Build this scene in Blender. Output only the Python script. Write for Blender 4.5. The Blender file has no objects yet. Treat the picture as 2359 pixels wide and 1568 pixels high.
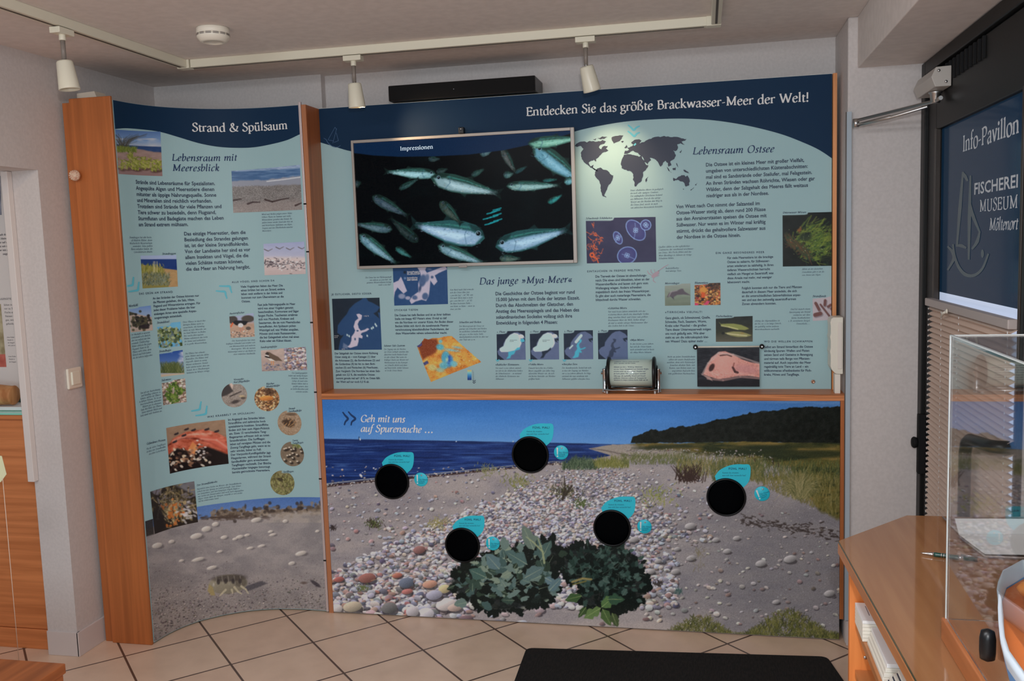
import bpy, bmesh, math, random
import numpy as np
from mathutils import Vector, Matrix

# ---------------------------------------------------------------- camera
SC = bpy.context.scene
COL = SC.collection
CAM_P = (1.6143, -3.6007, 1.5766)
CAM_R = (1.4678, 0.0329, 0.2078)
FPX = 2094.1
cd = bpy.data.cameras.new('camera'); cam = bpy.data.objects.new('camera', cd); COL.objects.link(cam)
cam.location = CAM_P; cam.rotation_euler = CAM_R
cd.sensor_width = 36.0; cd.lens = 36.0 * FPX / 2359.0; cd.clip_start = .02
SC.camera = cam

# ---------------------------------------------------------------- world, lights, exposure
SC.view_settings.view_transform = 'Standard'
SC.view_settings.look = 'None'
SC.view_settings.exposure = 0.0
SC.view_settings.gamma = 1.0
SC.view_settings.use_curve_mapping = False
wd = bpy.data.worlds.new('world'); SC.world = wd; wd.use_nodes = True
bg = wd.node_tree.nodes['Background']
bg.inputs[0].default_value = (.80, .92, 1.0, 1); bg.inputs[1].default_value = .26

def lamp(name, kind, loc, target, power, color=(1, 1, 1), **kw):
    l = bpy.data.lights.new(name, kind); l.energy = power; l.color = color
    for k, v in kw.items(): setattr(l, k, v)
    o = bpy.data.objects.new(name, l); COL.objects.link(o); o.location = loc
    o.rotation_euler = (Vector(target) - Vector(loc)).to_track_quat('-Z', 'Y').to_euler()
    return o
# daylight from the windows of the room behind the photographer
lamp('window_daylight', 'AREA', (.6, -6.6, 1.55), (.7, 0, 1.05), 49, (.76, .91, 1.0), shape='RECTANGLE', size=3.4, size_y=1.5)
# the photographer's own flash, just above the lens
lamp('camera_flash', 'AREA', (1.66, -3.62, 1.75), (1.05, 0, 1.1), 15, (.96, .98, 1.0), shape='DISK', size=.05)
# added overhead fill to brighten floor and ceiling, no such lamp is seen
lamp('added_overhead_fill', 'AREA', (.7, -2.9, 2.33), (.75, -2.0, 0), 38, (.95, .97, 1.0), shape='RECTANGLE', size=1.6, size_y=.5)
# a track spotlight outside the frame that warms the left wall
lamp('track_light_left', 'SPOT', (-.41, -1.7, 2.22), (-.80, -.46, 1.55), 4.5, (1, .70, .42), spot_size=1.1, spot_blend=1.0, shadow_soft_size=.03)

# ---------------------------------------------------------------- measuring: photo pixel -> place
_M = np.array(cam.rotation_euler.to_matrix()); _C = np.array(CAM_P)
def ray(px, py): return _M @ np.array([(px - 1179.5) / FPX, -(py - 784) / FPX, -1.0])
def at(px, py, ax, val):
    d = ray(px, py); t = (val - _C[ax]) / d[ax]; return _C + t * d
def project(P):
    q = (np.asarray(P, float) - _C) @ _M
    return 1179.5 + FPX * q[:, 0] / -q[:, 2], 784 - FPX * q[:, 1] / -q[:, 2]

# ---------------------------------------------------------------- materials
LIGHT = .62                                   # how much light the room gives a surface facing the camera
def lin(c):
    c = np.asarray(c, float) / 255.0
    return np.where(c <= .04045, c / 12.92, ((c + .055) / 1.055) ** 2.4)
def alb(c, k=1.0):
    v = np.clip(lin(c) / LIGHT * k, 0, .88); return (float(v[0]), float(v[1]), float(v[2]), 1.0)
MATS = {}
def mat(name, c=None, rough=.6, metal=0.0, spec=.5, emit=None, es=1.0, trans=0.0, ior=1.45, alpha=1.0, coat=0.0, raw=None):
    if name in MATS: return MATS[name]
    m = bpy.data.materials.new(name); m.use_nodes = True; b = m.node_tree.nodes['Principled BSDF']
    if raw is not None: b.inputs['Base Color'].default_value = (*raw, 1)
    elif c is not None: b.inputs['Base Color'].default_value = alb(c)
    b.inputs['Roughness'].default_value = rough; b.inputs['Metallic'].default_value = metal
    b.inputs['Specular IOR Level'].default_value = spec; b.inputs['IOR'].default_value = ior
    b.inputs['Transmission Weight'].default_value = trans; b.inputs['Alpha'].default_value = alpha
    b.inputs['Coat Weight'].default_value = coat; b.inputs['Coat Roughness'].default_value = .08
    if emit is not None:
        b.inputs['Emission Color'].default_value = (*emit, 1); b.inputs['Emission Strength'].default_value = es
    MATS[name] = m; return m
def nodes(m):
    nt = m.node_tree; return nt, nt.nodes, nt.links, nt.nodes['Principled BSDF']
def textured(name, c1, c2, scale=(1, 1, 1), nscale=8, rough=.6, detail=4, bump=0.0, lo=.35, hi=.65, spec=.5, coat=0.0, dist=0.0):
    """two tones of one material mixed by stretched noise"""
    m = mat(name, c1, rough, spec=spec, coat=coat); nt, N, L, b = nodes(m)
    if 'tx' in N: return m
    tc = N.new('ShaderNodeTexCoord'); tc.name = 'tx'; mp = N.new('ShaderNodeMapping'); mp.inputs['Scale'].default_value = scale
    nz = N.new('ShaderNodeTexNoise'); nz.inputs['Scale'].default_value = nscale; nz.inputs['Detail'].default_value = detail
    nz.inputs['Distortion'].default_value = dist
    cr = N.new('ShaderNodeValToRGB'); cr.color_ramp.elements[0].position = lo; cr.color_ramp.elements[1].position = hi
    cr.color_ramp.elements[0].color = alb(c1); cr.color_ramp.elements[1].color = alb(c2)
    L.new(tc.outputs['Object'], mp.inputs[0]); L.new(mp.outputs[0], nz.inputs['Vector']); L.new(nz.outputs['Fac'], cr.inputs[0])
    L.new(cr.outputs[0], b.inputs['Base Color'])
    if bump:
        bp = N.new('ShaderNodeBump'); bp.inputs['Strength'].default_value = bump; bp.inputs['Distance'].default_value = .004
        L.new(nz.outputs['Fac'], bp.inputs['Height']); L.new(bp.outputs[0], b.inputs['Normal'])
    return m
WOOD_V = textured('beech_upright', (138, 79, 41), (157, 91, 48), (22, 22, .8), 2.2, .42, 5, dist=.4)
WOOD_H = textured('beech_lengthwise', (160, 94, 52), (184, 114, 68), (.8, 20, 20), 2.2, .40, 5, dist=.4)
WOOD_Y = textured('beech_counter', (146, 92, 52), (164, 108, 66), (16, 1.0, 16), 2.0, .30, 5, dist=.3)
WOOD_D = textured('beech_dark', (120, 66, 34), (150, 86, 46), (12, 1.0, 12), 2.0, .45, 6)
EDGE = textured('plywood_edge', (134, 78, 42), (196, 126, 80), (1.0, 60, 90), 3, .6, 4)
PAINT = textured('wall_paint', (172, 166, 164), (178, 172, 170), (1, 1, 1), 90, .85, 3, bump=.035, spec=.15)
CEIL = textured('ceiling_paint', (184, 176, 172), (190, 182, 178), (1, 1, 1), 30, .9, 3, bump=.03, spec=.15)
WHITE = mat('white_plastic', (198, 190, 178), .35)
CREAM = mat('cream_enamel', (188, 184, 168), .3)
CHROME = mat('chrome', raw=(.62, .62, .64), rough=.16, metal=1)
ALU = mat('brushed_aluminium', raw=(.55, .54, .53), rough=.35, metal=1)
BLACK = mat('black_plastic', raw=(.006, .006, .007), rough=.35)
BLACKM = mat('black_matt', raw=(.010, .010, .011), rough=.75, spec=.25)
NAVY = mat('navy_print', (20, 42, 66), .5, spec=.12)
INK = mat('text_ink', (42, 50, 72), .5, spec=.3)
INKN = mat('navy_ink', (26, 44, 80), .5, spec=.3)
INKS = mat('fine_ink', (72, 84, 100), .5, spec=.3)
INKW = mat('white_ink', (214, 214, 220), .5, spec=.3)
TEAL = mat('teal_print', (34, 168, 188), .4)
TEALC = mat('teal_mark_print', (84, 164, 180), .45, spec=.3)
PALE = mat('pale_blue_print', (138, 166, 170), .45, spec=.2)
MAPINK = mat('map_ink', (44, 50, 66), .45, spec=.3)
GLASS = mat('clear_acrylic', raw=(.96, .98, .98), rough=.02, trans=1.0, ior=1.12)
def print_material(name, rough=.4, emit=0.0):
    if name in MATS: return MATS[name]
    m = mat(name, rough=rough, spec=.18); nt, N, L, b = nodes(m)
    a = N.new('ShaderNodeAttribute'); a.attribute_name = 'print'
    if emit:
        b.inputs['Base Color'].default_value = (.001, .001, .0015, 1); b.inputs['Specular IOR Level'].default_value = .04
        L.new(a.outputs['Color'], b.inputs['Emission Color']); b.inputs['Emission Strength'].default_value = emit
    else: L.new(a.outputs['Color'], b.inputs['Base Color'])
    return m

# ---------------------------------------------------------------- mesh building
class MB:
    def __init__(s): s.v = []; s.f = []; s.m = []; s.k = 0; s.smooth = []
    def add(s, vs, fs, smooth=False):
        n = len(s.v); s.v += [tuple(map(float, p)) for p in vs]
        for f in fs: s.f.append([n + i for i in f]); s.m.append(s.k); s.smooth.append(smooth)
        return s
    def mi(s, k): s.k = k; return s
    def box(s, x0, x1, y0, y1, z0, z1):
        vs = [(x, y, z) for z in (z0, z1) for y in (y0, y1) for x in (x0, x1)]
        return s.add(vs, [(0, 2, 3, 1), (4, 5, 7, 6), (0, 1, 5, 4), (2, 6, 7, 3), (0, 4, 6, 2), (1, 3, 7, 5)])
    def prism(s, poly, a, b, ax=2):
        """polygon given in the two other axes (in axis order), extruded along ax from a to b"""
        n = len(poly); o = [i for i in range(3) if i != ax]; vs = []
        for h in (a, b):
            for p in poly:
                q = [0, 0, 0]; q[o[0]], q[o[1]], q[ax] = p[0], p[1], h; vs.append(q)
        return s.add(vs, [list(range(n))[::-1], list(range(n, 2 * n))] + [(i, (i + 1) % n, n + (i + 1) % n, n + i) for i in range(n)])
    def lathe(s, prof, origin, axis, n=32, smooth=True, caps=True):
        """prof: (radius, height along axis)"""
        axis = Vector(axis).normalized(); q = Vector((0, 0, 1)).rotation_difference(axis); o = Vector(origin)
        vs = []
        for r, h in prof:
            for i in range(n):
                t = 2 * math.pi * i / n; vs.append(o + q @ Vector((r * math.cos(t), r * math.sin(t), h)))
        fs = []
        for j in range(len(prof) - 1):
            for i in range(n):
                k = (i + 1) % n; fs.append((j * n + i, j * n + k, (j + 1) * n + k, (j + 1) * n + i))
        s.add(vs, fs, smooth)
        n0 = len(s.v) - len(vs)
        if caps and prof[0][0] > 1e-6: s.f.append([n0 + i for i in range(n)][::-1]); s.m.append(s.k); s.smooth.append(False)
        if caps and prof[-1][0] > 1e-6: s.f.append([n0 + (len(prof) - 1) * n + i for i in range(n)]); s.m.append(s.k); s.smooth.append(False)
        return s
    def tube(s, pts, r, n=10, caps=True):
        pts = [Vector(p) for p in pts]; vs = []; fs = []; up = Vector((0, 0, 1)); N = len(pts)
        rr = r if isinstance(r, (list, tuple)) else [r] * N
        a = None
        for i, p in enumerate(pts):
            t = ((pts[min(i + 1, N - 1)] - pts[max(i - 1, 0)])).normalized()
            if a is None: a = t.orthogonal().normalized()
            a = (a - t * a.dot(t)).normalized(); b = t.cross(a)
            for k in range(n):
                g = 2 * math.pi * k / n; vs.append(p + (a * math.cos(g) + b * math.sin(g)) * rr[i])
        for j in range(N - 1):
            for k in range(n): fs.append((j * n + k, j * n + (k + 1) % n, (j + 1) * n + (k + 1) % n, (j + 1) * n + k))
        s.add(vs, fs, True)
        n0 = len(s.v) - len(vs)
        if caps:
            for f in ([n0 + i for i in range(n)][::-1], [n0 + (N - 1) * n + i for i in range(n)]): s.f.append(f); s.m.append(s.k); s.smooth.append(False)
        return s
    def build(s, name, mats, parent=None, bevel=0.0, loc=None):
        me = bpy.data.meshes.new(name); vs = s.v
        o = bpy.data.objects.new(name, me)
        off = Vector((0, 0, 0))
        if parent is not None: off = parent_origin(parent)
        elif loc is not None: off = Vector(loc); o.location = loc
        vs = [(p[0] - off[0], p[1] - off[1], p[2] - off[2]) for p in vs]
        me.from_pydata(vs, [], s.f)
        for m in (mats if isinstance(mats, (list, tuple)) else [mats]): me.materials.append(m)
        me.polygons.foreach_set('material_index', s.m); me.polygons.foreach_set('use_smooth', s.smooth)
        bm = bmesh.new(); bm.from_mesh(me); bmesh.ops.recalc_face_normals(bm, faces=bm.faces); bm.to_mesh(me); bm.free()
        COL.objects.link(o)
        if parent is not None: o.parent = parent
        if bevel:
            b = o.modifiers.new('bevel', 'BEVEL'); b.width = bevel; b.segments = 2; b.limit_method = 'ANGLE'; b.angle_limit = .7
        return o
def tag(o, label=None, cat=None, group=None, kind=None):
    if label: o['label'] = label
    if cat: o['category'] = cat
    if group: o['group'] = group
    if kind: o['kind'] = kind
    return o
def thing(name, loc, label, cat, group=None):
    o = bpy.data.objects.new(name, None); o.empty_display_size = .05; o.location = loc; COL.objects.link(o)
    return tag(o, label, cat, group)
def structure(o, label): return tag(o, label, None, None, 'structure')
def sub(o, parent):                                   # o (built in place) becomes a sub-part of parent (whose origin is its thing's)
    o.parent = parent; return o
def flat_mesh(name, verts, faces, mats, parent, midx=None):
    """big numpy mesh, verts in place"""
    v = np.asarray(verts, np.float32) - np.array(parent_origin(parent), np.float32)
    me = bpy.data.meshes.new(name); me.from_pydata(v.tolist(), [], faces if isinstance(faces, list) else faces.tolist())
    for m in (mats if isinstance(mats, (list, tuple)) else [mats]): me.materials.append(m)
    if midx is not None: me.polygons.foreach_set('material_index', midx)
    o = bpy.data.objects.new(name, me); COL.objects.link(o); o.parent = parent; return o
def parent_origin(p):
    x = Vector((0, 0, 0))
    while p is not None: x = x + p.location; p = p.parent
    return x

# ---------------------------------------------------------------- the place's measures (metres)
W, WU, T, ZS, D, ST = 2.112, 2.096, 2.191, .951, .131, .025     # mural width, upper panel width, top, shelf underside, upper panel set-back, shelf thickness
ZC, YB, XL = 2.36, .30, -.86                                    # ceiling, back wall, left wall
YF, XR, ZSOF = -.03, 2.386, 2.178                               # short wall beside the panel, door wall, underside of the dropped ceiling
# ================================================================ the setting
def floor_material():
    m = mat('floor_tiles', (206, 166, 142), .28); nt, N, L, b = nodes(m)
    tc = N.new('ShaderNodeTexCoord'); mp = N.new('ShaderNodeMapping'); mp.vector_type = 'TEXTURE'
    mp.inputs['Location'].default_value = (.506, -.3037, 0); mp.inputs['Rotation'].default_value = (0, 0, -.7998)
    br = N.new('ShaderNodeTexBrick'); br.offset = 0; br.squash = 1
    br.inputs['Scale'].default_value = 1; br.inputs['Brick Width'].default_value = .3323; br.inputs['Row Height'].default_value = .3323
    br.inputs['Mortar Size'].default_value = .0044; br.inputs['Mortar Smooth'].default_value = .1; br.inputs['Bias'].default_value = -.4
    br.inputs['Color1'].default_value = alb((208, 178, 156), .90); br.inputs['Color2'].default_value = alb((200, 168, 146), .90); br.inputs['Mortar'].default_value = alb((80, 62, 54))
    nz = N.new('ShaderNodeTexNoise'); nz.inputs['Scale'].default_value = 9; nz.inputs['Detail'].default_value = 5
    mx = N.new('ShaderNodeMix'); mx.data_type = 'RGBA'; mx.blend_type = 'MULTIPLY'; mx.inputs[0].default_value = .35
    cr = N.new('ShaderNodeValToRGB'); cr.color_ramp.elements[0].color = (.72, .68, .66, 1); cr.color_ramp.elements[1].color = (1, 1, 1, 1)
    cr.color_ramp.elements[0].position = .3; cr.color_ramp.elements[1].position = .6
    bp = N.new('ShaderNodeBump'); bp.inputs['Strength'].default_value = .4; bp.inputs['Distance'].default_value = .002; bp.invert = True
    L.new(tc.outputs['Object'], mp.inputs[0]); L.new(mp.outputs[0], br.inputs['Vector']); L.new(tc.outputs['Object'], nz.inputs['Vector'])
    L.new(nz.outputs['Fac'], cr.inputs[0]); L.new(br.outputs['Color'], mx.inputs[6]); L.new(cr.outputs[0], mx.inputs[7])
    L.new(mx.outputs[2], b.inputs['Base Color']); L.new(br.outputs['Fac'], bp.inputs['Height']); L.new(bp.outputs[0], b.inputs['Normal'])
    return m
structure(MB().box(-2.6, 3.2, -7, .6, -.1, 0).build('floor', floor_material()), 'diagonally laid salmon floor tiles with brown joints')
structure(MB().box(-2.6, 3.2, -7, .6, ZC, ZC + .1).build('ceiling', CEIL), 'plain low matt white ceiling')
structure(MB().box(-.037, W + .1, YB, YB + .15, 0, ZC).box(XL - .3, -.037, YB - .045, YB + .15, 0, ZC).build('wall_back', PAINT), 'white wall behind the display panels')
# left wall with the opening of a show case recess
structure(MB().box(XL - .135, XL, -.545, YB - .045, 0, ZC).box(XL - .135, XL, -7, -.545, 1.925, ZC).build('wall_left', PAINT), 'white left wall with the head of an opening')
structure(MB().box(XL - .135, XL + .008, -.553, -.535, 0, .10).box(XL, XL + .010, -.553, YB - .05, 0, .10).build('baseboard_left', mat('skirting_white', (178, 170, 168), .4), bevel=.002), 'white skirting at the foot of the left wall')
structure(MB().box(W + .018, XR, YF, YB + .15, 0, ZC).build('wall_right', PAINT, bevel=.006), 'narrow white wall between panel and door')
structure(MB().box(W + .02, XR, YF - .012, YF, 0, .10).build('baseboard_right', MATS['skirting_white'], bevel=.002), 'white skirting at the foot of the narrow wall')
structure(MB().box(2.163, 3.0, -7, YF, ZSOF, ZC).build('trim_1', CEIL, bevel=.003), 'dropped boxed ceiling above the door')
structure(MB().box(XR, 3.2, -1.19, -1.163, 0, ZSOF).box(3.12, 3.2, -7, -1.19, 0, ZSOF).build('wall_door', PAINT), 'wall beyond the door')
# ---- door
door = bpy.data.objects.new('door_1', None); COL.objects.link(door); structure(door, 'black framed glazed entrance door with blue film')
DX = XR + .006
DBLACK = mat('black_door_metal', raw=(.0085, .0082, .008), rough=.45, spec=.3)
fr = MB()
fr.box(DX - .012, DX + .07, -.085, YF - .001, 0, ZSOF - .004).box(DX - .012, DX + .07, -1.16, -1.133, 0, ZSOF - .004)
fr.box(DX - .012, DX + .07, -1.133, -.085, 2.13, ZSOF - .004)
fr.build('door_frame', DBLACK, door, bevel=.003)
lf = MB()
gy0, gy1, gz0, gz1 = -1.094, -.215, .30, 1.925
lf.box(DX, DX + .06, -.205, -.088, .02, 2.125).box(DX, DX + .06, -1.131, -1.096, .02, 2.125)
lf.box(DX, DX + .06, -1.096, -.205, 1.925, 2.125).box(DX, DX + .06, -1.096, -.205, .02, .30)
leaf = lf.build('door_leaf', DBLACK, door, bevel=.003)
vt = MB()
for i in range(15): vt.box(DX - .007, DX + .001, -.125 - i * .045, -.113 - i * .045, 2.06, 2.122)
vt.build('vent_grille', BLACKM, door, bevel=.001)
bd = MB()
bd.box(DX - .006, DX + .012, gy1 - .006, gy1 + .010, gz0, gz1 + .004).box(DX - .006, DX + .012, gy0 - .01, gy0 + .004, gz0, gz1 + .004)
bd.build('glazing_bead', mat('dark_bead', raw=(.03, .018, .012), rough=.4), door, bevel=.002)
def film_material():
    m = mat('blue_window_film', raw=(.008, .026, .062), rough=.10, spec=.05); nt, N, L, b = nodes(m)
    b.inputs['Emission Color'].default_value = (.012, .042, .085, 1); b.inputs['Emission Strength'].default_value = .22  # emission stands in for daylight shining through the film
    return m
MB().box(DX + .016, DX + .022, gy0, gy1, 1.372, gz1).build('glass_pane', film_material(), door)
MB().box(DX + .016, DX + .022, gy0, gy1, gz0, 1.3715).build('glass_pane', mat('daylight_glow_glass', raw=(.35, .42, .55), rough=.1, emit=(.5, .58, .75), es=.7), door)  # pane glows by itself in place of the bright daylight outside
hb = MB(); hb.box(DX - .024, DX + .004, -.112, -.082, .70, .92)
hb.lathe([(.001, 0), (.018, .001), (.022, .012), (.016, .02), (.001, .021)], (DX - .024, -.097, .815), (-1, 0, 0), 20)
hb.build('door_hinge', BLACKM, door, bevel=.003)
hx_ = DX - .05
MB().tube([(DX, -.822, .42), (hx_ + .01, -.822, .425), (hx_, -.822, .45), (hx_, -.828, .945), (hx_, -.842, .978), (hx_, -.875, .994), (hx_, -.93, 1.001), (hx_, -1.06, 1.017), (hx_ + .012, -1.085, 1.02), (DX, -1.09, 1.02)], .017, 14).build('door_handle', BLACK, door)
# ================================================================ things
def smooth_curve(pts, n):
    P = np.array(pts, float); d = np.r_[0, np.cumsum(np.hypot(*np.diff(P, axis=0).T))]
    # Catmull-Rom through the points
    out = []
    Q = np.vstack([2 * P[0] - P[1], P, 2 * P[-1] - P[-2]])
    for i in range(len(P) - 1):
        p0, p1, p2, p3 = Q[i:i + 4]
        for t in np.linspace(0, 1, n, endpoint=False):
            out.append(.5 * ((2 * p1) + (p2 - p0) * t + (2 * p0 - 5 * p1 + 4 * p2 - p3) * t * t + (3 * p1 - p0 - 3 * p2 + p3) * t ** 3))
    out.append(P[-1]); return np.array(out)
# ---- the wooden uprights
t = thing('wooden_side_panel', (-.70, -.40, 0), 'broad orange beech upright board at the left end of the curved panel', 'wooden board', 'wooden uprights of the display wall')
MB().box(-.803, -.620, -.414, -.401, 0, 2.205).build('front_board', WOOD_V, t, bevel=.003)
MB().box(-.842, -.8035, -.402, -.384, 0, 2.192).build('edge_board', WOOD_V, t, bevel=.002)
k = MB().lathe([(.001, .034), (.012, .034), (.0195, .030), (.0215, .022), (.019, .015), (.010, .011), (.008, 0)], (-.784, -.4142, 1.908), (0, -1, 0), 24)
for i in range(12):
    a = i * math.pi / 6; k.lathe([(.001, .004), (.003, .002), (.0035, 0)], (-.784 + .016 * math.cos(a), -.4462, 1.908 + .016 * math.sin(a)), (0, -1, 0), 8)
k.build('round_knob', textured('knob_pink', (172, 130, 110), (190, 170, 150), (1, 1, 1), 120, .45), t)['label'] = 'small pink ridged knob'
t = thing('wooden_side_panel', (-.011, .06, 0), 'tall narrow beech upright between the curved panel and the main panel', 'wooden board', 'wooden uprights of the display wall')
MB().box(-.021, -.0006, .0, D + .02, 0, T).build('board', WOOD_V, t, bevel=.0015)
MB().box(-.021, -.001, -.0012, -.0001, 0, T).build('edge_band', mat('beech_edge_band', (150, 96, 64), .5), t)
t = MB().box(WU + .0025, WU + .017, D - .012, D + .02, ZS + ST, T).build('wooden_side_panel', textured('beech_strip', (172, 112, 66), (196, 132, 84), (22, 22, 1.1), 2.2, .42, 6))
tag(t, 'thin beech strip along the right edge of the upper blue panel', 'wooden board', 'wooden uprights of the display wall')
t = MB().box(W + .001, W + .017, -.006, .10, .09, ZS).build('wooden_side_panel', WOOD_V, bevel=.001)
tag(t, 'narrow beech upright along the right edge of the beach photo mural', 'wooden board', 'wooden uprights of the display wall')
t = thing('wooden_shelf', (1.05, .06, ZS), 'long beech shelf with plywood front edge above the beach photo mural', 'shelf')
MB().box(0, W + .017, .0, D - .001, ZS, ZS + ST).build('board', WOOD_H, t)
MB().box(0, W + .017, -.003, -.0002, ZS, ZS + ST).build('front_edge', EDGE, t)
# ---- ceiling lamps on a track
tr = thing('light_track', (.6, -.2, ZC - .03), 'white ceiling light track bent around the room', 'light track')
yt = -.205
def rail(m, x0, x1, y0, y1): m.box(x0, x1, y0, y1, ZC - .032, ZC)
r_ = MB(); rail(r_, -.385, 1.63, yt - .017, yt + .017); r_.build('rail', CREAM, tr, bevel=.002)
r_ = MB(); rail(r_, -.432, -.398, -4.5, yt + .017 - .04); r_.build('rail', CREAM, tr, bevel=.002)
r_ = MB(); rail(r_, 1.645, 1.679, -4.5, yt - .025); r_.build('rail', CREAM, tr, bevel=.002)
for x in (-.415, 1.654):
    MB().box(x - .026, x + .026, yt - .022, yt + .020, ZC - .034, ZC).build('corner_joint', CREAM, tr, bevel=.002)
g_ = MB(); g_.box(-.38, 1.62, yt - .004, yt + .004, ZC - .0335, ZC - .0318).build('groove', mat('track_groove', (70, 62, 56), .6), tr)
g_ = MB(); g_.box(1.658, 1.666, -4.4, yt - .04, ZC - .0335, ZC - .0318).box(-.419, -.411, -4.4, yt - .04, ZC - .0335, ZC - .0318).build('groove', MATS['track_groove'], tr)
STEM = mat('grey_stem', (112, 104, 98), .4)
GLOWIN = mat('lamp_glow', raw=(.9, .6, .3), rough=.6, emit=(1, .62, .28), es=3.0)
INNER = mat('lamp_inside', (120, 108, 98), .5)
def track_spot(x, y, aim, label, lit, along, spot=None):
    base = Vector((x, y, ZC - .03)); t = thing('track_spotlight', base, label, 'spotlight', 'spotlights on the ceiling track')
    a = MB()
    if along == 'x': a.box(x - .036, x + .036, y - .019, y + .019, ZC - .054, ZC - .0345)
    else: a.box(x - .019, x + .019, y - .036, y + .036, ZC - .054, ZC - .0345)
    a.lathe([(.011, 0), (.010, .022)], (x, y, ZC - .072), (0, 0, 1), 16); a.build('adapter', CREAM, t, bevel=.002)
    p = Vector((x, y, ZC - .134)); MB().lathe([(.0074, 0), (.0078, .062)], p, (0, 0, 1), 14).build('stem', STEM, t)
    MB().lathe([(.001, -.006), (.005, -.004), (.0065, .002), (.005, .007), (.001, .009)], p, (0, 0, 1), 12).build('joint', CHROME, t)
    d = Vector(aim).normalized(); q = p + d * .002
    MB().lathe([(.009, 0), (.0225, .001), (.0255, .006), (.0325, .086), (.033, .092), (.0305, .0925), (.0295, .086), (.028, .066), (.016, .064), (.001, .064)], q, d, 36).build('lamp_shade', CREAM, t)
    MB().lathe([(.001, .065), (.025, .065), (.0285, .072)], q, d, 28).build('bulb', GLOWIN if lit else INNER, t)
    if lit:
        o = q + d * .096; lamp('track_spotlight_light', 'SPOT', o, at(*spot, 1, D), lit, (1, .72, .42), spot_size=1.05, spot_blend=1.0, shadow_soft_size=.02)
track_spot(-.415, -.93, (.10, .03, -1), 'leftmost white track spotlight hanging dark from the left track', 0, 'y')
track_spot(.298, yt, (.03, .10, -1), 'white track spotlight left of the black soundbar with a glowing opening', 5, 'x', (1010, 300))
track_spot(1.197, yt, (.20, .28, -1), 'rightmost white track spotlight tilted to the right', 8, 'x', (1420, 400))
# ---- smoke detector
p = at(490, 65, 2, ZC); s = thing('smoke_detector', (p[0], p[1], ZC), 'round white smoke detector on the ceiling above the curved panel', 'smoke detector')
MB().lathe([(.052, 0), (.0555, .002), (.0555, .020), (.053, .0215)], (p[0], p[1], ZC), (0, 0, -1), 40).build('base', WHITE, s)
c = MB().lathe([(.053, .0215), (.0555, .028), (.054, .034), (.044, .046), (.030, .050), (.029, .047), (.010, .047), (.001, .048)], (p[0], p[1], ZC), (0, 0, -1), 40); cov = c.build('cover', WHITE, s)
v = MB()
for i in range(14):
    a = 2 * math.pi * i / 14
    for h in (.0215, .0255):
        vs = []
        for a2 in (a - .17, a, a + .17):
            for hh in (h, h + .0022): vs.append((p[0] + .0560 * math.cos(a2), p[1] + .0560 * math.sin(a2), ZC - hh))
        v.add(vs, [(0, 1, 3, 2), (2, 3, 5, 4)])
v.build('vent', mat('vent_shadow', (96, 88, 86), .7), cov)
# ---- soundbar
y0 = .10; a0 = at(893, 198, 1, y0); a1 = at(1232, 172, 1, y0); b0 = at(898, 235, 1, y0)
s = thing('soundbar', ((a0[0] + a1[0]) / 2, y0 + .05, b0[2]), 'long black soundbar mounted above the television', 'soundbar')
zt, zb = (a0[2] + a1[2]) / 2, (b0[2] + at(1233, 208, 1, y0)[2]) / 2
MB().box(a0[0], a1[0], y0 + .004, YB - .02, zb, zt).build('housing', BLACK, s, bevel=.004)
MB().box(a0[0] + .003, a1[0] - .003, y0, y0 + .005, zb + .003, zt - .003).build('grille_cloth', textured('speaker_cloth', (5, 5, 6), (12, 12, 13), (1, 1, 1), 900, .9, 1), s, bevel=.002)
q = at(1045, 205, 1, y0 - .001)
MB().lathe([(.002, .001), (.002, 0)], (q[0], y0 - .0012, q[2]), (0, 1, 0), 10).build('indicator_lamp', mat('indicator', raw=(.3, .3, .35)), s)
MB().box((a0[0] + a1[0]) / 2 - .08, (a0[0] + a1[0]) / 2 + .08, YB - .02, YB, zb + .01, zt - .01).build('wall_bracket', BLACKM, s)
# ---- television (screen picture comes with the prints)
YTV = D - .055
ca = [at(*q, 1, YTV) for q in ((808, 325), (1322, 291), (1330, 605), (822, 620))]
tx0, tx1 = (ca[0][0] + ca[3][0]) / 2, (ca[1][0] + ca[2][0]) / 2; tz1, tz0 = (ca[0][2] + ca[1][2]) / 2, (ca[2][2] + ca[3][2]) / 2
tv = thing('television', ((tx0 + tx1) / 2, YTV + .03, tz0), 'wide flat television with silver frame showing a shoal of silver fish', 'television')
ci = [at(*q, 1, YTV) for q in ((814.7, 331.5), (1313.2, 298.4), (1321.5, 598.5), (825.4, 612.5))]
sx0, sx1 = (ci[0][0] + ci[3][0]) / 2, (ci[1][0] + ci[2][0]) / 2; sz1, sz0 = (ci[0][2] + ci[1][2]) / 2, (ci[2][2] + ci[3][2]) / 2
f = MB(); SIL = mat('tv_silver', (138, 131, 125), .4, metal=.2)
f.box(tx0, sx0, YTV, YTV + .016, tz0, tz1).box(sx1, tx1, YTV, YTV + .016, tz0, tz1).box(sx0, sx1, YTV, YTV + .016, sz1, tz1).box(sx0, sx1, YTV, YTV + .016, tz0, sz0)
f.build('frame', SIL, tv, bevel=.0015)
MB().box(tx0 + .004, tx1 - .004, YTV + .010, YTV + .03, tz0 + .004, tz1 - .004).box(tx0 + .15, tx1 - .15, YTV + .03, D - .001, tz0 + .1, tz1 - .12).build('back_cover', BLACK, tv, bevel=.002)
xm = (tx0 + tx1) / 2
MB().box(xm - .024, xm + .012, YTV - .002, YTV + .002, tz0 - .006, tz0 + .005).build('sensor_bar', mat('tv_grey', (128, 122, 118), .4), tv, bevel=.001)
q = at(1063, 300, 1, YTV)
cm = MB().box(q[0] - .011, q[0] + .011, YTV - .008, YTV + .02, tz1 + .001, q[2] + .012); cmo = cm.build('camera_module', BLACK, tv, bevel=.002)
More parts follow.
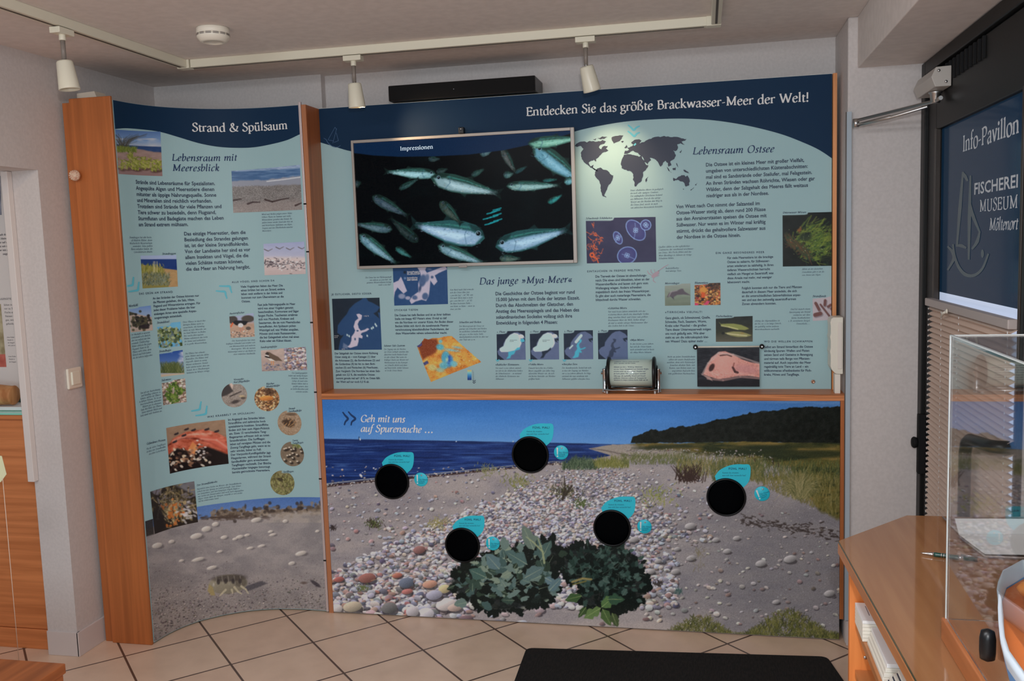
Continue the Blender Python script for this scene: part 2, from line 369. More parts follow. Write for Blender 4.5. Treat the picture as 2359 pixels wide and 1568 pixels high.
MB().lathe([(.004, .002), (.001, .0025)], (q[0], YTV - .008, q[2] + .004), (0, -1, 0), 12).build('camera_lens', CHROME, cmo)
# ---- rolling text drum on the shelf
zsh = ZS + ST; yr = .040
xl, xr_ = at(1392, 905, 1, yr - .03)[0], at(1516, 905, 1, yr - .03)[0]
zc = at(1455, 858, 1, yr)[2]; R0 = .058
ro = thing('text_roller', ((xl + xr_) / 2, yr, zsh), 'chrome framed roller with pale blue printed text standing on the shelf', 'text roller')
dx0, dx1 = at(1404, 860, 1, yr - .05)[0], at(1502, 860, 1, yr - .05)[0]
def roll_mat():
    m = mat('roller_print', (176, 190, 180), .16, spec=.6, coat=.6); return m
MB().lathe([(R0 - .004, 0), (R0 - .004, dx1 - dx0)], (dx0, yr, zc), (1, 0, 0), 48).build('drum', roll_mat(), ro)
for x0, s_ in ((dx0, -1), (dx1, 1)):
    MB().lathe([(.02, -.002), (R0 + .003, 0), (R0 + .006, .004), (R0 + .006, .010), (R0, .013), (.03, .014), (.028, .020), (.001, .020)], (x0, yr, zc), (s_, 0, 0), 40).build('end_cap', BLACK, ro)
for x in (xl, xr_):
    MB().lathe([(.011, 0), (.011, .004), (.009, .006), (.009, .092), (.0105, .094), (.008, .098), (.001, .099)], (x, yr, zsh), (0, 0, 1), 20).build('post', CHROME, ro); po_ = ro.children[-1]
    MB().lathe([(.006, -.014), (.006, .014)], (x, yr, zc), (1, 0, 0), 14).build('axle', CHROME, po_)
for dy in (-.030, .030):
    MB().tube([(xl, yr + dy, zsh + .014), (xr_, yr + dy, zsh + .014)], .005, 12).build('cross_bar', CHROME, ro)
for x in (xl + .012, xr_ - .012):
    MB().box(x - .004, x + .004, yr - .034, yr + .034, zsh, zsh + .018).build('foot', CHROME, ro, bevel=.001)
# ---- the flip picture: photo sheet hanging from a rod with two black buffers
yp = D - .018
c4 = [at(*q, 1, yp) for q in ((1606, 800), (1750, 798), (1749, 890), (1606, 890))]
fp = thing('flip_picture', ((c4[0][0] + c4[1][0]) / 2, yp, c4[3][2]), 'hinged picture of a pale pink bone hanging from a white rod above the shelf', 'picture')
zr = (at(1602, 799, 1, yp)[2] + at(1755, 797.5, 1, yp)[2]) / 2; xa, xb = at(1602, 799, 1, yp)[0], at(1755, 797, 1, yp)[0]
MB().tube([(xa, yp, zr), (xb, yp, zr)], .0032, 12).build('rod', WHITE, fp)
for x in (xa, xb):
    MB().lathe([(.001, -.0005), (.0085, 0), (.0095, .003), (.0095, .016), (.008, .0185)], (x, yp - .010, zr), (0, 1, 0), 20).lathe([(.005, -.001), (.005, .002)], (x, yp - .011, zr), (0, 1, 0), 14).build('buffer', BLACK, fp); bf_ = fp.children[-1]
    MB().lathe([(.0032, -.0125), (.0032, -.011)], (x, yp, zr), (0, 1, 0), 12).build('screw', ALU, bf_)
px0, px1, pz0, pz1 = (c4[0][0] + c4[3][0]) / 2, (c4[1][0] + c4[2][0]) / 2, (c4[2][2] + c4[3][2]) / 2, zr - .004
MB().box(px0, px1, yp - .0025, yp + .0005, pz0, pz1).build('sheet', mat('sheet_edge', (160, 165, 165), .4), fp)
FLIP = (px0, px1, pz0, pz1, yp - .0028)
# ---- white service box and cable duct at the right end of the shelf
q0, q1 = at(1909, 730, 1, .03), at(1945, 860, 1, .03)
s = thing('service_box', (W - .01, .05, q1[2]), 'white plastic service box at the right edge of the blue panel', 'service box')
bx = MB(); n = 10
pr_ = [(W + .012, q1[2]), (W + .012, q0[2])]
L_ = q0[0] + .004
pr_ += [(L_ + .012, q0[2]), (L_ + .003, q0[2] - .006), (L_, q0[2] - .02)]
for i in range(1, 12):
    z = q0[2] - .02 - (q0[2] - q1[2] - .05) * i / 12; pr_.append((L_ + (.0015 if i % 4 else -.001), z))
pr_ += [(L_ + .001, q1[2] + .03), (L_ + .006, q1[2] + .016), (L_ + .018, q1[2] + .003), (L_ + .024, q1[2])]
bx.prism(pr_, .012, .10, 1); bx.build('housing', WHITE, s, bevel=.003)
MB().box(L_ + .026, W + .008, .0085, .013, q1[2] + .02, q0[2] - .02).build('cover', mat('white_cover', (192, 184, 176), .3), s, bevel=.002)
s = MB().box(W - .017, W + .004, .02, .06, ZS + ST, q1[2] - .001); tag(s.build('cable_duct', mat('duct_white', (198, 188, 178), .4), bevel=.002), 'short white cable duct below the white service box on the shelf', 'cable duct')
# ---- clear sheet on the narrow wall
q = at(1943, 258, 1, YF - .02); q[0] = at(1946.5, 1000, 1, YF - .02)[0]
s = thing('acrylic_sheet', (2.24, YF - .014, .1), 'clear plastic sheet with bluish edge strip covering the narrow white wall', 'plastic sheet')
MB().box(q[0] + .001, q[0] + .018, YF - .020, YF - .0135, .105, q[2]).build('edge_strip', mat('bluish_strip', (146, 156, 164), .3), s)
MB().box(q[0] - .002, q[0] + .001, YF - .021, YF - .0135, .105, q[2]).build('dark_edge', mat('dark_sheet_edge', (74, 66, 62), .4), s)
# ---- light switch
s = thing('light_switch', (XL, -.445, 1.11), 'cream rocker light switch on the left wall beside the beech board', 'light switch')
MB().box(XL, XL + .011, -.487, -.404, 1.071, 1.154).build('surround', WHITE, s, bevel=.005)
MB().box(XL + .009, XL + .017, -.470, -.421, 1.086, 1.139).build('rocker', mat('switch_rocker', (206, 194, 180), .3), s, bevel=.003)
# ---- cream angled cover on top, behind the board
s = MB(); s.prism([(-.80, 0), (-.80, 2.232), (-.722, 2.236), (-.69, 2.15), (-.69, 0)], -.365, -.30, 1)
tag(s.build('cream_post', mat('cream_cover', (176, 166, 152), .6)), 'cream post behind the left beech board, only its top showing', 'post')
# ---- door mat
s = MB(); poly = []
c4 = [at(1213, 1492, 2, .01)[:2], at(1905, 1512, 2, .01)[:2], (2.16, -.82), (.935, -.95)]
for i, (cx_, cy_) in enumerate(c4):
    pv = np.array(c4[i - 1]) - np.array((cx_, cy_)); nx = np.array(c4[(i + 1) % 4]) - np.array((cx_, cy_)); pv /= np.hypot(*pv); nx /= np.hypot(*nx)
    for tt in np.linspace(0, 1, 6):
        a_ = np.array((cx_, cy_)) + pv * .03 * (1 - tt) ** 2 + nx * .03 * tt ** 2; poly.append(a_)
s.prism(poly, .0005, .011, 2)
tag(s.build('door_mat', textured('mat_ribs', (8, 7, 6), (24, 20, 17), (160, 30, 1), 1.2, .95, 3, bump=.6)), 'black rubber backed door mat on the tiles before the beach mural', 'door mat')
# ---- pleated blind on the lower door glass
bl = thing('pleated_blind', (DX - .012, -.62, .3), 'beige pleated blind on the lower half of the glazed door', 'blind')
BEI = mat('blind_fabric', (186, 168, 156), .8, spec=.2)
b_ = MB(); npl = 52; zt_, zb_ = 1.325, .34
for i in range(npl):
    za, zm, ze = (zt_ + (zb_ - zt_) * (i + d_) / npl for d_ in (0, .5, 1))
    b_.add([(DX - .004, gy1 + .002, za), (DX - .004, gy0 - .007, za), (DX - .022, gy1 + .002, zm), (DX - .022, gy0 - .007, zm), (DX - .004, gy1 + .002, ze), (DX - .004, gy0 - .007, ze)], [(0, 1, 3, 2), (2, 3, 5, 4)])
b_.build('pleats', BEI, bl)
MB().box(DX - .028, DX - .003, gy0 + .002, gy1 + .016, 1.325, 1.351).build('top_rail', mat('blind_rail', (150, 140, 136), .4), bl, bevel=.003)
for y in (gy1 - .015, gy1 - .19, gy1 - .40, gy1 - .86):
    c_ = MB()
    for i in range(npl): c_.box(DX - .0236, DX - .0222, y - .0016, y + .0016, zt_ + (zb_ - zt_) * (i + .5) / npl - .003, zt_ + (zb_ - zt_) * (i + .5) / npl + .003)
    c_.build('cord', mat('blind_cord', (214, 210, 200), .5), bl)
MB().tube([(DX - .03, -.50, 1.326), (DX - .034, -.475, 1.319), (DX - .03, -.44, 1.304)], .004, 8).lathe([(.004, 0), (.009, .002), (.004, .006)], (DX - .029, -.51, 1.328), (-1, 0, 0), 14).build('cord_hook', WHITE, bl)
# ---- door closer
dc = thing('door_closer', (DX, -.33, 2.0), 'grey metal door closer with folded arm on the black door', 'door closer')
CL = mat('closer_grey', (158, 152, 146), .4)
z0 = 2.045
d_ = MB(); d_.prism([(DX - .002, z0 - .004), (DX - .002, z0 + .060), (DX - .048, z0 + .058), (DX - .062, z0 + .028), (DX - .050, z0 - .004)], -.40, -.145, 1); dcb = d_.build('body', CL, dc, bevel=.002)
for (xx, zz) in ((DX - .040, z0 + .046), (DX - .018, z0 + .010)): MB().lathe([(.005, 0), (.004, .003), (.001, .0035)], (xx, -.4005, zz), (0, -1, 0), 12).build('screw', ALU, dcb)
MB().lathe([(.020, 0), (.022, .006), (.017, .010), (.015, .036), (.012, .04)], (DX - .026, -.30, z0 - .004), (0, 0, -1), 24).build('spindle', ALU, dc)
e = at(1972, 283, 1, YF - .10); za = z0 - .036
MB().tube([(DX - .026, -.37, za), (DX - .026, -.30, za), (e[0], e[1], e[2] + .008)], [.007, .0065, .0055], 10).build('arm', ALU, dc)
MB().tube([(e[0], e[1], e[2] - .009), (DX - .15, -.215, za - .034), (DX - .145, -.218, za - .034), (DX - .055, -.33, za - .020)], [.006, .0075, .0055, .005], 10).build('arm', ALU, dc)
MB().lathe([(.011, -.016), (.011, .014), (.001, .015)], (e[0], e[1], e[2]), (0, 0, 1), 16).build('elbow', ALU, dc)
# ================================================================ counter on the right
ZT = .876
def cp(px, py, z=ZT): return at(px, py, 2, z)
c0, c1, c2 = cp(1930, 1245), cp(2088, 1186), cp(2110, 1568)
xl_ = c0[0] + (c2[0] - c0[0]) * (3.3 + c0[1]) / (c0[1] - c2[1])
top = [(c0[0], c0[1]), (c1[0], c1[1]), (3.1, c1[1] + .01), (3.1, -3.3), (xl_, -3.3)]
co = thing('counter', (2.5, -2.2, 0), 'beech counter with a glass plate on top and open leaflet shelves, beside the door', 'counter')
MB().prism(top, ZT - .030, ZT - .006, 2).build('worktop', WOOD_Y, co, bevel=.0015)
def inset(k): return [(top[0][0] + k, top[0][1] - k * .4), (top[1][0] + k * .4, top[1][1] - k), (top[2][0], top[2][1] - k), (top[3][0], top[3][1]), (top[4][0] + k, top[4][1])]
gm = mat('glass_plate', (176, 116, 74), .06, spec=.9, coat=.5)
def wood_under_glass():
    m = textured('beech_under_glass', (126, 86, 56), (138, 98, 66), (14, 1.0, 14), 2.0, .05, 5, dist=.3, spec=.7); return m
MB().prism(inset(.002), ZT - .0058, ZT, 2).build('glass_plate', [wood_under_glass()], co)
MB().prism([(p[0] - .0004 * (i in (0, 4)), p[1]) for i, p in enumerate(inset(.0015))], ZT - .0056, ZT - .0012, 2).build('glass_edge', mat('glass_edge_green', (64, 66, 52), .2), co)
ye = c0[1] - .02; xe = at(1957, 1400, 1, ye)[0]
z1 = at(1958, 1428, 1, ye)[2]; z2 = at(1962, 1540, 1, ye)[2]
MB().box(xe, 3.0, ye - .002, ye + .018, .04, ZT - .031).build('end_panel', textured('beech_end_panel', (176, 100, 48), (196, 118, 62), (22, 22, 1.1), 2.2, .42, 6), co, bevel=.001)
for z, nm in ((z1, 'shelf'), (z2, 'shelf'), (.06, 'shelf')):
    MB().box(xe + .012, 3.0, -3.25, ye - .003, z - .018, z).build(nm, WOOD_Y, co, bevel=.001)
MB().box(xe + .36, xe + .376, -3.25, ye - .003, .06, ZT - .031).build('back_panel', WOOD_Y, co)
MB().lathe([(.001, .0015), (.004, .001), (.0045, 0)], (xe + .035, ye - .002, z2 + .03), (0, -1, 0), 12).build('screw', ALU, co)
MB().box(xe + .05, 3.0, -3.2, ye - .04, 0, .042).build('plinth', BLACKM, co)
# leaflets
PAPER = mat('paper', (206, 198, 196), .7); NAVC = mat('navy_cover', (18, 22, 44), .35); OFFW = mat('paper_edge', (190, 186, 176), .8)
TXT = mat('grey_print', (120, 112, 116), .7)
def pile(name, x0, x1, y0, y1, z0, n, th, cover, label, fan=0.0, cat='leaflets', lines=False):
    t = thing(name, ((x0 + x1) / 2, (y0 + y1) / 2, z0), label, cat, 'printed matter in the counter shelves')
    for i in range(n):
        f = fan * i; MB().box(x0 + f, x1 + f, y0 + f * .6, y1 + f * .6, z0 + i * th, z0 + (i + 1) * th - .0006).build('sheet', OFFW if i < n - 1 else cover, t, bevel=.0008)
    if lines:
        l = MB()
        for i in range(5): l.box(x0 + .018 + i * .012, x0 + .020 + i * .012, y0 + .03, y1 - .02 - .008 * (i % 2), z0 + n * th - .0008, z0 + n * th - .0002)
        l.build('print_lines', TXT, t)
    return t
pile('leaflet_pile', xe + .010, xe + .11, ye - .115, ye - .012, z1 + .0005, 6, .008, PAPER, 'stack of white folded leaflets at the far end of the upper counter shelf', lines=True)
pile('leaflet_pile', xe + .018, xe + .15, ye - .30, ye - .125, z1 + .0005, 4, .009, PAPER, 'cream paper bundle between white leaflets and navy booklets in the counter', fan=.003)
for i, nm in enumerate(('lowest', 'second', 'third', 'topmost')):
    z = z1 + .0005 + i * .012
    t = thing('booklet', (xe + .09, ye - .42, z), nm + ' navy edged white booklet in the pile in the upper counter shelf', 'booklet', 'navy booklets in the counter shelf')
    MB().box(xe + .018 + i * .006, xe + .16 + i * .006, ye - .56, ye - .31 - i * .01, z, z + .0035).build('cover', NAVC, t, bevel=.001)
    MB().box(xe + .020 + i * .006, xe + .16 + i * .006, ye - .558, ye - .312 - i * .01, z + .0036, z + .0105).build('pages', OFFW, t)
    if i == 3: MB().box(xe + .05, xe + .17, ye - .40, ye - .35, z + .0106, z + .0112).build('front_picture', PAPER, t); 
t = MB().box(xe + .07, xe + .19, ye - .66, ye - .47, z1 + .049, z1 + .055); tag(t.build('booklet', NAVC, bevel=.0015), 'loose dark navy booklet lying on top of the pile nearest the camera', 'booklet', 'navy booklets in the counter shelf')
t = MB().box(xe + .02, xe + .20, ye - .30, ye - .09, z2 + .0005, z2 + .006); tag(t.build('paper_sheet', PAPER, bevel=.0008), 'left white paper stack on the lower counter shelf', 'paper', 'white paper in the lower counter shelf')
t = MB().box(xe + .05, xe + .23, ye - .62, ye - .31, z2 + .0005, z2 + .010); tag(t.build('paper_sheet', PAPER, bevel=.0008), 'nearer white paper stack on the lower counter shelf', 'paper', 'white paper in the lower counter shelf')
# ---- pen
pa, pb = cp(2121, 1273, ZT + .005), cp(2268, 1290, ZT + .005); pv = Vector(pb) - Vector(pa); Lp = pv.length; pd = pv.normalized(); pa = Vector(pa)
pn = thing('pen', pa, 'dark green ballpoint pen with silver tip on the glass counter top', 'pen')
MB().lathe([(.0006, 0), (.0015, .004), (.0042, .022), (.0046, .026)], pa, pd, 16).build('tip', CHROME, pn)
MB().lathe([(.0046, .0262), (.0049, .03), (.0049, Lp - .03), (.0042, Lp - .01)], pa, pd, 16).build('barrel', mat('pen_green', (16, 58, 50), .15, coat=.5), pn)
for h in (.040, .045): MB().lathe([(.0051, h), (.0051, h + .002)], pa, pd, 16).build('ring', CHROME, pn)
MB().lathe([(.0053, Lp * .62), (.0053, Lp * .70)], pa, pd, 16).build('band', CHROME, pn)
cl0 = pa + pd * (Lp * .66) + Vector((0, 0, .007)); MB().tube([cl0, cl0 + pd * .04 + Vector((0, 0, -.001))], .0012, 8).build('clip', CHROME, pn)
# ---- document stand: clear plate with a folded white card
ds = thing('document_holder', tuple(cp(2300, 1240)), 'clear holder with folded white card at the back of the counter', 'document holder')
pl = [cp(*q, ZT + .001)[:2] for q in ((2172, 1194), (2215, 1232), (2218, 1243), (2272, 1284), (2420, 1292), (2420, 1192))]
MB().prism(pl, ZT + .0008, ZT + .0045, 2).build('base_plate', mat('smoked_plate', (120, 100, 86), .1, spec=.8), ds)
ed = MB()
for a_, b_ in zip(pl[:4], pl[1:5]): ed.tube([(*a_, ZT + .005), (*b_, ZT + .005)], .0022, 6)
ed.build('plate_edge', mat('plate_edge', (150, 140, 134), .2), ds)
yf = cp(2300, 1229, ZT + .012)[1]
lo = [cp(*q, ZT + .010) for q in ((2273, 1275), (2420, 1277))]; mid = [cp(*q, ZT + .020) for q in ((2212, 1229), (2420, 1230))]
up = [at(*q, 1, mid[0][1] + .03) for q in ((2203, 1194), (2420, 1195))]
cd_ = MB(); cd_.add([*lo, *mid[::-1]], [(0, 1, 2, 3)]); cd_.add([*mid, *up[::-1]], [(0, 1, 2, 3)])
o = cd_.build('folded_card', PAPER, ds); so = o.modifiers.new('t', 'SOLIDIFY'); so.thickness = .0012
# ---- acrylic display case with model boat
zp = ZT + .040
k0 = at(2179, 1424, 2, zp); ztop = at(2207, 773, 1, k0[1])[2]
cx0, cy1, cx1, cy0 = k0[0], k0[1], k0[0] + .62, k0[1] - .95
dcase = thing('display_case', ((cx0 + cx1) / 2, (cy0 + cy1) / 2, ZT), 'clear acrylic display case on a wooden base standing on the counter', 'display case')
MB().box(cx0 - .006, cx1, cy0, cy1 + .006, ZT + .0005, zp).build('base', textured('case_base', (136, 78, 42), (158, 96, 56), (14, 1.0, 14), 2.0, .3, 5), dcase, bevel=.002)
AC = mat('case_acrylic', raw=(.97, .985, .985), rough=.015, trans=1.0, ior=1.27)
th = .005
MB().box(cx0, cx0 + th, cy0, cy1, zp + .0005, ztop).build('side_pane', AC, dcase)
MB().box(cx0 + th + .0005, cx1, cy1 - th, cy1, zp + .0005, ztop).build('back_pane', AC, dcase)
MB().box(cx0 + th + .0005, cx1, cy0, cy1 - th - .0005, ztop - th, ztop).build('top_pane', AC, dcase)
EDGEM = mat('acrylic_edge', raw=(.62, .66, .66), rough=.12, spec=.8)
MB().box(cx0 - .0012, cx0 + .0018, cy1 - .002, cy1 + .0015, zp + .0005, ztop + .001).build('bright_edge', EDGEM, dcase)
MB().box(cx0 - .001, cx0 + .003, cy0, cy1 - .0025, ztop + .0002, ztop + .0022).build('bright_edge', EDGEM, dcase)
MB().box(cx0 + .004, cx1, cy1 - .002, cy1 + .001, ztop + .0002, ztop + .0016).build('bright_edge', EDGEM, dcase)
# boat
bb = at(2322, 1330, 1, cy1 - .24); BX, BY, BZ = bb[0] + .048, bb[1] + .05, zp + .012
bo = thing('model_boat', (BX, BY, BZ), 'blue and white model fishing boat inside the acrylic display case', 'model boat')
def hull(zs, ins, dz=0, nm='hull', m=None):
    m_ = MB(); nS = 17; nR = len(zs)
    for sgn in (-1, 1):
        vs = []
        for i in range(nS):
            s_ = i / (nS - 1); y = BY - .62 * s_; w = .112 * min(1, (s_ / .42)) ** .55 if s_ < .42 else .112 * (1 - .25 * ((s_ - .42) / .58) ** 2)
            sheer = .030 * (1 - s_) ** 2 + .008 * s_ ** 2
            for z, k_ in zs: vs.append((BX + sgn * w * k_, y + .05 * (1 - s_) * (z - .05) / .11, BZ + z + sheer * z / .11))
        fs = [(i * nR + j, (i + 1) * nR + j, (i + 1) * nR + j + 1, i * nR + j + 1) for i in range(nS - 1) for j in range(nR - 1)]
        m_.add(vs, fs, True)
    o = m_.build(nm, m, bo); return o
hull([(0, .05), (.012, .45), (.03, .70), (.05, .86)], 0, nm='lower_hull', m=mat('boat_grey', (120, 110, 106), .4))
hull([(.05, .86), (.062, .90), (.074, .93)], 0, nm='rubbing_strake', m=mat('boat_dark', (70, 40, 34), .4))
hull([(.074, .93), (.088, .96), (.100, .98)], 0, nm='blue_topside', m=mat('boat_blue', (70, 132, 186), .3))
hull([(.100, .98), (.110, 1.0), (.119, 1.005), (.119, .95), (.100, .93)], 0, nm='bulwark', m=mat('boat_white', (172, 182, 192), .35))
dk = MB(); dv = []
for i in range(17):
    s_ = i / 16; y = BY - .62 * s_; w = (.112 * min(1, (s_ / .42)) ** .55 if s_ < .42 else .112 * (1 - .25 * ((s_ - .42) / .58) ** 2)) * .93
    zz = BZ + .098 + (.030 * (1 - s_) ** 2 + .008 * s_ ** 2) * .9; yy = y + .05 * (1 - s_) * .45
    dv += [(BX - w, yy, zz), (BX + w, yy, zz)]
dk.add(dv, [(2 * i, 2 * i + 1, 2 * i + 3, 2 * i + 2) for i in range(16)]); dk.build('deck', mat('boat_deck', (176, 96, 48), .5), bo)
MB().box(BX - .05, BX + .05, BY - .50, BY - .34, BZ + .1, BZ + .20).build('wheelhouse', MATS['boat_white'], bo, bevel=.006)
MB().lathe([(.006, 0), (.003, .26)], (BX, BY - .24, BZ + .1), (0, 0, 1), 10).build('mast', MATS['boat_deck'], bo)
MB().lathe([(.001, -.001), (.010, .004), (.011, .014), (.011, .034), (.009, .044), (.001, .048)], (BX - .083, BY - .085, BZ + .040), (0, 0, 1), 16).build('fender', BLACK, bo)
MB().lathe([(.001, 0), (.012, .006), (.016, .014), (.010, .022), (.001, .024)], (BX - .02, BY - .06, BZ + .125), (0, 0, 1), 14).build('rope_coil', mat('rope_orange', (196, 120, 60), .8), bo)
for s_ in (.18, .45): MB().box(BX - .05, BX + .05, BY - .62 * s_ - .02, BY - .62 * s_ + .02, zp + .0005, BZ + .02).build('cradle', WOOD_H, bo)
# ================================================================ left recess
structure(MB().box(-2.6, XL - .135, -.10, .1, 0, ZC).build('wall_recess', PAINT), 'white wall at the back of the recess')
structure(MB().box(XL - .143, XL - .114, -.572, -.5465, .718, 1.924).build('trim_2', mat('white_rail', (190, 182, 178), .35), bevel=.002), 'white guide rail at the edge of the recess opening')
zc_ = at(20, 965, 1, -.51)[2]
cb = thing('recess_cabinet', (-1.8, -.30, 0), 'orange beech cabinet at the left edge under the glass show case', 'cabinet')
MB().box(-2.5, -1.003, -.506, -.11, .085, zc_).build('body', WOOD_H, cb, bevel=.002)
MB().box(-2.5, -1.003, -.512, -.11, .0, .083).build('plinth', WOOD_H, cb, bevel=.002)
MB().box(-2.5, -1.001, -.520, -.11, zc_ + .0005, zc_ + .018).build('top_board', WOOD_H, cb, bevel=.002)
g = MB().box(-2.5, -1.002, -.519, -.12, zc_ + .019, zc_ + .026); tag(g.build('glass_shelf', mat('green_glass', (120, 186, 168), .1, spec=.7)), 'glass plate with green edge on the orange cabinet at the left', 'glass plate')
ib = thing('recess_info_board', (-1.8, -.33, zc_ + .03), 'white text board in the recess at the far left edge', 'information board')
MB().box(-2.5, -.999, -.345, -.33, zc_ + .06, 2.3).build('board', mat('white_board', (190, 182, 178), .5), ib)
wl = MB(); q = at(0, 888, 1, -.44)
wl.lathe([(.001, 0), (.036, .001), (.040, .006), (.038, .012), (.044, .10), (.046, .18), (.001, .181)], (at(33, 885, 1, -.44)[0], -.44, zc_ + .085), (-1, -.12, .05), 24)
tag(wl.build('wooden_float', textured('float_wood', (150, 96, 56), (176, 128, 84), (14, 14, 3), 3, .6)), 'brown wooden cylinder lying in the left show case', 'wooden cylinder')
MB0 = MB().box(-2.2, -1.06, -.47, -.36, zc_ + .027, zc_ + .042); tag(MB0.build('display_plinth', PAPER, bevel=.003), 'white base plate under the wooden cylinder in the left show case', 'base plate')
# hanging tag and thread
yy = -1.0; a0, a1 = at(6, 1100, 1, yy), at(47, 1560, 1, yy)
tg = thing('hanging_tag', tuple(at(4, 1080, 1, yy)), 'pale paper tag on a thin thread hanging at the left edge', 'tag')
pp = [at(*q, 1, yy) for q in ((-30, 1045), (4, 1050), (15, 1092), (2, 1110), (-30, 1100))]
MB().prism([(p_[0], p_[2]) for p_ in pp], yy - .0008, yy + .0008, 1).build('paper', mat('tag_paper', (206, 196, 160), .7), tg)
MB().tube([tuple(a0), tuple(a1)], .0012, 6).build('thread', mat('thread', (196, 170, 150), .5), tg)
# low bench at bottom left
zb = .42; k1 = at(151, 1527, 2, zb)
bn = thing('low_bench', (k1[0] - .4, k1[1] - .5, 0), 'low brown wooden bench cropped in the bottom left corner', 'bench')
MB().box(k1[0] - .9, k1[0], -2.9, k1[1], zb - .03, zb).build('top_board', WOOD_D, bn, bevel=.003)
MB().box(k1[0] - .88, k1[0] - .006, -2.85, k1[1] - .006, .0, zb - .031).build('body', WOOD_D, bn, bevel=.002)
# ================================================================ lettering
def cat_rom(pts, n):
    P = [np.array(p, float) for p in pts]
    if len(P) < 3: return P
    closed = np.allclose(P[0], P[-1])
    Q = ([P[-2]] if closed else [2 * P[0] - P[1]]) + P + ([P[1]] if closed else [2 * P[-1] - P[-2]])
    out = []
    for i in range(len(P) - 1):
        p0, p1, p2, p3 = Q[i:i + 4]
        for t in np.arange(n) / n:
            out.append(.5 * ((2 * p1) + (p2 - p0) * t + (2 * p0 - 5 * p1 + 4 * p2 - p3) * t * t + (3 * p1 - p0 - 3 * p2 + p3) * t ** 3))
    out.append(P[-1]); return out
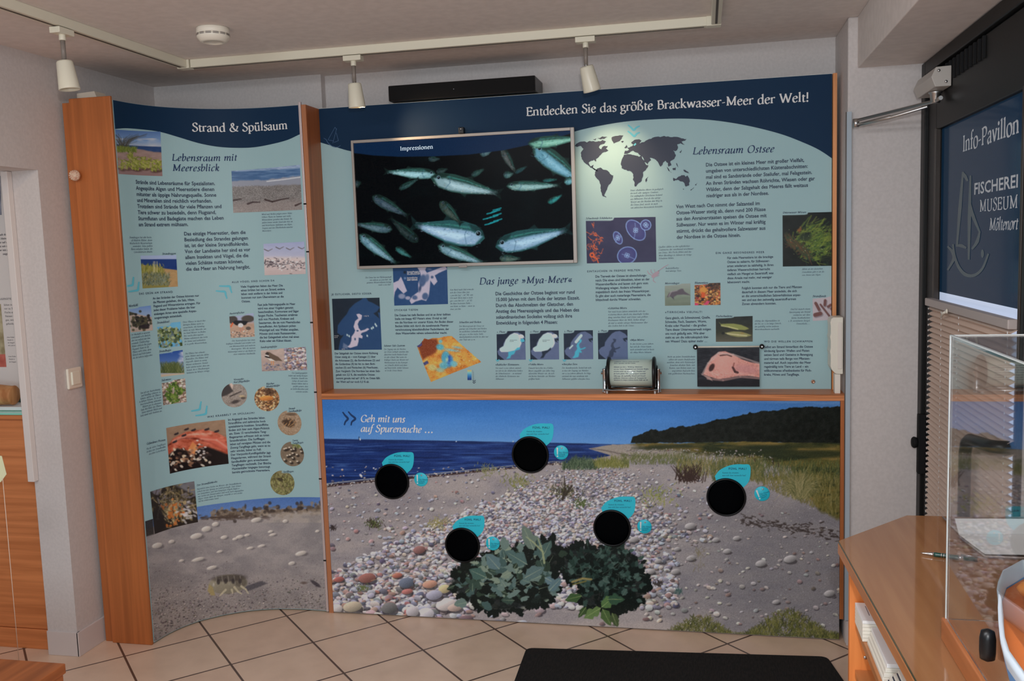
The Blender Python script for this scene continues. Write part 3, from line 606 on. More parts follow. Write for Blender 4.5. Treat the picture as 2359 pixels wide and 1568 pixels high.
# old style book face, drawn as broad-nib strokes on a 100 unit em. V: stem (x, y0, y1, serifs); C: curve; L: line; D: dot
BOWL_R = ('C', [(10, 33), (18, 41), (28, 42), (39, 35), (42, 21), (37, 6), (26, -1), (16, 1), (10, 6)])
BOWL_L = ('C', [(38, 34), (30, 41), (22, 42), (10, 35), (6, 20), (9, 5), (19, -1), (29, 2), (38, 11)])
GR = {
 'a': (43, [('C', [(8, 32), (13, 40), (22, 42), (29, 37), (31, 28)]), ('V', 31, 7, 29, ''), ('C', [(31, 8), (33, 1), (41, 2)]), ('C', [(31, 25), (17, 20), (8, 14), (8, 5), (15, -1), (24, 3), (31, 10)])]),
 'b': (49, [('V', 10, 2, 70, 'f'), BOWL_R]),
 'c': (40, [('C', [(34, 34), (29, 41), (21, 42), (10, 35), (6, 20), (10, 6), (20, -1), (29, 2), (35, 9)])]),
 'd': (50, [('V', 38, 3, 70, 'f'), BOWL_L, ('C', [(38, 6), (40, 1), (47, 2)])]),
 'e': (42, [('L', [(8, 24), (35, 27)]), ('C', [(35, 27), (32, 38), (22, 42), (11, 36), (6, 21), (10, 6), (20, -1), (30, 2), (36, 9)])]),
 'f': (29, [('V', 12, 0, 56, 'b'), ('C', [(12, 54), (14, 65), (21, 71), (30, 68)]), ('L', [(3, 40), (26, 40)])]),
 'g': (44, [('C', [(20, 42), (9, 38), (7, 28), (11, 19), (20, 16), (30, 20), (33, 29), (30, 38), (20, 42)]), ('C', [(12, 18), (8, 10), (14, 5), (28, 3), (38, -3), (37, -14), (25, -22), (10, -21), (4, -13), (10, -4), (18, 2)]), ('L', [(30, 38), (41, 40)])]),
 'h': (52, [('V', 10, 0, 70, 'bf'), ('V', 39, 0, 28, 'b'), ('C', [(10, 31), (19, 40), (29, 42), (37, 38), (39, 27)])]),
 'i': (24, [('V', 11, 0, 42, 'bf'), ('D', 11, 58)]),
 'j': (22, [('V', 11, -12, 42, 'f'), ('C', [(11, -10), (9, -20), (1, -23)]), ('D', 11, 58)]),
 'k': (48, [('V', 10, 0, 70, 'bf'), ('L', [(11, 20), (34, 41)]), ('L', [(18, 26), (39, 0)]), ('L', [(27, 41), (41, 41)]), ('L', [(33, 1), (47, 1)])]),
 'l': (24, [('V', 11, 0, 70, 'bf')]),
 'm': (78, [('V', 10, 0, 42, 'bf'), ('V', 38, 0, 29, 'b'), ('V', 66, 0, 28, 'b'), ('C', [(10, 32), (18, 40), (27, 42), (36, 38), (38, 28)]), ('C', [(38, 32), (46, 40), (55, 42), (64, 38), (66, 27)])]),
 'n': (52, [('V', 10, 0, 42, 'bf'), ('V', 39, 0, 28, 'b'), ('C', [(10, 31), (19, 40), (29, 42), (37, 38), (39, 27)])]),
 'o': (48, [('C', [(24, 42), (11, 37), (6, 21), (11, 4), (24, -1), (37, 4), (42, 21), (37, 37), (24, 42)])]),
 'p': (50, [('V', 10, -22, 42, 'bf'), BOWL_R]),
 'q': (50, [('V', 38, -22, 40, 'b'), BOWL_L]),
 'r': (35, [('V', 10, 0, 42, 'bf'), ('C', [(10, 30), (17, 38), (25, 42), (33, 38)])]),
 's': (35, [('C', [(29, 34), (25, 41), (17, 42), (9, 37), (10, 28), (19, 22), (28, 16), (29, 7), (23, 0), (13, -1), (6, 6)])]),
 't': (29, [('V', 12, 6, 50, ''), ('C', [(12, 8), (15, 0), (22, 0), (28, 4)]), ('L', [(4, 40), (27, 40)])]),
 'u': (52, [('V', 10, 12, 42, 'f'), ('C', [(10, 14), (13, 3), (22, -1), (32, 4), (38, 12)]), ('V', 38, 2, 42, 'f'), ('C', [(38, 6), (40, 1), (47, 2)])]),
 'v': (44, [('L', [(7, 41), (22, 0)]), ('L', [(22, 0), (37, 41)]), ('L', [(1, 41), (14, 41)]), ('L', [(30, 41), (43, 41)])]),
 'w': (66, [('L', [(6, 41), (19, 0)]), ('L', [(19, 0), (33, 41)]), ('L', [(33, 41), (46, 0)]), ('L', [(46, 0), (60, 41)]), ('L', [(0, 41), (13, 41)]), ('L', [(53, 41), (66, 41)])]),
 'y': (44, [('L', [(7, 41), (22, 0)]), ('C', [(37, 41), (22, 0), (14, -18), (4, -22)]), ('L', [(1, 41), (14, 41)]), ('L', [(30, 41), (43, 41)])]),
 'z': (40, [('L', [(6, 40), (34, 40)]), ('L', [(33, 39), (7, 1)]), ('L', [(6, 1), (35, 1)])]),
 'ß': (51, [('V', 10, 0, 56, 'b'), ('C', [(10, 54), (14, 67), (24, 71), (34, 65), (35, 55), (28, 46), (25, 40), (31, 33), (40, 24), (42, 11), (35, 1), (24, 1)])]),
 'S': (47, [('C', [(39, 51), (36, 61), (25, 66), (12, 60), (11, 47), (22, 37), (35, 29), (40, 16), (33, 3), (20, -1), (7, 5), (6, 15)])]),
 'E': (54, [('V', 13, 0, 64, 'bt'), ('L', [(13, 63), (46, 63), (47, 52)]), ('L', [(13, 34), (40, 34)]), ('L', [(40, 41), (40, 27)]), ('L', [(13, 1), (48, 1), (51, 14)])]),
 'F': (50, [('V', 13, 0, 64, 'bt'), ('L', [(13, 63), (45, 63), (46, 52)]), ('L', [(13, 34), (38, 34)]), ('L', [(38, 41), (38, 27)])]),
 'B': (56, [('V', 13, 0, 64, 'bt'), ('C', [(13, 63), (30, 64), (41, 56), (40, 42), (30, 35), (14, 34)]), ('C', [(20, 35), (40, 33), (49, 21), (44, 5), (30, 0), (13, 1)])]),
 'D': (68, [('V', 13, 0, 64, 'bt'), ('C', [(13, 63), (34, 63), (54, 54), (61, 32), (54, 10), (34, 1), (13, 1)])]),
 'G': (64, [('C', [(55, 50), (50, 60), (37, 65), (18, 58), (7, 34), (15, 8), (35, -1), (55, 5)]), ('V', 55, 4, 28, 't')]),
 'I': (28, [('V', 14, 0, 64, 'bt')]),
 'K': (62, [('V', 13, 0, 64, 'bt'), ('L', [(15, 33), (50, 63)]), ('L', [(24, 41), (55, 1)]), ('L', [(42, 63), (58, 63)]), ('L', [(48, 1), (63, 1)])]),
 'L': (52, [('V', 13, 0, 64, 'bt'), ('L', [(13, 1), (46, 1), (50, 15)])]),
 'M': (82, [('V', 15, 0, 62, 'b'), ('L', [(15, 62), (41, 4)]), ('L', [(41, 4), (67, 62)]), ('V', 67, 0, 62, 'b'), ('L', [(6, 63), (17, 63)]), ('L', [(66, 63), (77, 63)])]),
 'O': (69, [('C', [(34, 65), (16, 57), (7, 32), (16, 7), (34, -1), (53, 7), (62, 32), (53, 57), (34, 65)])]),
 'P': (53, [('V', 13, 0, 64, 'bt'), ('C', [(13, 63), (30, 64), (44, 58), (46, 44), (36, 32), (20, 30)])]),
 'R': (58, [('V', 13, 0, 64, 'bt'), ('C', [(13, 63), (30, 64), (42, 58), (43, 44), (34, 33), (14, 32)]), ('L', [(28, 33), (54, 1)]), ('L', [(48, 1), (60, 1)])]),
 'A': (64, [('L', [(8, 1), (31, 64)]), ('L', [(31, 64), (55, 1)]), ('L', [(17, 24), (46, 24)]), ('L', [(1, 1), (16, 1)]), ('L', [(46, 1), (63, 1)])]),
 'N': (70, [('V', 13, 0, 62, 'b'), ('L', [(12, 63), (57, 2)]), ('V', 57, 2, 63, 't'), ('L', [(5, 63), (15, 63)])]),
 'H': (70, [('V', 13, 0, 64, 'bt'), ('V', 57, 0, 64, 'bt'), ('L', [(13, 33), (57, 33)])]),
 'J': (30, [('V', 15, -6, 64, 't'), ('C', [(15, -4), (12, -14), (2, -16)])]),
 'Q': (69, [('C', [(34, 65), (16, 57), (7, 32), (16, 7), (34, -1), (53, 7), (62, 32), (53, 57), (34, 65)]), ('C', [(36, 0), (50, -12), (68, -14)])]),
 'T': (57, [('V', 28, 0, 64, 'b'), ('L', [(4, 52), (6, 63), (51, 63), (53, 52)])]),
 'U': (68, [('V', 14, 18, 64, 't'), ('C', [(14, 20), (18, 4), (34, -1), (50, 5), (54, 20)]), ('V', 54, 18, 64, 't')]),
 'V': (62, [('L', [(8, 63), (31, 0)]), ('L', [(31, 0), (54, 63)]), ('L', [(1, 63), (16, 63)]), ('L', [(46, 63), (61, 63)])]),
 'W': (92, [('L', [(8, 63), (28, 0)]), ('L', [(28, 0), (47, 63)]), ('L', [(44, 63), (64, 0)]), ('L', [(64, 0), (84, 63)]), ('L', [(1, 63), (16, 63)]), ('L', [(76, 63), (91, 63)])]),
 'Y': (58, [('L', [(7, 63), (29, 30)]), ('L', [(29, 30), (50, 63)]), ('V', 29, 0, 30, 'b'), ('L', [(1, 63), (14, 63)]), ('L', [(44, 63), (57, 63)])]),
 'Z': (56, [('L', [(8, 53), (8, 63), (49, 63)]), ('L', [(48, 62), (7, 2)]), ('L', [(6, 1), (48, 1), (51, 13)])]),
 '&': (74, [('C', [(66, 38), (56, 14), (38, 0), (18, 0), (7, 12), (11, 26), (28, 38), (36, 50), (30, 63), (20, 61), (18, 48), (30, 28), (48, 8), (68, 1)]), ('L', [(56, 38), (72, 38)])]),
 '!': (24, [('V', 12, 20, 66, ''), ('D', 12, 3)]), '-': (30, [('L', [(4, 21), (25, 24)])]), '–': (46, [('L', [(2, 22), (44, 22)])]),
 '.': (22, [('D', 10, 3)]), ',': (22, [('C', [(11, 5), (12, 0), (6, -9)])]), ':': (22, [('D', 10, 3), ('D', 10, 36)]),
 '»': (42, [('L', [(6, 38), (18, 21), (6, 5)]), ('L', [(21, 38), (33, 21), (21, 5)])]), '«': (42, [('L', [(18, 38), (6, 21), (18, 5)]), ('L', [(33, 38), (21, 21), (33, 5)])]),
 '…': (84, [('D', 12, 4), ('D', 42, 4), ('D', 72, 4)]), '(': (26, [('C', [(22, 70), (9, 45), (9, 15), (22, -12)])]), ')': (26, [('C', [(4, 70), (17, 45), (17, 15), (4, -12)])]),
 '°': (26, [('C', [(13, 66), (5, 58), (13, 50), (21, 58), (13, 66)])]), '²': (26, [('C', [(5, 62), (12, 68), (19, 62), (5, 42), (21, 42)])]),
 '0': (47, [('C', [(23, 42), (11, 37), (6, 21), (11, 4), (23, -1), (36, 4), (41, 21), (36, 37), (23, 42)])]), '1': (34, [('V', 17, 0, 42, 'bf')]),
 '2': (42, [('C', [(7, 32), (14, 42), (28, 40), (30, 28), (7, 2)]), ('L', [(7, 1), (38, 1)])]), '3': (42, [('C', [(7, 38), (20, 43), (30, 32), (18, 20)]), ('C', [(18, 20), (34, 12), (32, -8), (16, -20), (5, -18)])]),
 '4': (46, [('L', [(42, 1), (4, 1), (32, 42)]), ('V', 32, -18, 42, '')]), '5': (42, [('L', [(36, 42), (12, 42), (10, 22)]), ('C', [(10, 22), (28, 20), (36, 4), (26, -14), (6, -19)])]),
 '6': (46, [('C', [(38, 62), (18, 50), (6, 22), (14, 2), (30, 0), (40, 16), (32, 34), (12, 30)])]), '8': (46, [('C', [(23, 62), (10, 50), (20, 36), (38, 20), (34, 2), (14, 0), (8, 16), (24, 34), (36, 48), (23, 62)])]),
 '9': (46, [('C', [(8, -18), (28, -6), (40, 22), (32, 40), (16, 42), (6, 26), (16, 10), (36, 14)])]),
 '?': (38, [('C', [(8, 56), (16, 66), (28, 62), (30, 48), (18, 34), (17, 20)]), ('D', 17, 3)]),
}
# the slanted companion: narrower, single-storey a, tails instead of foot serifs
TAIL = lambda x: ('C', [(x, 8), (x + 2, 0), (x + 9, 4)])
HEAD = lambda x: ('C', [(x - 8, 34), (x - 3, 40), (x, 41), (x, 36)])
GI = dict(GR); GI.update({
 'a': (45, [('C', [(35, 34), (27, 41), (17, 38), (7, 22), (7, 6), (14, -1), (25, 6), (34, 22)]), ('V', 35, 6, 41, ''), TAIL(35)]),
 'b': (43, [('V', 9, 6, 70, 'f'), ('C', [(9, 24), (19, 39), (29, 42), (37, 33), (34, 14), (22, 0), (11, 2), (9, 10)])]),
 'c': (36, [('C', [(31, 35), (26, 42), (15, 37), (7, 22), (8, 5), (16, -1), (29, 8)])]),
 'd': (46, [('C', [(35, 34), (27, 41), (17, 38), (7, 22), (7, 6), (14, -1), (25, 6), (34, 22)]), ('V', 35, 6, 70, 'f'), TAIL(35)]),
 'e': (36, [('C', [(8, 18), (22, 23), (30, 32), (25, 41), (15, 37), (7, 22), (8, 5), (16, -1), (29, 8)])]),
 'f': (26, [('C', [(33, 66), (25, 71), (17, 60), (13, 30), (9, -8), (2, -22), (-8, -19)]), ('L', [(3, 40), (27, 40)])]),
 'h': (46, [('V', 9, 0, 70, 'f'), ('C', [(9, 20), (19, 36), (29, 42), (36, 34), (35, 20), (35, 8), (37, 0), (44, 5)])]),
 'i': (24, [HEAD(10), ('V', 10, 6, 38, ''), TAIL(10), ('D', 11, 58)]),
 'k': (44, [('V', 9, 0, 70, 'f'), ('C', [(10, 20), (24, 40), (33, 36), (26, 24), (12, 21)]), ('C', [(18, 21), (28, 4), (34, 0), (42, 5)])]),
 'l': (23, [('V', 10, 6, 70, 'f'), TAIL(10)]),
 'm': (68, [HEAD(9), ('V', 9, 0, 38, ''), ('C', [(9, 18), (18, 36), (27, 42), (33, 36), (32, 20), (32, 0)]), ('C', [(32, 18), (41, 36), (50, 42), (57, 35), (56, 20), (56, 8), (58, 0), (65, 5)])]),
 'n': (46, [HEAD(9), ('V', 9, 0, 38, ''), ('C', [(9, 18), (19, 36), (29, 42), (36, 34), (35, 20), (35, 8), (37, 0), (44, 5)])]),
 'o': (41, [('C', [(23, 42), (12, 35), (6, 18), (9, 3), (18, -1), (30, 6), (36, 24), (32, 38), (23, 42)])]),
 'p': (44, [HEAD(10), ('V', 10, -22, 38, 'b'), ('C', [(10, 20), (20, 37), (30, 42), (38, 33), (35, 14), (24, 0), (13, 1), (10, 8)])]),
 'r': (32, [HEAD(9), ('V', 9, 0, 38, ''), ('C', [(9, 18), (16, 34), (24, 42), (32, 39)])]),
 's': (30, [('C', [(27, 35), (21, 42), (12, 38), (12, 28), (21, 17), (23, 6), (14, -1), (4, 4)])]),
 't': (26, [('C', [(13, 53), (12, 20), (12, 6), (15, 0), (24, 5)]), ('L', [(4, 40), (25, 40)])]),
 'u': (46, [HEAD(9), ('C', [(9, 38), (8, 14), (9, 3), (15, -1), (26, 8), (35, 24)]), ('V', 35, 6, 41, ''), TAIL(35)]),
 'v': (40, [('C', [(3, 36), (9, 41), (11, 34), (15, 0)]), ('C', [(15, 0), (30, 16), (35, 34), (31, 41)])]),
 'w': (60, [('C', [(3, 36), (9, 41), (11, 34), (14, 0)]), ('C', [(14, 0), (26, 18), (32, 38)]), ('L', [(32, 38), (34, 0)]), ('C', [(34, 0), (49, 16), (55, 34), (51, 41)])]),
 'y': (40, [('C', [(3, 36), (9, 41), (12, 34), (16, 0)]), ('C', [(35, 40), (32, 20), (18, -8), (6, -21), (-4, -21)])]),
 'g': (42, [('C', [(22, 42), (11, 37), (8, 26), (14, 18), (26, 20), (32, 30), (29, 40), (22, 42)]), ('C', [(14, 18), (10, 10), (18, 4), (30, 0), (33, -12), (20, -22), (4, -20), (0, -12), (8, -4), (18, 2)]), ('L', [(29, 39), (39, 41)])]),
})
for G_ in (GR, GI):
    for u, b_, dx in (('ä', 'a', 22), ('ö', 'o', 24), ('ü', 'u', 25), ('Ä', 'A', 31), ('Ö', 'O', 34), ('Ü', 'U', 34)):
        h_ = 58 if b_.islower() else 78; G_[u] = (G_[b_][0], G_[b_][1] + [('D', dx - 8, h_), ('D', dx + 8, h_)])
def nib_stroke(pts, thick, thin, phi=.42):
    """quad strip of a broad nib drawn along pts"""
    n = len(pts); P = np.array(pts, float); vs = []
    for i in range(n):
        t = P[min(i + 1, n - 1)] - P[max(i - 1, 0)]
        L_ = math.hypot(*t) or 1; t /= L_
        a = math.atan2(t[1], t[0]) - phi; w = .5 * math.sqrt((thick * math.sin(a)) ** 2 + (thin * math.cos(a)) ** 2)
        nx = np.array([-t[1], t[0]]) * w; vs += [P[i] + nx, P[i] - nx]
    return vs, [(2 * i, 2 * i + 1, 2 * i + 3, 2 * i + 2) for i in range(n - 1)]
_gc = {}
def serif_glyph(ch, italic, fine, weight):
    key = (ch, italic, fine, weight)
    if key in _gc: return _gc[key]
    adv, st = (GI if italic else GR).get(ch, (28, []))
    n = 1 if fine else 5; th, tn = 10.5 * weight, 3.6 * weight; V = []; F = []; Z = []
    def put(vs, fs): k = len(V); Z.extend([(Z[-1] + 1 if Z else 0)] * len(vs)); V.extend(vs); F.extend([tuple(k + i for i in f) for f in fs])
    for s in st:
        if s[0] == 'V':
            _, x, y0, y1, fl = s; w = th * .46
            put([(x - w, y0), (x + w, y0), (x + w, y1), (x - w, y1)], [(0, 1, 2, 3)])
            sl = 9.5 if not fine else 8; h = 3.4 * weight
            for c, y, sg in (('b', y0, 1), ('t', y1, -1)):
                if c in fl and not (italic and y1 < 50 and fine):
                    put([(x - sl, y), (x + sl, y), (x + sl, y + sg * h * .7), (x + w, y + sg * h * 2), (x - w, y + sg * h * 2), (x - sl, y + sg * h * .7)], [(0, 1, 2, 3, 4, 5)])
            if 'f' in fl: put([(x + w, y1 + 1.5), (x - w, y1 - .5), (x - 9, y1 - 5.5), (x - 9, y1 - 7.5), (x - w, y1 - 6.5), (x + w, y1 - 6)], [(0, 1, 2, 3, 4, 5)])
        elif s[0] == 'D':
            r = th * .62; m = 5 if fine else 12
            put([(s[1] + r * math.cos(2 * math.pi * i / m), s[2] + r * math.sin(2 * math.pi * i / m)) for i in range(m)], [tuple(range(m))])
        else:
            pts = cat_rom(s[1], n) if s[0] == 'C' else s[1]
            if s[0] == 'L':
                for a_, b_ in zip(pts[:-1], pts[1:]): put(*nib_stroke([a_, b_], th, tn))
            else: put(*nib_stroke(pts, th, tn))
    V = np.array(V, float).reshape(-1, 2) / 100
    if italic: V[:, 0] += V[:, 1] * .19
    V = np.hstack([V, np.array(Z, float).reshape(-1, 1) * .00006])     # overlapping strokes lie a hair above each other
    _gc[key] = (adv / 100, V, F); return _gc[key]
_sg = {}
def sans_glyph(ch, bold):
    key = (ch, bold)
    if key in _sg: return _sg[key]
    def body(t, off):
        c = bpy.data.curves.new('t', 'FONT'); c.body = t; c.resolution_u = 2; c.offset = off; c.size = 1
        o = bpy.data.objects.new('t', c); COL.objects.link(o); dg = bpy.context.evaluated_depsgraph_get(); dg.update()
        me = bpy.data.meshes.new_from_object(o.evaluated_get(dg)); v = np.array([p.co[:2] for p in me.vertices]).reshape(-1, 2); f = [tuple(p.vertices) for p in me.polygons]
        bpy.data.objects.remove(o); bpy.data.curves.remove(c); bpy.data.meshes.remove(me); return v, f
    if ch == ' ': _sg[key] = (.30, np.zeros((0, 2)), []); return _sg[key]
    v, f = body(ch, .018 if bold and ch != 'M' else 0.0)
    if bold and ch == 'M':                              # two slightly shifted impressions instead of a swollen outline
        n = len(v); v = np.vstack([np.hstack([v + (d, 0), np.full((n, 1), z)]) for d, z in ((-.016, 0), (.016, .00006))]); f = f + [tuple(i + n for i in p) for p in f]
    a = body(ch + '|', 0)[0][:, 0].max() - body('|', 0)[0][:, 0].max()
    _sg[key] = (float(a), v, f); return _sg[key]
class Text:
    """collects lettering in the surface coordinates (u, v) of one board"""
    def __init__(s): s.V = []; s.F = []; s.n = 0
    def raw(s, V, F):
        V = np.asarray(V, float)
        if len(V) == 0: return
        if V.shape[1] == 2: V = np.hstack([V, np.zeros((len(V), 1))])
        s.V.append(V); s.F += [tuple(s.n + i for i in f) for f in F]; s.n += len(V)
    def run(s, txt, face, fine=False, weight=1.0, track=0.0):
        x = 0; out = []
        for ch in txt:
            if face == 'sans': a, V, F = sans_glyph(ch, weight > 1)
            else: a, V, F = serif_glyph(ch, face == 'italic', fine, weight)
            out.append((x, V, F)); x += a + track
        return x - track, out
    def line(s, txt, u, v, size, ang=0.0, face='sans', xs=1.0, fine=False, weight=1.0, track=0.0, align='l'):
        w, gl = s.run(txt, face, fine, weight, track); ca, sa = math.cos(ang), math.sin(ang); off = -w if align == 'r' else 0
        for x, V, F in gl:
            if len(V) == 0: continue
            a = (V[:, 0] + x + off) * size * xs; b = V[:, 1] * size
            s.raw(np.stack([u + a * ca - b * sa, v + a * sa + b * ca, V[:, 2] if V.shape[1] > 2 else 0 * a], 1), F)
    def fit(s, txt, p0, p1, h=None, **k):
        """one line from baseline start p0 to baseline end p1; h = size (em), else from natural proportions"""
        w, _ = s.run(txt, k.get('face', 'sans'), k.get('fine', False), k.get('weight', 1.0), k.get('track', 0.0))
        d = np.array(p1) - np.array(p0); L_ = math.hypot(*d); size = h if h else L_ / w
        s.line(txt, p0[0], p0[1], size, math.atan2(d[1], d[0]), xs=L_ / w / size, **k)
# ================================================================ printed pictures (colours of the prints, worked out on a fine grid)
RNG = np.random.default_rng(7)
class Art:
    def __init__(s, x0, y0, x1, y1, c=(128, 128, 128), ss=1.0):
        s.x0, s.y0, s.ss = x0, y0, ss; s.w, s.h = int((x1 - x0) * ss) + 1, int((y1 - y0) * ss) + 1; s.x1, s.y1 = x1, y1
        s.a = np.empty((s.h, s.w, 3), np.float32); s.a[:] = c
        yy, xx = np.mgrid[0:s.h, 0:s.w]; s.X = (xx / ss + x0).astype(np.float32); s.Y = (yy / ss + y0).astype(np.float32)
    def noise(s, sx, sy=None, seed=0, oct=3):
        sy = sy or sx; g = np.random.default_rng(seed + 11); out = np.zeros((s.h, s.w), np.float32); amp = 1; tot = 0
        for o in range(oct):
            fx, fy = sx / 2 ** o, sy / 2 ** o
            gx, gy = (s.X - s.x0) / fx, (s.Y - s.y0) / fy
            T_ = g.random((int(gy.max()) + 3, int(gx.max()) + 3)).astype(np.float32)
            ix, iy = gx.astype(int), gy.astype(int); tx, ty = gx - ix, gy - iy; tx = tx * tx * (3 - 2 * tx); ty = ty * ty * (3 - 2 * ty)
            out += amp * ((T_[iy, ix] * (1 - tx) + T_[iy, ix + 1] * tx) * (1 - ty) + (T_[iy + 1, ix] * (1 - tx) + T_[iy + 1, ix + 1] * tx) * ty); tot += amp; amp *= .55
        return out / tot
    def mix(s, m, c):
        m = np.clip(m, 0, 1)[..., None]; s.a = s.a * (1 - m) + np.asarray(c, np.float32) * m; return s
    def vgrad(s, stops):
        ys = [t[0] for t in stops]
        for k in range(3): s.a[..., k] = np.interp(s.Y, ys, [t[1][k] for t in stops])
        return s
    def tex(s, amt, sx, sy=None, seed=0, m=None, oct=3):
        n = (s.noise(sx, sy, seed, oct) - .5) * 2 * amt
        if m is not None: n = n * np.clip(m, 0, 1)
        s.a += n[..., None]; return s
    def grain(s, amt, m=None, seed=1):
        n = np.random.default_rng(seed).normal(0, amt, (s.h, s.w)).astype(np.float32)
        if m is not None: n *= np.clip(m, 0, 1)
        s.a += n[..., None]; return s
    def _win(s, x0, y0, x1, y1):
        i0, i1 = max(0, int((x0 - s.x0) * s.ss) - 1), min(s.w, int((x1 - s.x0) * s.ss) + 3); j0, j1 = max(0, int((y0 - s.y0) * s.ss) - 1), min(s.h, int((y1 - s.y0) * s.ss) + 3)
        return (slice(j0, j1), slice(i0, i1)) if i1 > i0 and j1 > j0 else None
    def below(s, pts, soft=1.0, wob=0, seed=0, sx=12):
        """mask of everything under a polyline"""
        y = np.interp(s.X, [p[0] for p in pts], [p[1] for p in pts])
        if wob: y = y + (s.noise(sx, 1e5, seed, 3) - .5) * 2 * wob
        return np.clip((s.Y - y) / soft + .5, 0, 1)
    def pmask(s, pts, soft=1.0, win=None):
        P = np.asarray(pts, float); w = win or (slice(0, s.h), slice(0, s.w)); X, Y = s.X[w], s.Y[w]
        ins = np.zeros(X.shape, bool); d = np.full(X.shape, 1e9, np.float32); n = len(P)
        for i in range(n):
            (xa, ya), (xb, yb) = P[i], P[(i + 1) % n]
            if ya != yb:
                c = ((ya > Y) != (yb > Y)) & (X < (xb - xa) * (Y - ya) / (yb - ya) + xa); ins ^= c
            ex, ey = xb - xa, yb - ya; L2 = ex * ex + ey * ey or 1; t = np.clip(((X - xa) * ex + (Y - ya) * ey) / L2, 0, 1)
            d = np.minimum(d, (X - xa - t * ex) ** 2 + (Y - ya - t * ey) ** 2)
        d = np.sqrt(d); return np.clip(np.where(ins, d, -d) / soft + .5, 0, 1)
    def poly(s, pts, c, soft=1.0, op=1.0):
        P = np.asarray(pts, float); w = s._win(P[:, 0].min() - 2, P[:, 1].min() - 2, P[:, 0].max() + 2, P[:, 1].max() + 2)
        if w is None: return s
        m = (s.pmask(pts, soft, w) * op)[..., None]; s.a[w] = s.a[w] * (1 - m) + np.asarray(c, np.float32) * m; return s
    def ell(s, cx, cy, rx, ry, c, rot=0.0, op=1.0, soft=1.0, shade=0.0):
        R_ = max(rx, ry) + soft; w = s._win(cx - R_, cy - R_, cx + R_, cy + R_)
        if w is None: return s
        dx, dy = s.X[w] - cx, s.Y[w] - cy; ca, sa = math.cos(rot), math.sin(rot); u, v = (dx * ca + dy * sa) / rx, (-dx * sa + dy * ca) / ry
        d = np.sqrt(u * u + v * v); m = (np.clip((1 - d) * min(rx, ry) / soft + .5, 0, 1) * op)[..., None]
        col = np.asarray(c, np.float32)
        if shade: col = col * (1 + shade * np.clip(-v * .8 - u * .45, -1, 1))[..., None]
        s.a[w] = s.a[w] * (1 - m) + col * m; return s
    def stroke(s, pts, r, c, op=1.0, r1=None, soft=1.0):
        n = len(pts) - 1
        for i in range(n):
            (xa, ya), (xb, yb) = pts[i], pts[i + 1]; ra = r if r1 is None else r + (r1 - r) * i / n; rb = r if r1 is None else r + (r1 - r) * (i + 1) / n
            R_ = max(ra, rb) + soft; w = s._win(min(xa, xb) - R_, min(ya, yb) - R_, max(xa, xb) + R_, max(ya, yb) + R_)
            if w is None: continue
            ex, ey = xb - xa, yb - ya; L2 = ex * ex + ey * ey or 1; X, Y = s.X[w] - xa, s.Y[w] - ya; t = np.clip((X * ex + Y * ey) / L2, 0, 1)
            d = np.hypot(X - t * ex, Y - t * ey); m = (np.clip((ra + (rb - ra) * t - d) / soft + .5, 0, 1) * op)[..., None]
            s.a[w] = s.a[w] * (1 - m) + np.asarray(c, np.float32) * m
        return s
    def stones(s, n, box, size, cols, g=None, inside=None, flat=.65, shade=.28, sh=.7, jit=22):
        g = g or RNG; x0, y0, x1, y1 = box; P = g.random((n, 2)) * (x1 - x0, y1 - y0) + (x0, y0); P = P[np.argsort(P[:, 1])]
        for x, y in P:
            if inside is not None and g.random() > inside(x, y): continue
            r = size(x, y) * g.uniform(.45, 1.35); f = flat * g.uniform(.7, 1.3); c = np.array(cols[g.integers(len(cols))], float) + g.normal(0, jit * .35) + g.normal(0, jit * .15, 3)
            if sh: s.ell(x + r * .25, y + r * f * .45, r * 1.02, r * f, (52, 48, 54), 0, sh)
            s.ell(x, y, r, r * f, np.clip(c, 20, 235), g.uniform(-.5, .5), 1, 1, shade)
        return s
    def blades(s, n, box, length, cols, lean=.35, r=.6, g=None, op=.8, inside=None):
        g = g or RNG; x0, y0, x1, y1 = box; P = g.random((n, 2)) * (x1 - x0, y1 - y0) + (x0, y0); P = P[np.argsort(P[:, 1])]
        for x, y in P:
            if inside is not None and g.random() > inside(x, y): continue
            L_ = length(x, y) * g.uniform(.6, 1.3); a = g.normal(0, lean); b = a + g.normal(0, lean * .7)
            c = np.array(cols[g.integers(len(cols))], float) + g.normal(0, 8)
            s.stroke([(x, y), (x + math.sin(a) * L_ * .55, y - math.cos(a) * L_ * .55), (x + math.sin(a) * L_ * .55 + math.sin(b) * L_ * .45, y - math.cos(a) * L_ * .55 - math.cos(b) * L_ * .45)], r, np.clip(c, 0, 255), op, r * .4)
        return s
    def leaf(s, x, y, L_, ang, wid, c, vein=None, g=None, wav=.25):
        g = g or RNG; n = 9; pts = []
        for sg in (1, -1):
            for i in (range(n) if sg == 1 else range(n - 1, -1, -1)):
                t = i / (n - 1); w = wid * L_ * (math.sin(math.pi * t ** .8) ** .8) * (1 + g.uniform(-wav, wav) * (1.6 if i % 2 else 1)); pts.append((x + math.cos(ang) * L_ * t - math.sin(ang) * w * sg * .5, y + math.sin(ang) * L_ * t + math.cos(ang) * w * sg * .5))
        s.poly(pts, c, 1.0)
        if vein is not None: s.stroke([(x, y), (x + math.cos(ang) * L_ * .85, y + math.sin(ang) * L_ * .85)], .7, vein, .75, .3)
        return s
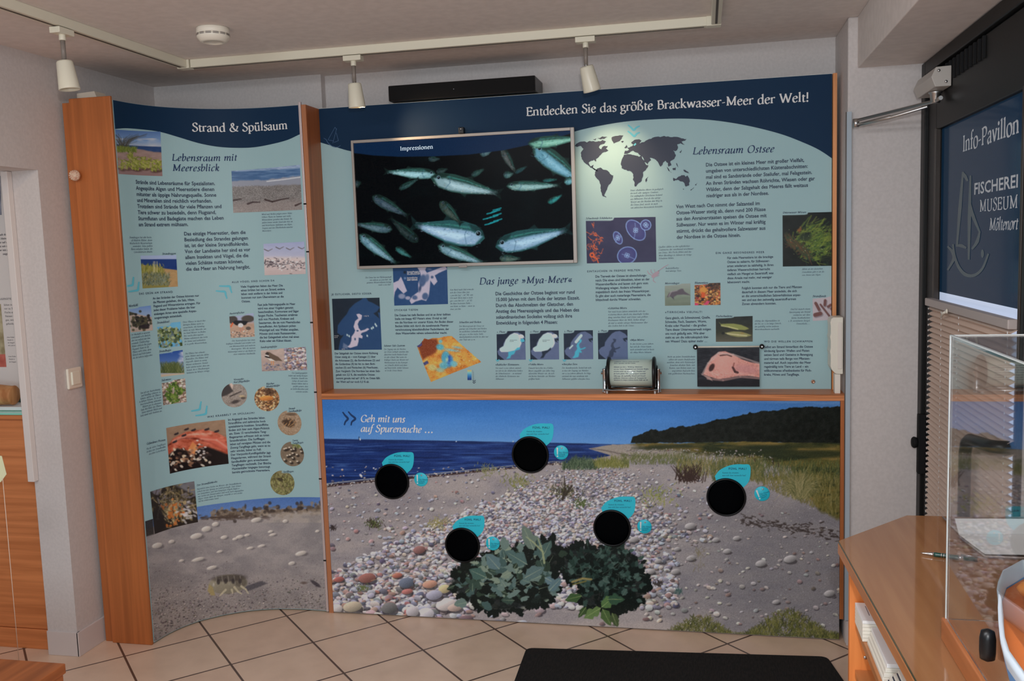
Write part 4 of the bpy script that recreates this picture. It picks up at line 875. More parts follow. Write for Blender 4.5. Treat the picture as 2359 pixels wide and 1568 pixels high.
    def sample(s, px, py):
        x = np.clip((np.asarray(px) - s.x0) * s.ss, 0, s.w - 1.001); y = np.clip((np.asarray(py) - s.y0) * s.ss, 0, s.h - 1.001)
        i, j = x.astype(int), y.astype(int); tx, ty = (x - i)[:, None], (y - j)[:, None]; a = s.a
        return (a[j, i] * (1 - tx) + a[j, i + 1] * tx) * (1 - ty) + (a[j + 1, i] * (1 - tx) + a[j + 1, i + 1] * tx) * ty
def paint_mesh(o, rgb, k=1.0, emit=False):
    me = o.data; c = np.ones((len(me.vertices), 4), np.float32); v = lin(np.clip(rgb, 0, 255)) * k
    c[:, :3] = v if emit else np.clip(v / LIGHT, 0, .88)
    at_ = me.color_attributes.new('print', 'FLOAT_COLOR', 'POINT'); at_.data.foreach_set('color', c.ravel())
def grid_faces(nu, nv):
    i, j = np.meshgrid(np.arange(nu - 1), np.arange(nv - 1)); k = (j * nu + i).ravel(); return np.stack([k, k + 1, k + nu + 1, k + nu], 1)
# ---------------------------------------------------------------- the beach mural
def art_mural():
    A = Art(728, 912, 1950, 1482); g = np.random.default_rng(3)
    A.vgrad([(912, (52, 104, 172)), (960, (62, 118, 186)), (1024, (92, 140, 198))])
    A.mix(A.below([(728, 912), (1500, 912)], 1) * np.clip((A.X - 1450) / 500, 0, 1) * .5, (70, 104, 146)); A.tex(7, 160, 26, 2)
    cl = A.noise(180, 14, 9); A.mix(np.clip((cl - .56) * 5, 0, 1) * np.clip((A.X - 1350) / 400, 0, .35), (120, 150, 186))
    hor = [(728, 1010), (1040, 1015), (1340, 1021), (1409, 1023), (1950, 1024)]
    sea = A.below(hor, 1.2); A.mix(sea, (26, 46, 98))
    n1 = A.noise(120, 5, 4, 4); A.mix(sea * np.clip((n1 - .45) * 3, 0, .8), (36, 62, 124)); n2 = A.noise(60, 3, 5, 3); A.mix(sea * np.clip((n2 - .56) * 4, 0, .8), (58, 88, 146)); A.mix(sea * np.clip((.42 - n2) * 4, 0, .7), (18, 32, 70))
    A.mix(sea * np.clip(1 - np.abs(A.Y - 1016) / 6, 0, .4), (30, 44, 84))
    shore = [(728, 1124), (752, 1119), (867, 1106), (989, 1097), (1092, 1086), (1196, 1076), (1273, 1068), (1300, 1067), (1370, 1057), (1409, 1048), (1398, 1044), (1356, 1034), (1409, 1024), (1450, 1021), (1950, 1000)]
    land = A.below([p for p in shore if p[0] not in (1398, 1356)][:11] + [(1412, 1024), (1950, 1018)], 1.5, 1.2, 3)
    sand = A.noise(70, 22, 6, 4); A.mix(land, (142, 136, 138)); A.mix(land * np.clip((sand - .5) * 4, 0, .7), (154, 146, 144)); A.mix(land * np.clip((.46 - sand) * 4, 0, .6), (124, 120, 126))
    A.mix(land * np.clip((A.X - 1500) / 260, 0, 1) * np.clip((A.Y - 1120) / 60, 0, 1) * .55, (100, 98, 102))
    A.mix(land * np.clip((A.Y - 1380) / 70, 0, 1) * np.clip(1 - abs(A.X - 1420) / 260, 0, 1) * .6, (168, 158, 152))
    A.poly([(1356, 1033), (1400, 1025), (1480, 1021), (1640, 1024), (1700, 1040), (1600, 1052), (1440, 1060), (1330, 1076), (1300, 1076), (1380, 1058), (1409, 1049)], (142, 134, 126))
    for i in range(7): A.stroke([(1362 + i * 4, 1033 + i * .4), (1400 + i * 8, 1037 + i * 2), (1412 + i * 14, 1046 + i)], .8, (104, 96, 92), .7)
    wr = [(728, 1125)] + shore[1:8]
    A.stroke(wr, 3.2, (60, 44, 44), .9, 1.4); A.stroke([(x, y - 5) for x, y in wr], 1.3, (176, 170, 150), .7, .7)
    for k in range(420):
        i = g.integers(len(wr) - 1); t = g.random(); x = wr[i][0] + (wr[i + 1][0] - wr[i][0]) * t; y = wr[i][1] + (wr[i + 1][1] - wr[i][1]) * t
        A.ell(x, y + g.normal(-.5, 1.7), g.uniform(.7, 2), g.uniform(.5, 1.2), (188, 182, 172) if g.random() < .55 else (52, 40, 40))
    A.grain(7, land, 3)
    # forest
    f = [(1445, 1026), (1452, 1021), (1457, 1006), (1479, 999), (1488, 994), (1501, 989), (1518, 992), (1543, 985), (1569, 981), (1583, 984), (1610, 974), (1625, 976), (1644, 967), (1664, 966), (1697, 959), (1736, 949), (1776, 946), (1804, 942), (1832, 936), (1860, 938), (1900, 938), (1950, 934)]
    A.mix(A.below(f + [(1951, 934)], 1.2, 3.2, 8, 9) * (A.X > 1446) * (1 - A.below([(1440, 1021), (1540, 1020), (1720, 1018), (1950, 1022)], 2, 2, 5)), (21, 25, 22))
    fm = (A.X > 1450) & (A.Y < 1020) & (A.a.sum(2) < 130); A.tex(11, 9, 8, 21, fm)
    # meadow
    gp = A.below([(1450, 1021), (1560, 1021), (1720, 1017), (1950, 1021)], 2, 1.5, 4); gm_ = gp * (1 - A.below([(1440, 1024), (1520, 1034), (1620, 1046), (1700, 1056), (1820, 1075), (1850, 1140), (1900, 1180), (1950, 1200)], 10, 8, 6)) * np.clip((A.X - 1440) / 20, 0, 1)
    A.mix(gm_, (84, 78, 40)); n3 = A.noise(70, 12, 31, 4); A.mix(gm_ * np.clip((n3 - .52) * 6, 0, .9), (36, 44, 28)); A.mix(gm_ * np.clip((.45 - n3) * 6, 0, .8), (124, 104, 58))
    for (x, y, rx, ry) in ((1750, 1036, 80, 8), (1850, 1046, 100, 10), (1690, 1046, 60, 6), (1560, 1028, 60, 5), (1500, 1032, 40, 4), (1800, 1028, 120, 4)): A.ell(x, y, rx, ry, (36, 44, 30), 0, .75, 5)
    A.stones(500, (1440, 1034, 1780, 1066), lambda x, y: 1.6, [(160, 156, 152), (140, 134, 132), (110, 104, 100)], g, lambda x, y: 1 if abs(y - (1030 + (x - 1440) * .09)) < 9 else .15, sh=.4)
    # stone field
    stc = [(186, 186, 194), (170, 172, 186), (152, 154, 168), (198, 194, 192), (168, 152, 150), (148, 122, 118), (120, 120, 134), (94, 94, 110), (172, 164, 156), (142, 136, 136), (160, 160, 176)]
    def dens(x, y):
        l = max(745, 1280 - (y - 1080) * 2.25); r_ = 1460 + (y - 1070) * .5
        if x > r_: return max(0, .16 - (x - r_) / 1400)
        if x < l: return .05
        return min(1, (x - l) / 60 + .25) * min(1, (r_ - x) / 70 + .15)
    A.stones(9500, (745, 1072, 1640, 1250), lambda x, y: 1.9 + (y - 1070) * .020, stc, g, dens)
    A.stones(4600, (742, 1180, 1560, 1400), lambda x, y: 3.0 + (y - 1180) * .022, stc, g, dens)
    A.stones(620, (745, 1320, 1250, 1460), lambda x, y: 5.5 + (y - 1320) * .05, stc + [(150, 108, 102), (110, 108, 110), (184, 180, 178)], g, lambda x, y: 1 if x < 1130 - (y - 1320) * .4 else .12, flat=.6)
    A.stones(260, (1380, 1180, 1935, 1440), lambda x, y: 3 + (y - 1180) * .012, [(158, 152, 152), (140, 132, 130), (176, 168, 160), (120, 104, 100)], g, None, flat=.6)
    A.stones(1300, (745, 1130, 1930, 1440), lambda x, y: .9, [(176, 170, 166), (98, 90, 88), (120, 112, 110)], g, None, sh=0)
    for x, y, r_ in ((1590, 1211, 13), (1649, 1243, 9), (1697, 1239, 9), (1560, 1264, 8), (1592, 1285, 11), (1820, 1287, 15), (1753, 1297, 13), (1675, 1269, 10), (1556, 1316, 11), (1500, 1316, 10), (1911, 1366, 13), (1788, 1386, 9), (1516, 1292, 9), (1461, 1242, 11)):
        A.ell(x + 2, y + r_ * .4, r_, r_ * .45, (62, 58, 60), 0, .8); A.ell(x, y, r_, r_ * .55, (150, 146, 146), -.2, 1, 1, .35)
    for x, y, rx, ry, c in ((846, 1331, 20, 11, (134, 92, 86)), (966, 1266, 14, 9, (128, 94, 92)), (915, 1325, 12, 6, (158, 100, 88)), (781, 1334, 12, 6, (150, 92, 88)), (990, 1345, 17, 9, (178, 136, 118)), (936, 1342, 17, 12, (96, 104, 120)), (938, 1362, 13, 6, (164, 108, 104)), (812, 1397, 22, 12, (168, 158, 140)), (774, 1402, 15, 11, (190, 184, 182)), (897, 1400, 18, 13, (104, 104, 104)), (1028, 1392, 24, 14, (190, 182, 180)), (1048, 1399, 17, 9, (168, 150, 142)), (980, 1414, 20, 14, (186, 184, 190)), (950, 1408, 15, 13, (170, 166, 170)), (1072, 1424, 17, 7, (110, 92, 98)), (1024, 1356, 14, 10, (178, 166, 130)), (1000, 1370, 19, 11, (150, 150, 166))):
        A.ell(x + 2, y + ry * .5, rx * 1.05, ry, (50, 46, 50), 0, .75); A.ell(x, y, rx, ry, c, -.15, 1, 1, .3)
    # wrack and little plants
    for k in range(150):
        x, y = g.uniform(1700, 1930), g.uniform(1180, 1240) + g.normal(0, 4); y = 1196 + (x - 1700) * .16 + g.normal(0, 7)
        A.stroke([(x, y), (x + g.uniform(3, 11), y + g.normal(1, 2))], g.uniform(.6, 1.8), (58, 50, 48), .8)
    for cx_, cy_, n, R_, cols in ((862, 1207, 120, 17, [(62, 74, 46), (90, 100, 60), (52, 40, 38)]), (1010, 1208, 90, 28, [(120, 116, 70), (146, 138, 92)]), (1195, 1110, 110, 32, [(128, 128, 72), (96, 104, 58)]), (1120, 1084, 60, 30, [(120, 122, 84)]), (1302, 1135, 170, 34, [(56, 58, 40), (84, 84, 50), (40, 34, 32)]), (1510, 1143, 130, 46, [(126, 134, 62), (98, 112, 52), (146, 146, 84)]), (1564, 1364, 60, 11, [(62, 84, 84), (92, 110, 104)]), (1340, 1160, 70, 18, [(70, 84, 46)]), (836, 1356, 40, 14, [(90, 100, 60)]), (1516, 1345, 50, 11, [(60, 54, 52)]), (768, 1217, 30, 9, [(54, 46, 46)])):
        for k in range(n):
            x, y = cx_ + g.normal(0, R_ * .5), cy_ + g.normal(0, R_ * .28); A.stroke([(x, y), (x + g.normal(0, 3.5), y - g.uniform(2, 7))], .9, cols[g.integers(len(cols))], .85, .5)
    A.stroke([(1296, 1150), (1302, 1126), (1300, 1096)], 3, (50, 44, 36), .9, 1); A.stroke([(1302, 1140), (1318, 1118)], 2, (50, 44, 36), .9)
    A.stroke([(855, 1337), (904, 1325), (990, 1288)], .8, (176, 150, 120), .7)
    # grass banks
    for box, n, L_, cols, le in (((1296, 1060, 1380, 1082), 620, 13, [(58, 76, 58), (44, 58, 46), (92, 108, 82)], .5), ((1362, 1060, 1448, 1078), 560, 12, [(110, 112, 60), (86, 92, 48), (128, 126, 74)], .4), ((1430, 1048, 1600, 1070), 520, 8, [(84, 92, 58), (100, 102, 66)], .4), ((1560, 1062, 1760, 1100), 900, 16, [(118, 110, 68), (92, 96, 56), (134, 122, 80), (70, 78, 48)], .35), ((1640, 1066, 1935, 1110), 1300, 12, [(78, 84, 48), (106, 102, 60), (62, 74, 48)], .3), ((1730, 1100, 1935, 1190), 1500, 16, [(104, 98, 54), (84, 84, 48), (124, 114, 70)], .3)):
        A.blades(n, box, lambda x, y, L_=L_: L_, cols, le, .75, g, .8, (lambda x, y: 1 if y < 1110 + (x - 1730) * .42 else 0) if box[0] == 1730 else (lambda x, y, b=box: 1 if ((x - (b[0] + b[2]) / 2) / (b[2] - b[0]) * 2) ** 2 + ((y - b[3]) / (b[3] - b[1])) ** 2 < 1 + .25 * math.sin(x * .21) else .04) if box[0] < 1400 else None)
    for k in range(420):
        a = g.normal(0, .75); x, y = 1842 + g.normal(0, 8), 1142 + g.normal(0, 4); L_ = g.uniform(30, 82) * (1 - .25 * abs(a)); A.stroke([(x, y), (x + math.sin(a) * L_ * .5, y - L_ * .5), (x + math.sin(a) * L_ * 1.05, y - L_ * .85 * math.cos(a))], .7, [(128, 120, 82), (100, 100, 62), (148, 138, 100), (78, 82, 52)][g.integers(4)], .7, .3)
    for k in range(80):
        a = g.normal(-.1, .6); x = 1588 + g.normal(0, 16); y = 1106 + g.normal(0, 3); L_ = g.uniform(14, 42); A.stroke([(x, y), (x + math.sin(a) * L_, y - L_ * .9)], 1.3, (54, 40, 36), .85, .6)
    for (x0, y0, x1, y1) in ((1780, 1056, 1782, 1070), (1793, 1066, 1794, 1074), (1738, 1056, 1739, 1062), (1726, 1046, 1727, 1054)): A.stroke([(x0, y0), (x1, y1)], 1, (50, 40, 34), .9)
    for x in (1302, 1110, 1180): pass
    A.stroke([(827, 1013), (827, 1006)], 1.0, (40, 56, 84)); A.stroke([(830, 1013), (829, 1010)], 1.2, (190, 200, 214))
    for x in (1051, 1182): A.ell(x, 1016.5, 1.6, 1.2, (190, 202, 216))
    # sea kale
    dark = (20, 26, 24)
    LA = ((1108, 1342, 72, 48), (1196, 1318, 88, 62), (1250, 1292, 42, 52), (1160, 1384, 72, 24), (1235, 1360, 50, 34)); LB = ((1338, 1300, 50, 44), (1408, 1306, 68, 48), (1452, 1346, 40, 44), (1388, 1372, 58, 36), (1424, 1388, 34, 20))
    for lobes in (LA, LB):
        for cx_, cy_, rx, ry in lobes:
            A.ell(cx_, cy_, rx * .92, ry * .9, dark, 0, .88, 9)
            for k in range(70): a_ = g.uniform(0, 6.28); A.leaf(cx_ + rx * .8 * math.cos(a_), cy_ + ry * .8 * math.sin(a_), g.uniform(10, 24), a_ + g.normal(0, .6), g.uniform(.5, .8), dark, None, g, .4)
    inl = lambda x, y, L: min(((x - l[0]) / l[2]) ** 2 + ((y - l[1]) / l[3]) ** 2 for l in L)
    kc = [(64, 86, 84), (84, 106, 104), (52, 70, 62), (98, 118, 112), (44, 58, 48), (116, 132, 118)]; kd = [(38, 56, 50), (50, 70, 64), (30, 44, 40), (66, 86, 80)]
    for k in range(420):
        x, y = g.normal(1172, 62), g.normal(1318, 36)
        if inl(x, y, LA) > 1.12: continue
        A.leaf(x, y, g.uniform(12, 34), g.uniform(-3.6, .6), g.uniform(.4, .75), kc[g.integers(len(kc))] if g.random() < .62 else dark, (140, 154, 130) if g.random() < .3 else None, g)
    for k in range(460):
        x, y = g.normal(1392, 52), g.normal(1318, 38)
        if inl(x, y, LB) > 1.12: continue
        A.leaf(x, y, g.uniform(8, 19), g.uniform(-3.4, .4), g.uniform(.45, .8), kd[g.integers(len(kd))] if g.random() < .62 else dark, (96, 112, 100) if g.random() < .2 else None, g)
    for x, y, L_, a, w, c in ((1230, 1266, 62, -2.0, .55, (98, 114, 104)), (1215, 1300, 60, -2.6, .5, (74, 98, 96)), (1246, 1290, 52, -1.1, .5, (70, 92, 88)), (1150, 1310, 46, -2.3, .6, (86, 110, 114)), (1120, 1330, 44, -2.7, .6, (66, 92, 86)), (1210, 1330, 50, -.5, .55, (84, 106, 106)), (1255, 1330, 36, .5, .5, (92, 116, 124)), (1265, 1360, 40, -.8, .5, (88, 112, 118))): A.leaf(x, y, L_, a, w, c, (160, 168, 140), g)
    A.stroke([(1254, 1296), (1250, 1270), (1228, 1248), (1212, 1236)], 2.6, (140, 150, 116), .95, 1); A.stroke([(1250, 1270), (1240, 1240)], 1.4, (140, 150, 116), .9)
    for x, y, L_, a, w, c in ((1384, 1400, 46, 2.6, .5, (92, 116, 70)), (1386, 1398, 40, -.7, .6, (80, 108, 66)), (1388, 1402, 44, 1.1, .5, (70, 92, 54)), (1340, 1372, 40, 2.9, .5, (60, 84, 52)), (1410, 1412, 34, 1.2, .6, (64, 78, 50)), (1400, 1380, 40, 0, .6, (52, 78, 60)), (1350, 1398, 30, 2.2, .5, (54, 74, 44))): A.leaf(x, y, L_, a, w, c, (150, 164, 110), g)
    A.stroke([(1318, 1340), (1342, 1332), (1362, 1334)], 2.4, (140, 128, 82), .9); A.stroke([(1320, 1346), (1350, 1338)], 1.6, (110, 106, 60), .9)
    A.poly([(1200, 1390), (1260, 1360), (1268, 1376), (1220, 1402)], dark, 5, .8)
    # branching green at the lower right
    bc = [(94, 94, 50), (74, 78, 42), (112, 110, 64), (56, 58, 38)]
    for k in range(1500):
        x = g.uniform(1500, 1935); top = 1472 - 74 * min(1, max(.25, (x - 1480) / 160)) * (.6 + .4 * math.sin(x * .028 + 1)); y = g.uniform(min(top + 12, 1474), 1478)
        a = g.normal(0, .5); L_ = g.uniform(7, 17); m_ = (x + math.sin(a) * L_ * .6, y - math.cos(a) * L_ * .6); c = bc[g.integers(4)]
        A.stroke([(x, y), m_], .9, c, .85); A.stroke([m_, (m_[0] + math.sin(a + .6) * L_ * .5, m_[1] - math.cos(a + .6) * L_ * .5)], .7, c, .8); A.stroke([m_, (m_[0] + math.sin(a - .6) * L_ * .5, m_[1] - math.cos(a - .6) * L_ * .5)], .7, c, .8)
    for k in range(40): x, y = 1610 + g.normal(0, 7), 1318 - g.uniform(0, 55); A.stroke([(x, y), (x + g.normal(0, 4), y - 8)], .5, (116, 108, 78), .6)
    A.grain(4, None, 5); return A
# ---------------------------------------------------------------- the sand picture on the curved panel
def art_sand():
    A = Art(322, 1128, 768, 1492); g = np.random.default_rng(5)
    A.vgrad([(1128, (72, 104, 160)), (1200, (92, 122, 172))]); A.tex(5, 60, 12, 3)
    hz = [(322, 1222), (360, 1212), (455, 1196), (500, 1188), (560, 1176), (600, 1174), (660, 1170), (700, 1171), (768, 1168)]
    m = A.below(hz, 3, 3, 4, 14); A.mix(m, (136, 130, 130))
    for k in range(260):
        x = g.uniform(490, 745); t = (x - 490) / 250; y = 1186 - 16 * t + g.normal(0, 5 + 3 * t); A.ell(x, y, g.uniform(2, 7), g.uniform(2, 5), [(84, 72, 62), (58, 50, 46), (112, 98, 84), (130, 116, 100)][g.integers(4)], 0, .8, 2)
    A.mix(A.below([(600, 1182), (768, 1176)], 6) * (A.Y < 1204) * np.clip((A.X - 560) / 80, 0, 1) * .7, (160, 150, 140))
    for k in range(120): A.ell(g.uniform(460, 620), 1192 + g.normal(0, 3), g.uniform(2, 6), 1.5, (70, 58, 52), 0, .6, 1.5)
    sm = A.below([(322, 1226), (500, 1196), (768, 1184)], 6); n = A.noise(40, 20, 3, 4); A.mix(sm * np.clip((n - .5) * 3, 0, .5), (152, 144, 142)); A.mix(sm * np.clip((.48 - n) * 3, 0, .5), (116, 112, 114))
    w = np.clip((A.Y - 1300) / 120, 0, 1); A.mix(sm * w * .25, (128, 116, 106)); A.grain(8, sm * (.4 + w), 2)
    A.stones(2600, (330, 1290, 768, 1490), lambda x, y: .8 + (y - 1280) * .007, [(160, 152, 148), (96, 90, 88), (130, 120, 112), (110, 104, 100), (84, 78, 80)], g, lambda x, y: min(1, (y - 1280) / 110 + .15) * (1 if y > 1360 - (x - 330) * .1 else .4), sh=.35)
    for x, y, rx, ry in ((475, 1218, 11, 6), (452, 1234, 14, 6), (362, 1256, 12, 6), (395, 1247, 7, 4), (496, 1207, 8, 5), (516, 1237, 8, 4), (552, 1236, 9, 4), (590, 1197, 12, 5), (541, 1241, 6, 3), (569, 1232, 7, 3), (456, 1288, 15, 4), (488, 1307, 12, 4), (602, 1257, 9, 3), (576, 1262, 8, 3), (693, 1274, 13, 5), (657, 1200, 6, 4), (623, 1224, 6, 3), (731, 1223, 5, 3), (672, 1297, 8, 4), (418, 1291, 6, 3), (628, 1231, 8, 3), (506, 1270, 7, 3)):
        A.ell(x + rx * .35, y + ry * .3, rx, ry, (84, 80, 82), 0, .6, 2); A.ell(x, y, rx, ry, (186, 178, 170), -.25, .95, 1.5, .2)
    # the sandhopper
    A.poly([(560, 1352), (600, 1338), (617, 1343), (575, 1360), (566, 1362)], (74, 72, 78), 3, .85)
    A.ell(525, 1345, 45, 22, (134, 128, 112), -.1, 1, 2, .12); A.poly([(482, 1345), (490, 1352), (496, 1371), (486, 1371), (478, 1360)], (150, 136, 96), 2)
    A.ell(528, 1331, 38, 8, (62, 56, 54), -.06, .75, 4); A.ell(552, 1338, 17, 13, (72, 66, 60), .3, .55, 4)
    for i in range(5): A.stroke([(497 + i * 14, 1326), (500 + i * 14, 1346)], .9, (150, 146, 136), .6)
    for x, y in ((503, 1340), (520, 1338), (537, 1338), (553, 1338)): A.ell(x, y, 4, 6, (54, 50, 50), 0, .8, 2)
    for p in ([(540, 1352), (548, 1362), (556, 1367)], [(556, 1350), (566, 1357), (572, 1366)], [(520, 1358), (512, 1366), (506, 1372)], [(534, 1358), (536, 1366)]): A.stroke(p, 2.6, (176, 168, 144), .9, 1.4)
    A.ell(492, 1346, 2, 4, (190, 190, 184), 0, .6, 2); A.ell(727, 1344, 14, 4, (56, 52, 58), .6, .85, 2); A.ell(700, 1342, 7, 3, (84, 70, 64), 0, .7, 2)
    A.poly([(322, 1202), (352, 1190), (355, 1230), (322, 1240)], (44, 40, 38), 3, .9); A.grain(4, None, 4); return A
# ---------------------------------------------------------------- the film still on the television
def art_tv():
    A = Art(800, 286, 1336, 626, (4, 6, 8)); g = np.random.default_rng(9)
    A.mix(np.clip(A.noise(60, 40, 2) - .55, 0, 1) * .6, (10, 30, 34))
    hd = [(800, 354), (812, 352), (860, 358), (920, 361), (1000, 360), (1080, 356), (1160, 346), (1240, 329), (1320, 306)]
    def fish(x, y, L_, ang, wd, body=(120, 160, 178), back=(36, 66, 60), flip=1, dim=1.0, eye=True):
        ca, sa = math.cos(ang), math.sin(ang); up = -flip
        def T(u, v): return (x + ca * u * L_ - sa * v * L_ * up, y + sa * u * L_ + ca * v * L_ * up)
        prof = [(0, 0), (.05, .28), (.15, .46), (.32, .52), (.5, .46), (.7, .30), (.85, .16), (.93, .13)]
        bot = [(.93, -.11), (.85, -.15), (.7, -.30), (.5, -.46), (.32, -.5), (.15, -.42), (.05, -.22)]
        d_ = lambda c: tuple(np.array(c) * dim)
        A.poly([T(.86, 0), T(1.03, .34 * wd), T(.985, 0), T(1.03, -.34 * wd)], d_(np.array(back) * .55), 2.5, .8); A.poly([T(.45, .44 * wd), T(.56, .62 * wd), T(.6, .36 * wd)], d_(np.array(back) * .6), 2.5, .8); A.poly([T(.42, -.42 * wd), T(.52, -.62 * wd), T(.54, -.4 * wd)], d_(np.array(back) * .8), 2.5, .7)
        A.poly([T(u, v * wd) for u, v in prof] + [T(.97, 0)] + [T(u, v * wd) for u, v in bot], d_(back), 1.5)
        A.poly([T(.04, .05 * wd), T(.2, .18 * wd), T(.5, .14 * wd), T(.92, .03 * wd), T(.9, -.08 * wd), T(.7, -.24 * wd), T(.5, -.38 * wd), T(.3, -.42 * wd), T(.12, -.32 * wd)], d_(body), 5)
        A.poly([T(.2, .02 * wd), T(.5, 0), T(.8, -.04 * wd), T(.6, -.2 * wd), T(.35, -.26 * wd)], d_(np.clip(np.array(body) + 48, 0, 235)), 7, .85)
        A.stroke([T(.22, .30 * wd), T(.5, .28 * wd), T(.9, .07 * wd)], max(.8, wd * L_ * .05), d_((60, 128, 120)), .7, .6)
        for k in range(int(L_ * 1.6)):
            u = g.uniform(.05, .95); v = g.uniform(-.44, .42) * (1 if u < .55 else 1.25 - u * .9); p = T(u, v * wd)
            c_ = np.array(back) * g.uniform(.3, 1.2) if v > .12 + g.normal(0, .08) else np.clip(np.array(body) + g.normal(0, 46) + np.array((30., 0, -20)) * (g.random() > .8), 0, 245)
            A.ell(p[0], p[1], g.uniform(1, 2.6), g.uniform(.5, 1.1), d_(c_), ang, .34)
        A.poly([T(.86, .16 * wd), T(.99, .14 * wd), T(.99, -.14 * wd), T(.86, -.16 * wd)], (6, 12, 14), 8, .45); A.poly([T(0, .1 * wd), T(.1, .42 * wd), T(.24, .46 * wd), T(.22, .3 * wd), T(.06, .1 * wd)], d_(np.array(back) * .5), 4, .6)
        A.stroke([T(.245, .36 * wd), T(.275, 0), T(.23, -.36 * wd)], 1.0, d_((60, 96, 120)), .45, None, 2.0)
        if eye: p = T(.10, .14 * wd); r_ = max(1.6, wd * L_ * .115); A.ell(*p, r_, r_, d_((120, 152, 170)), 0, .9, 1.5); A.ell(*p, r_ * .72, r_ * .72, (6, 10, 16)); A.ell(p[0] - r_ * .2, p[1] - r_ * .25, r_ * .25, r_ * .25, (150, 180, 190), 0, .8)
    fish(1005, 397, 28, -.3, .5, (70, 110, 110), dim=.5)
    for a in ((1000, 396, -108, .02, .20), ): pass
    # x, y = snout; angle points from snout to tail
    fish(1005, 402, 118, math.pi + .06, .22, (130, 176, 184), flip=-1)
    fish(993, 411, 164, .215, .25, (132, 164, 172))
    fish(1166, 429, 126, -.02, .19, (120, 160, 160))
    fish(1227, 338, 150, .62, .30, (96, 150, 170))
    fish(1216, 332, 124, -.12, .22, (110, 168, 150), eye=False)
    fish(1117, 549, 172, math.pi + .19, .335, (140, 172, 200), (40, 84, 86), flip=-1)
    fish(1141, 569, 178, -.235, .27, (132, 168, 196), (36, 78, 80))
    fish(857, 452, 96, .50, .27, (76, 102, 120), dim=.7)
    fish(904, 529, 88, math.pi + .16, .27, (84, 116, 130), flip=-1, dim=.8)
    fish(827, 540, 112, .66, .25, (96, 134, 150))
    fish(1008, 566, 118, .36, .25, (110, 146, 160))
    fish(1013, 464, 72, .80, .34, (56, 76, 70), dim=.8)
    fish(963, 558, 86, math.pi + .72, .28, (40, 64, 66), flip=-1, dim=.6)
    fish(1156, 342, 66, 1.05, .28, (90, 100, 100), dim=.7, eye=False)
    fish(911, 570, 44, .55, .32, (60, 140, 140), dim=.7, eye=False); fish(919, 436, 52, -.5, .26, (60, 110, 110), dim=.6); fish(1086, 405, 34, -.5, .4, (60, 110, 104), dim=.6); fish(1160, 404, 24, -.2, .7, (90, 140, 140), dim=.7)
    fish(1106, 356, 34, -.4, .5, (90, 130, 140), dim=.7); fish(1186, 398, 32, -.5, .3, (40, 100, 110), dim=.6, eye=False); fish(987, 366, 26, 0, .5, (60, 90, 96), dim=.6); fish(1150, 595, 50, 0, .36, (90, 120, 110), dim=.7)
    fish(1262, 467, 38, -.5, .36, (40, 150, 150), dim=.8, eye=False); fish(1250, 416, 34, -.1, .25, (40, 130, 130), dim=.7, eye=False); fish(1300, 420, 30, -.3, .6, (90, 150, 160), eye=False); fish(822, 416, 16, 1.5, 1.2, (80, 110, 120), dim=.5, eye=False)
    for k in range(9): x, y = 1138 + g.normal(0, 8), 482 + k * 4.2; A.stroke([(x - 9, y + 2), (x, y), (x + 9, y - 3)], 1.6, (30, 150, 160), .8)
    A.mix(1 - A.below(hd, 1.5), (12, 36, 66))
    fish(1216, 332, 124, -.12, .22, (110, 168, 150), eye=False)
    A.grain(2.5, None, 8); A.a[A.X > 1e9] = 0; return A
# ================================================================ printed boards
class Flat:
    def __init__(s, y, lo=-99, hi=99): s.y, s.lo, s.hi = y, lo, hi
    def uv(s, p): q = at(p[0], p[1], 1, s.y); return np.array([q[0], q[2]])
    def place(s, uv, e): uv = np.asarray(uv); return np.stack([np.clip(uv[:, 0], s.lo, s.hi), s.y - e + 0 * uv[:, 0], uv[:, 1]], 1)
class Curved:
    def __init__(s, pts):
        s.P = smooth_curve(pts, 8); s.S = np.r_[0, np.cumsum(np.hypot(*np.diff(s.P, axis=0).T))]
        t = np.gradient(s.P, axis=0); t /= np.hypot(t[:, 0], t[:, 1])[:, None]; s.N = np.stack([t[:, 1], -t[:, 0]], 1)
    def uv(s, p):
        d = ray(*p); best = None
        for i in range(len(s.P) - 1):
            a, b = s.P[i], s.P[i + 1]; e = b - a
            # C + t d = a + k e (plan view)
            det = d[0] * -e[1] + e[0] * d[1]
            if abs(det) < 1e-12: continue
            r = a - _C[:2]; t = (r[0] * -e[1] + e[0] * r[1]) / det; k = (d[0] * r[1] - d[1] * r[0]) / det
            lo, hi = (-99 if i == 0 else 0), (99 if i == len(s.P) - 2 else 1)
            if t > 0 and lo <= k <= hi:
                if (i == 0 and k < -8) or (i == len(s.P) - 2 and k > 9): continue
                c = (s.S[i] + k * (s.S[i + 1] - s.S[i]), _C[2] + t * d[2]); q = 0 if 0 <= k <= 1 else 1
                if best is None or q < best[0]: best = (q, c)
        return np.array(best[1]) if best else np.array([0., 0.])
    def place(s, uv, e):
        uv = np.asarray(uv); u = uv[:, 0]; I = lambda A: np.interp(u, s.S, A)
        over = np.clip(u - s.S[-1], 0, None) ; t = s.P[-1] - s.P[-2]; t = t / np.hypot(*t)
        e = np.asarray(e); return np.stack([I(s.P[:, 0]) + e * I(s.N[:, 0]) + over * t[0], I(s.P[:, 1]) + e * I(s.N[:, 1]) + over * t[1], uv[:, 1]], 1)
class Side:
    def __init__(s, x): s.x = x
    def uv(s, p): q = at(p[0], p[1], 0, s.x); return np.array([-q[1], q[2]])
    def place(s, uv, e): uv = np.asarray(uv); return np.stack([s.x - e + 0 * uv[:, 0], -uv[:, 0], uv[:, 1]], 1)
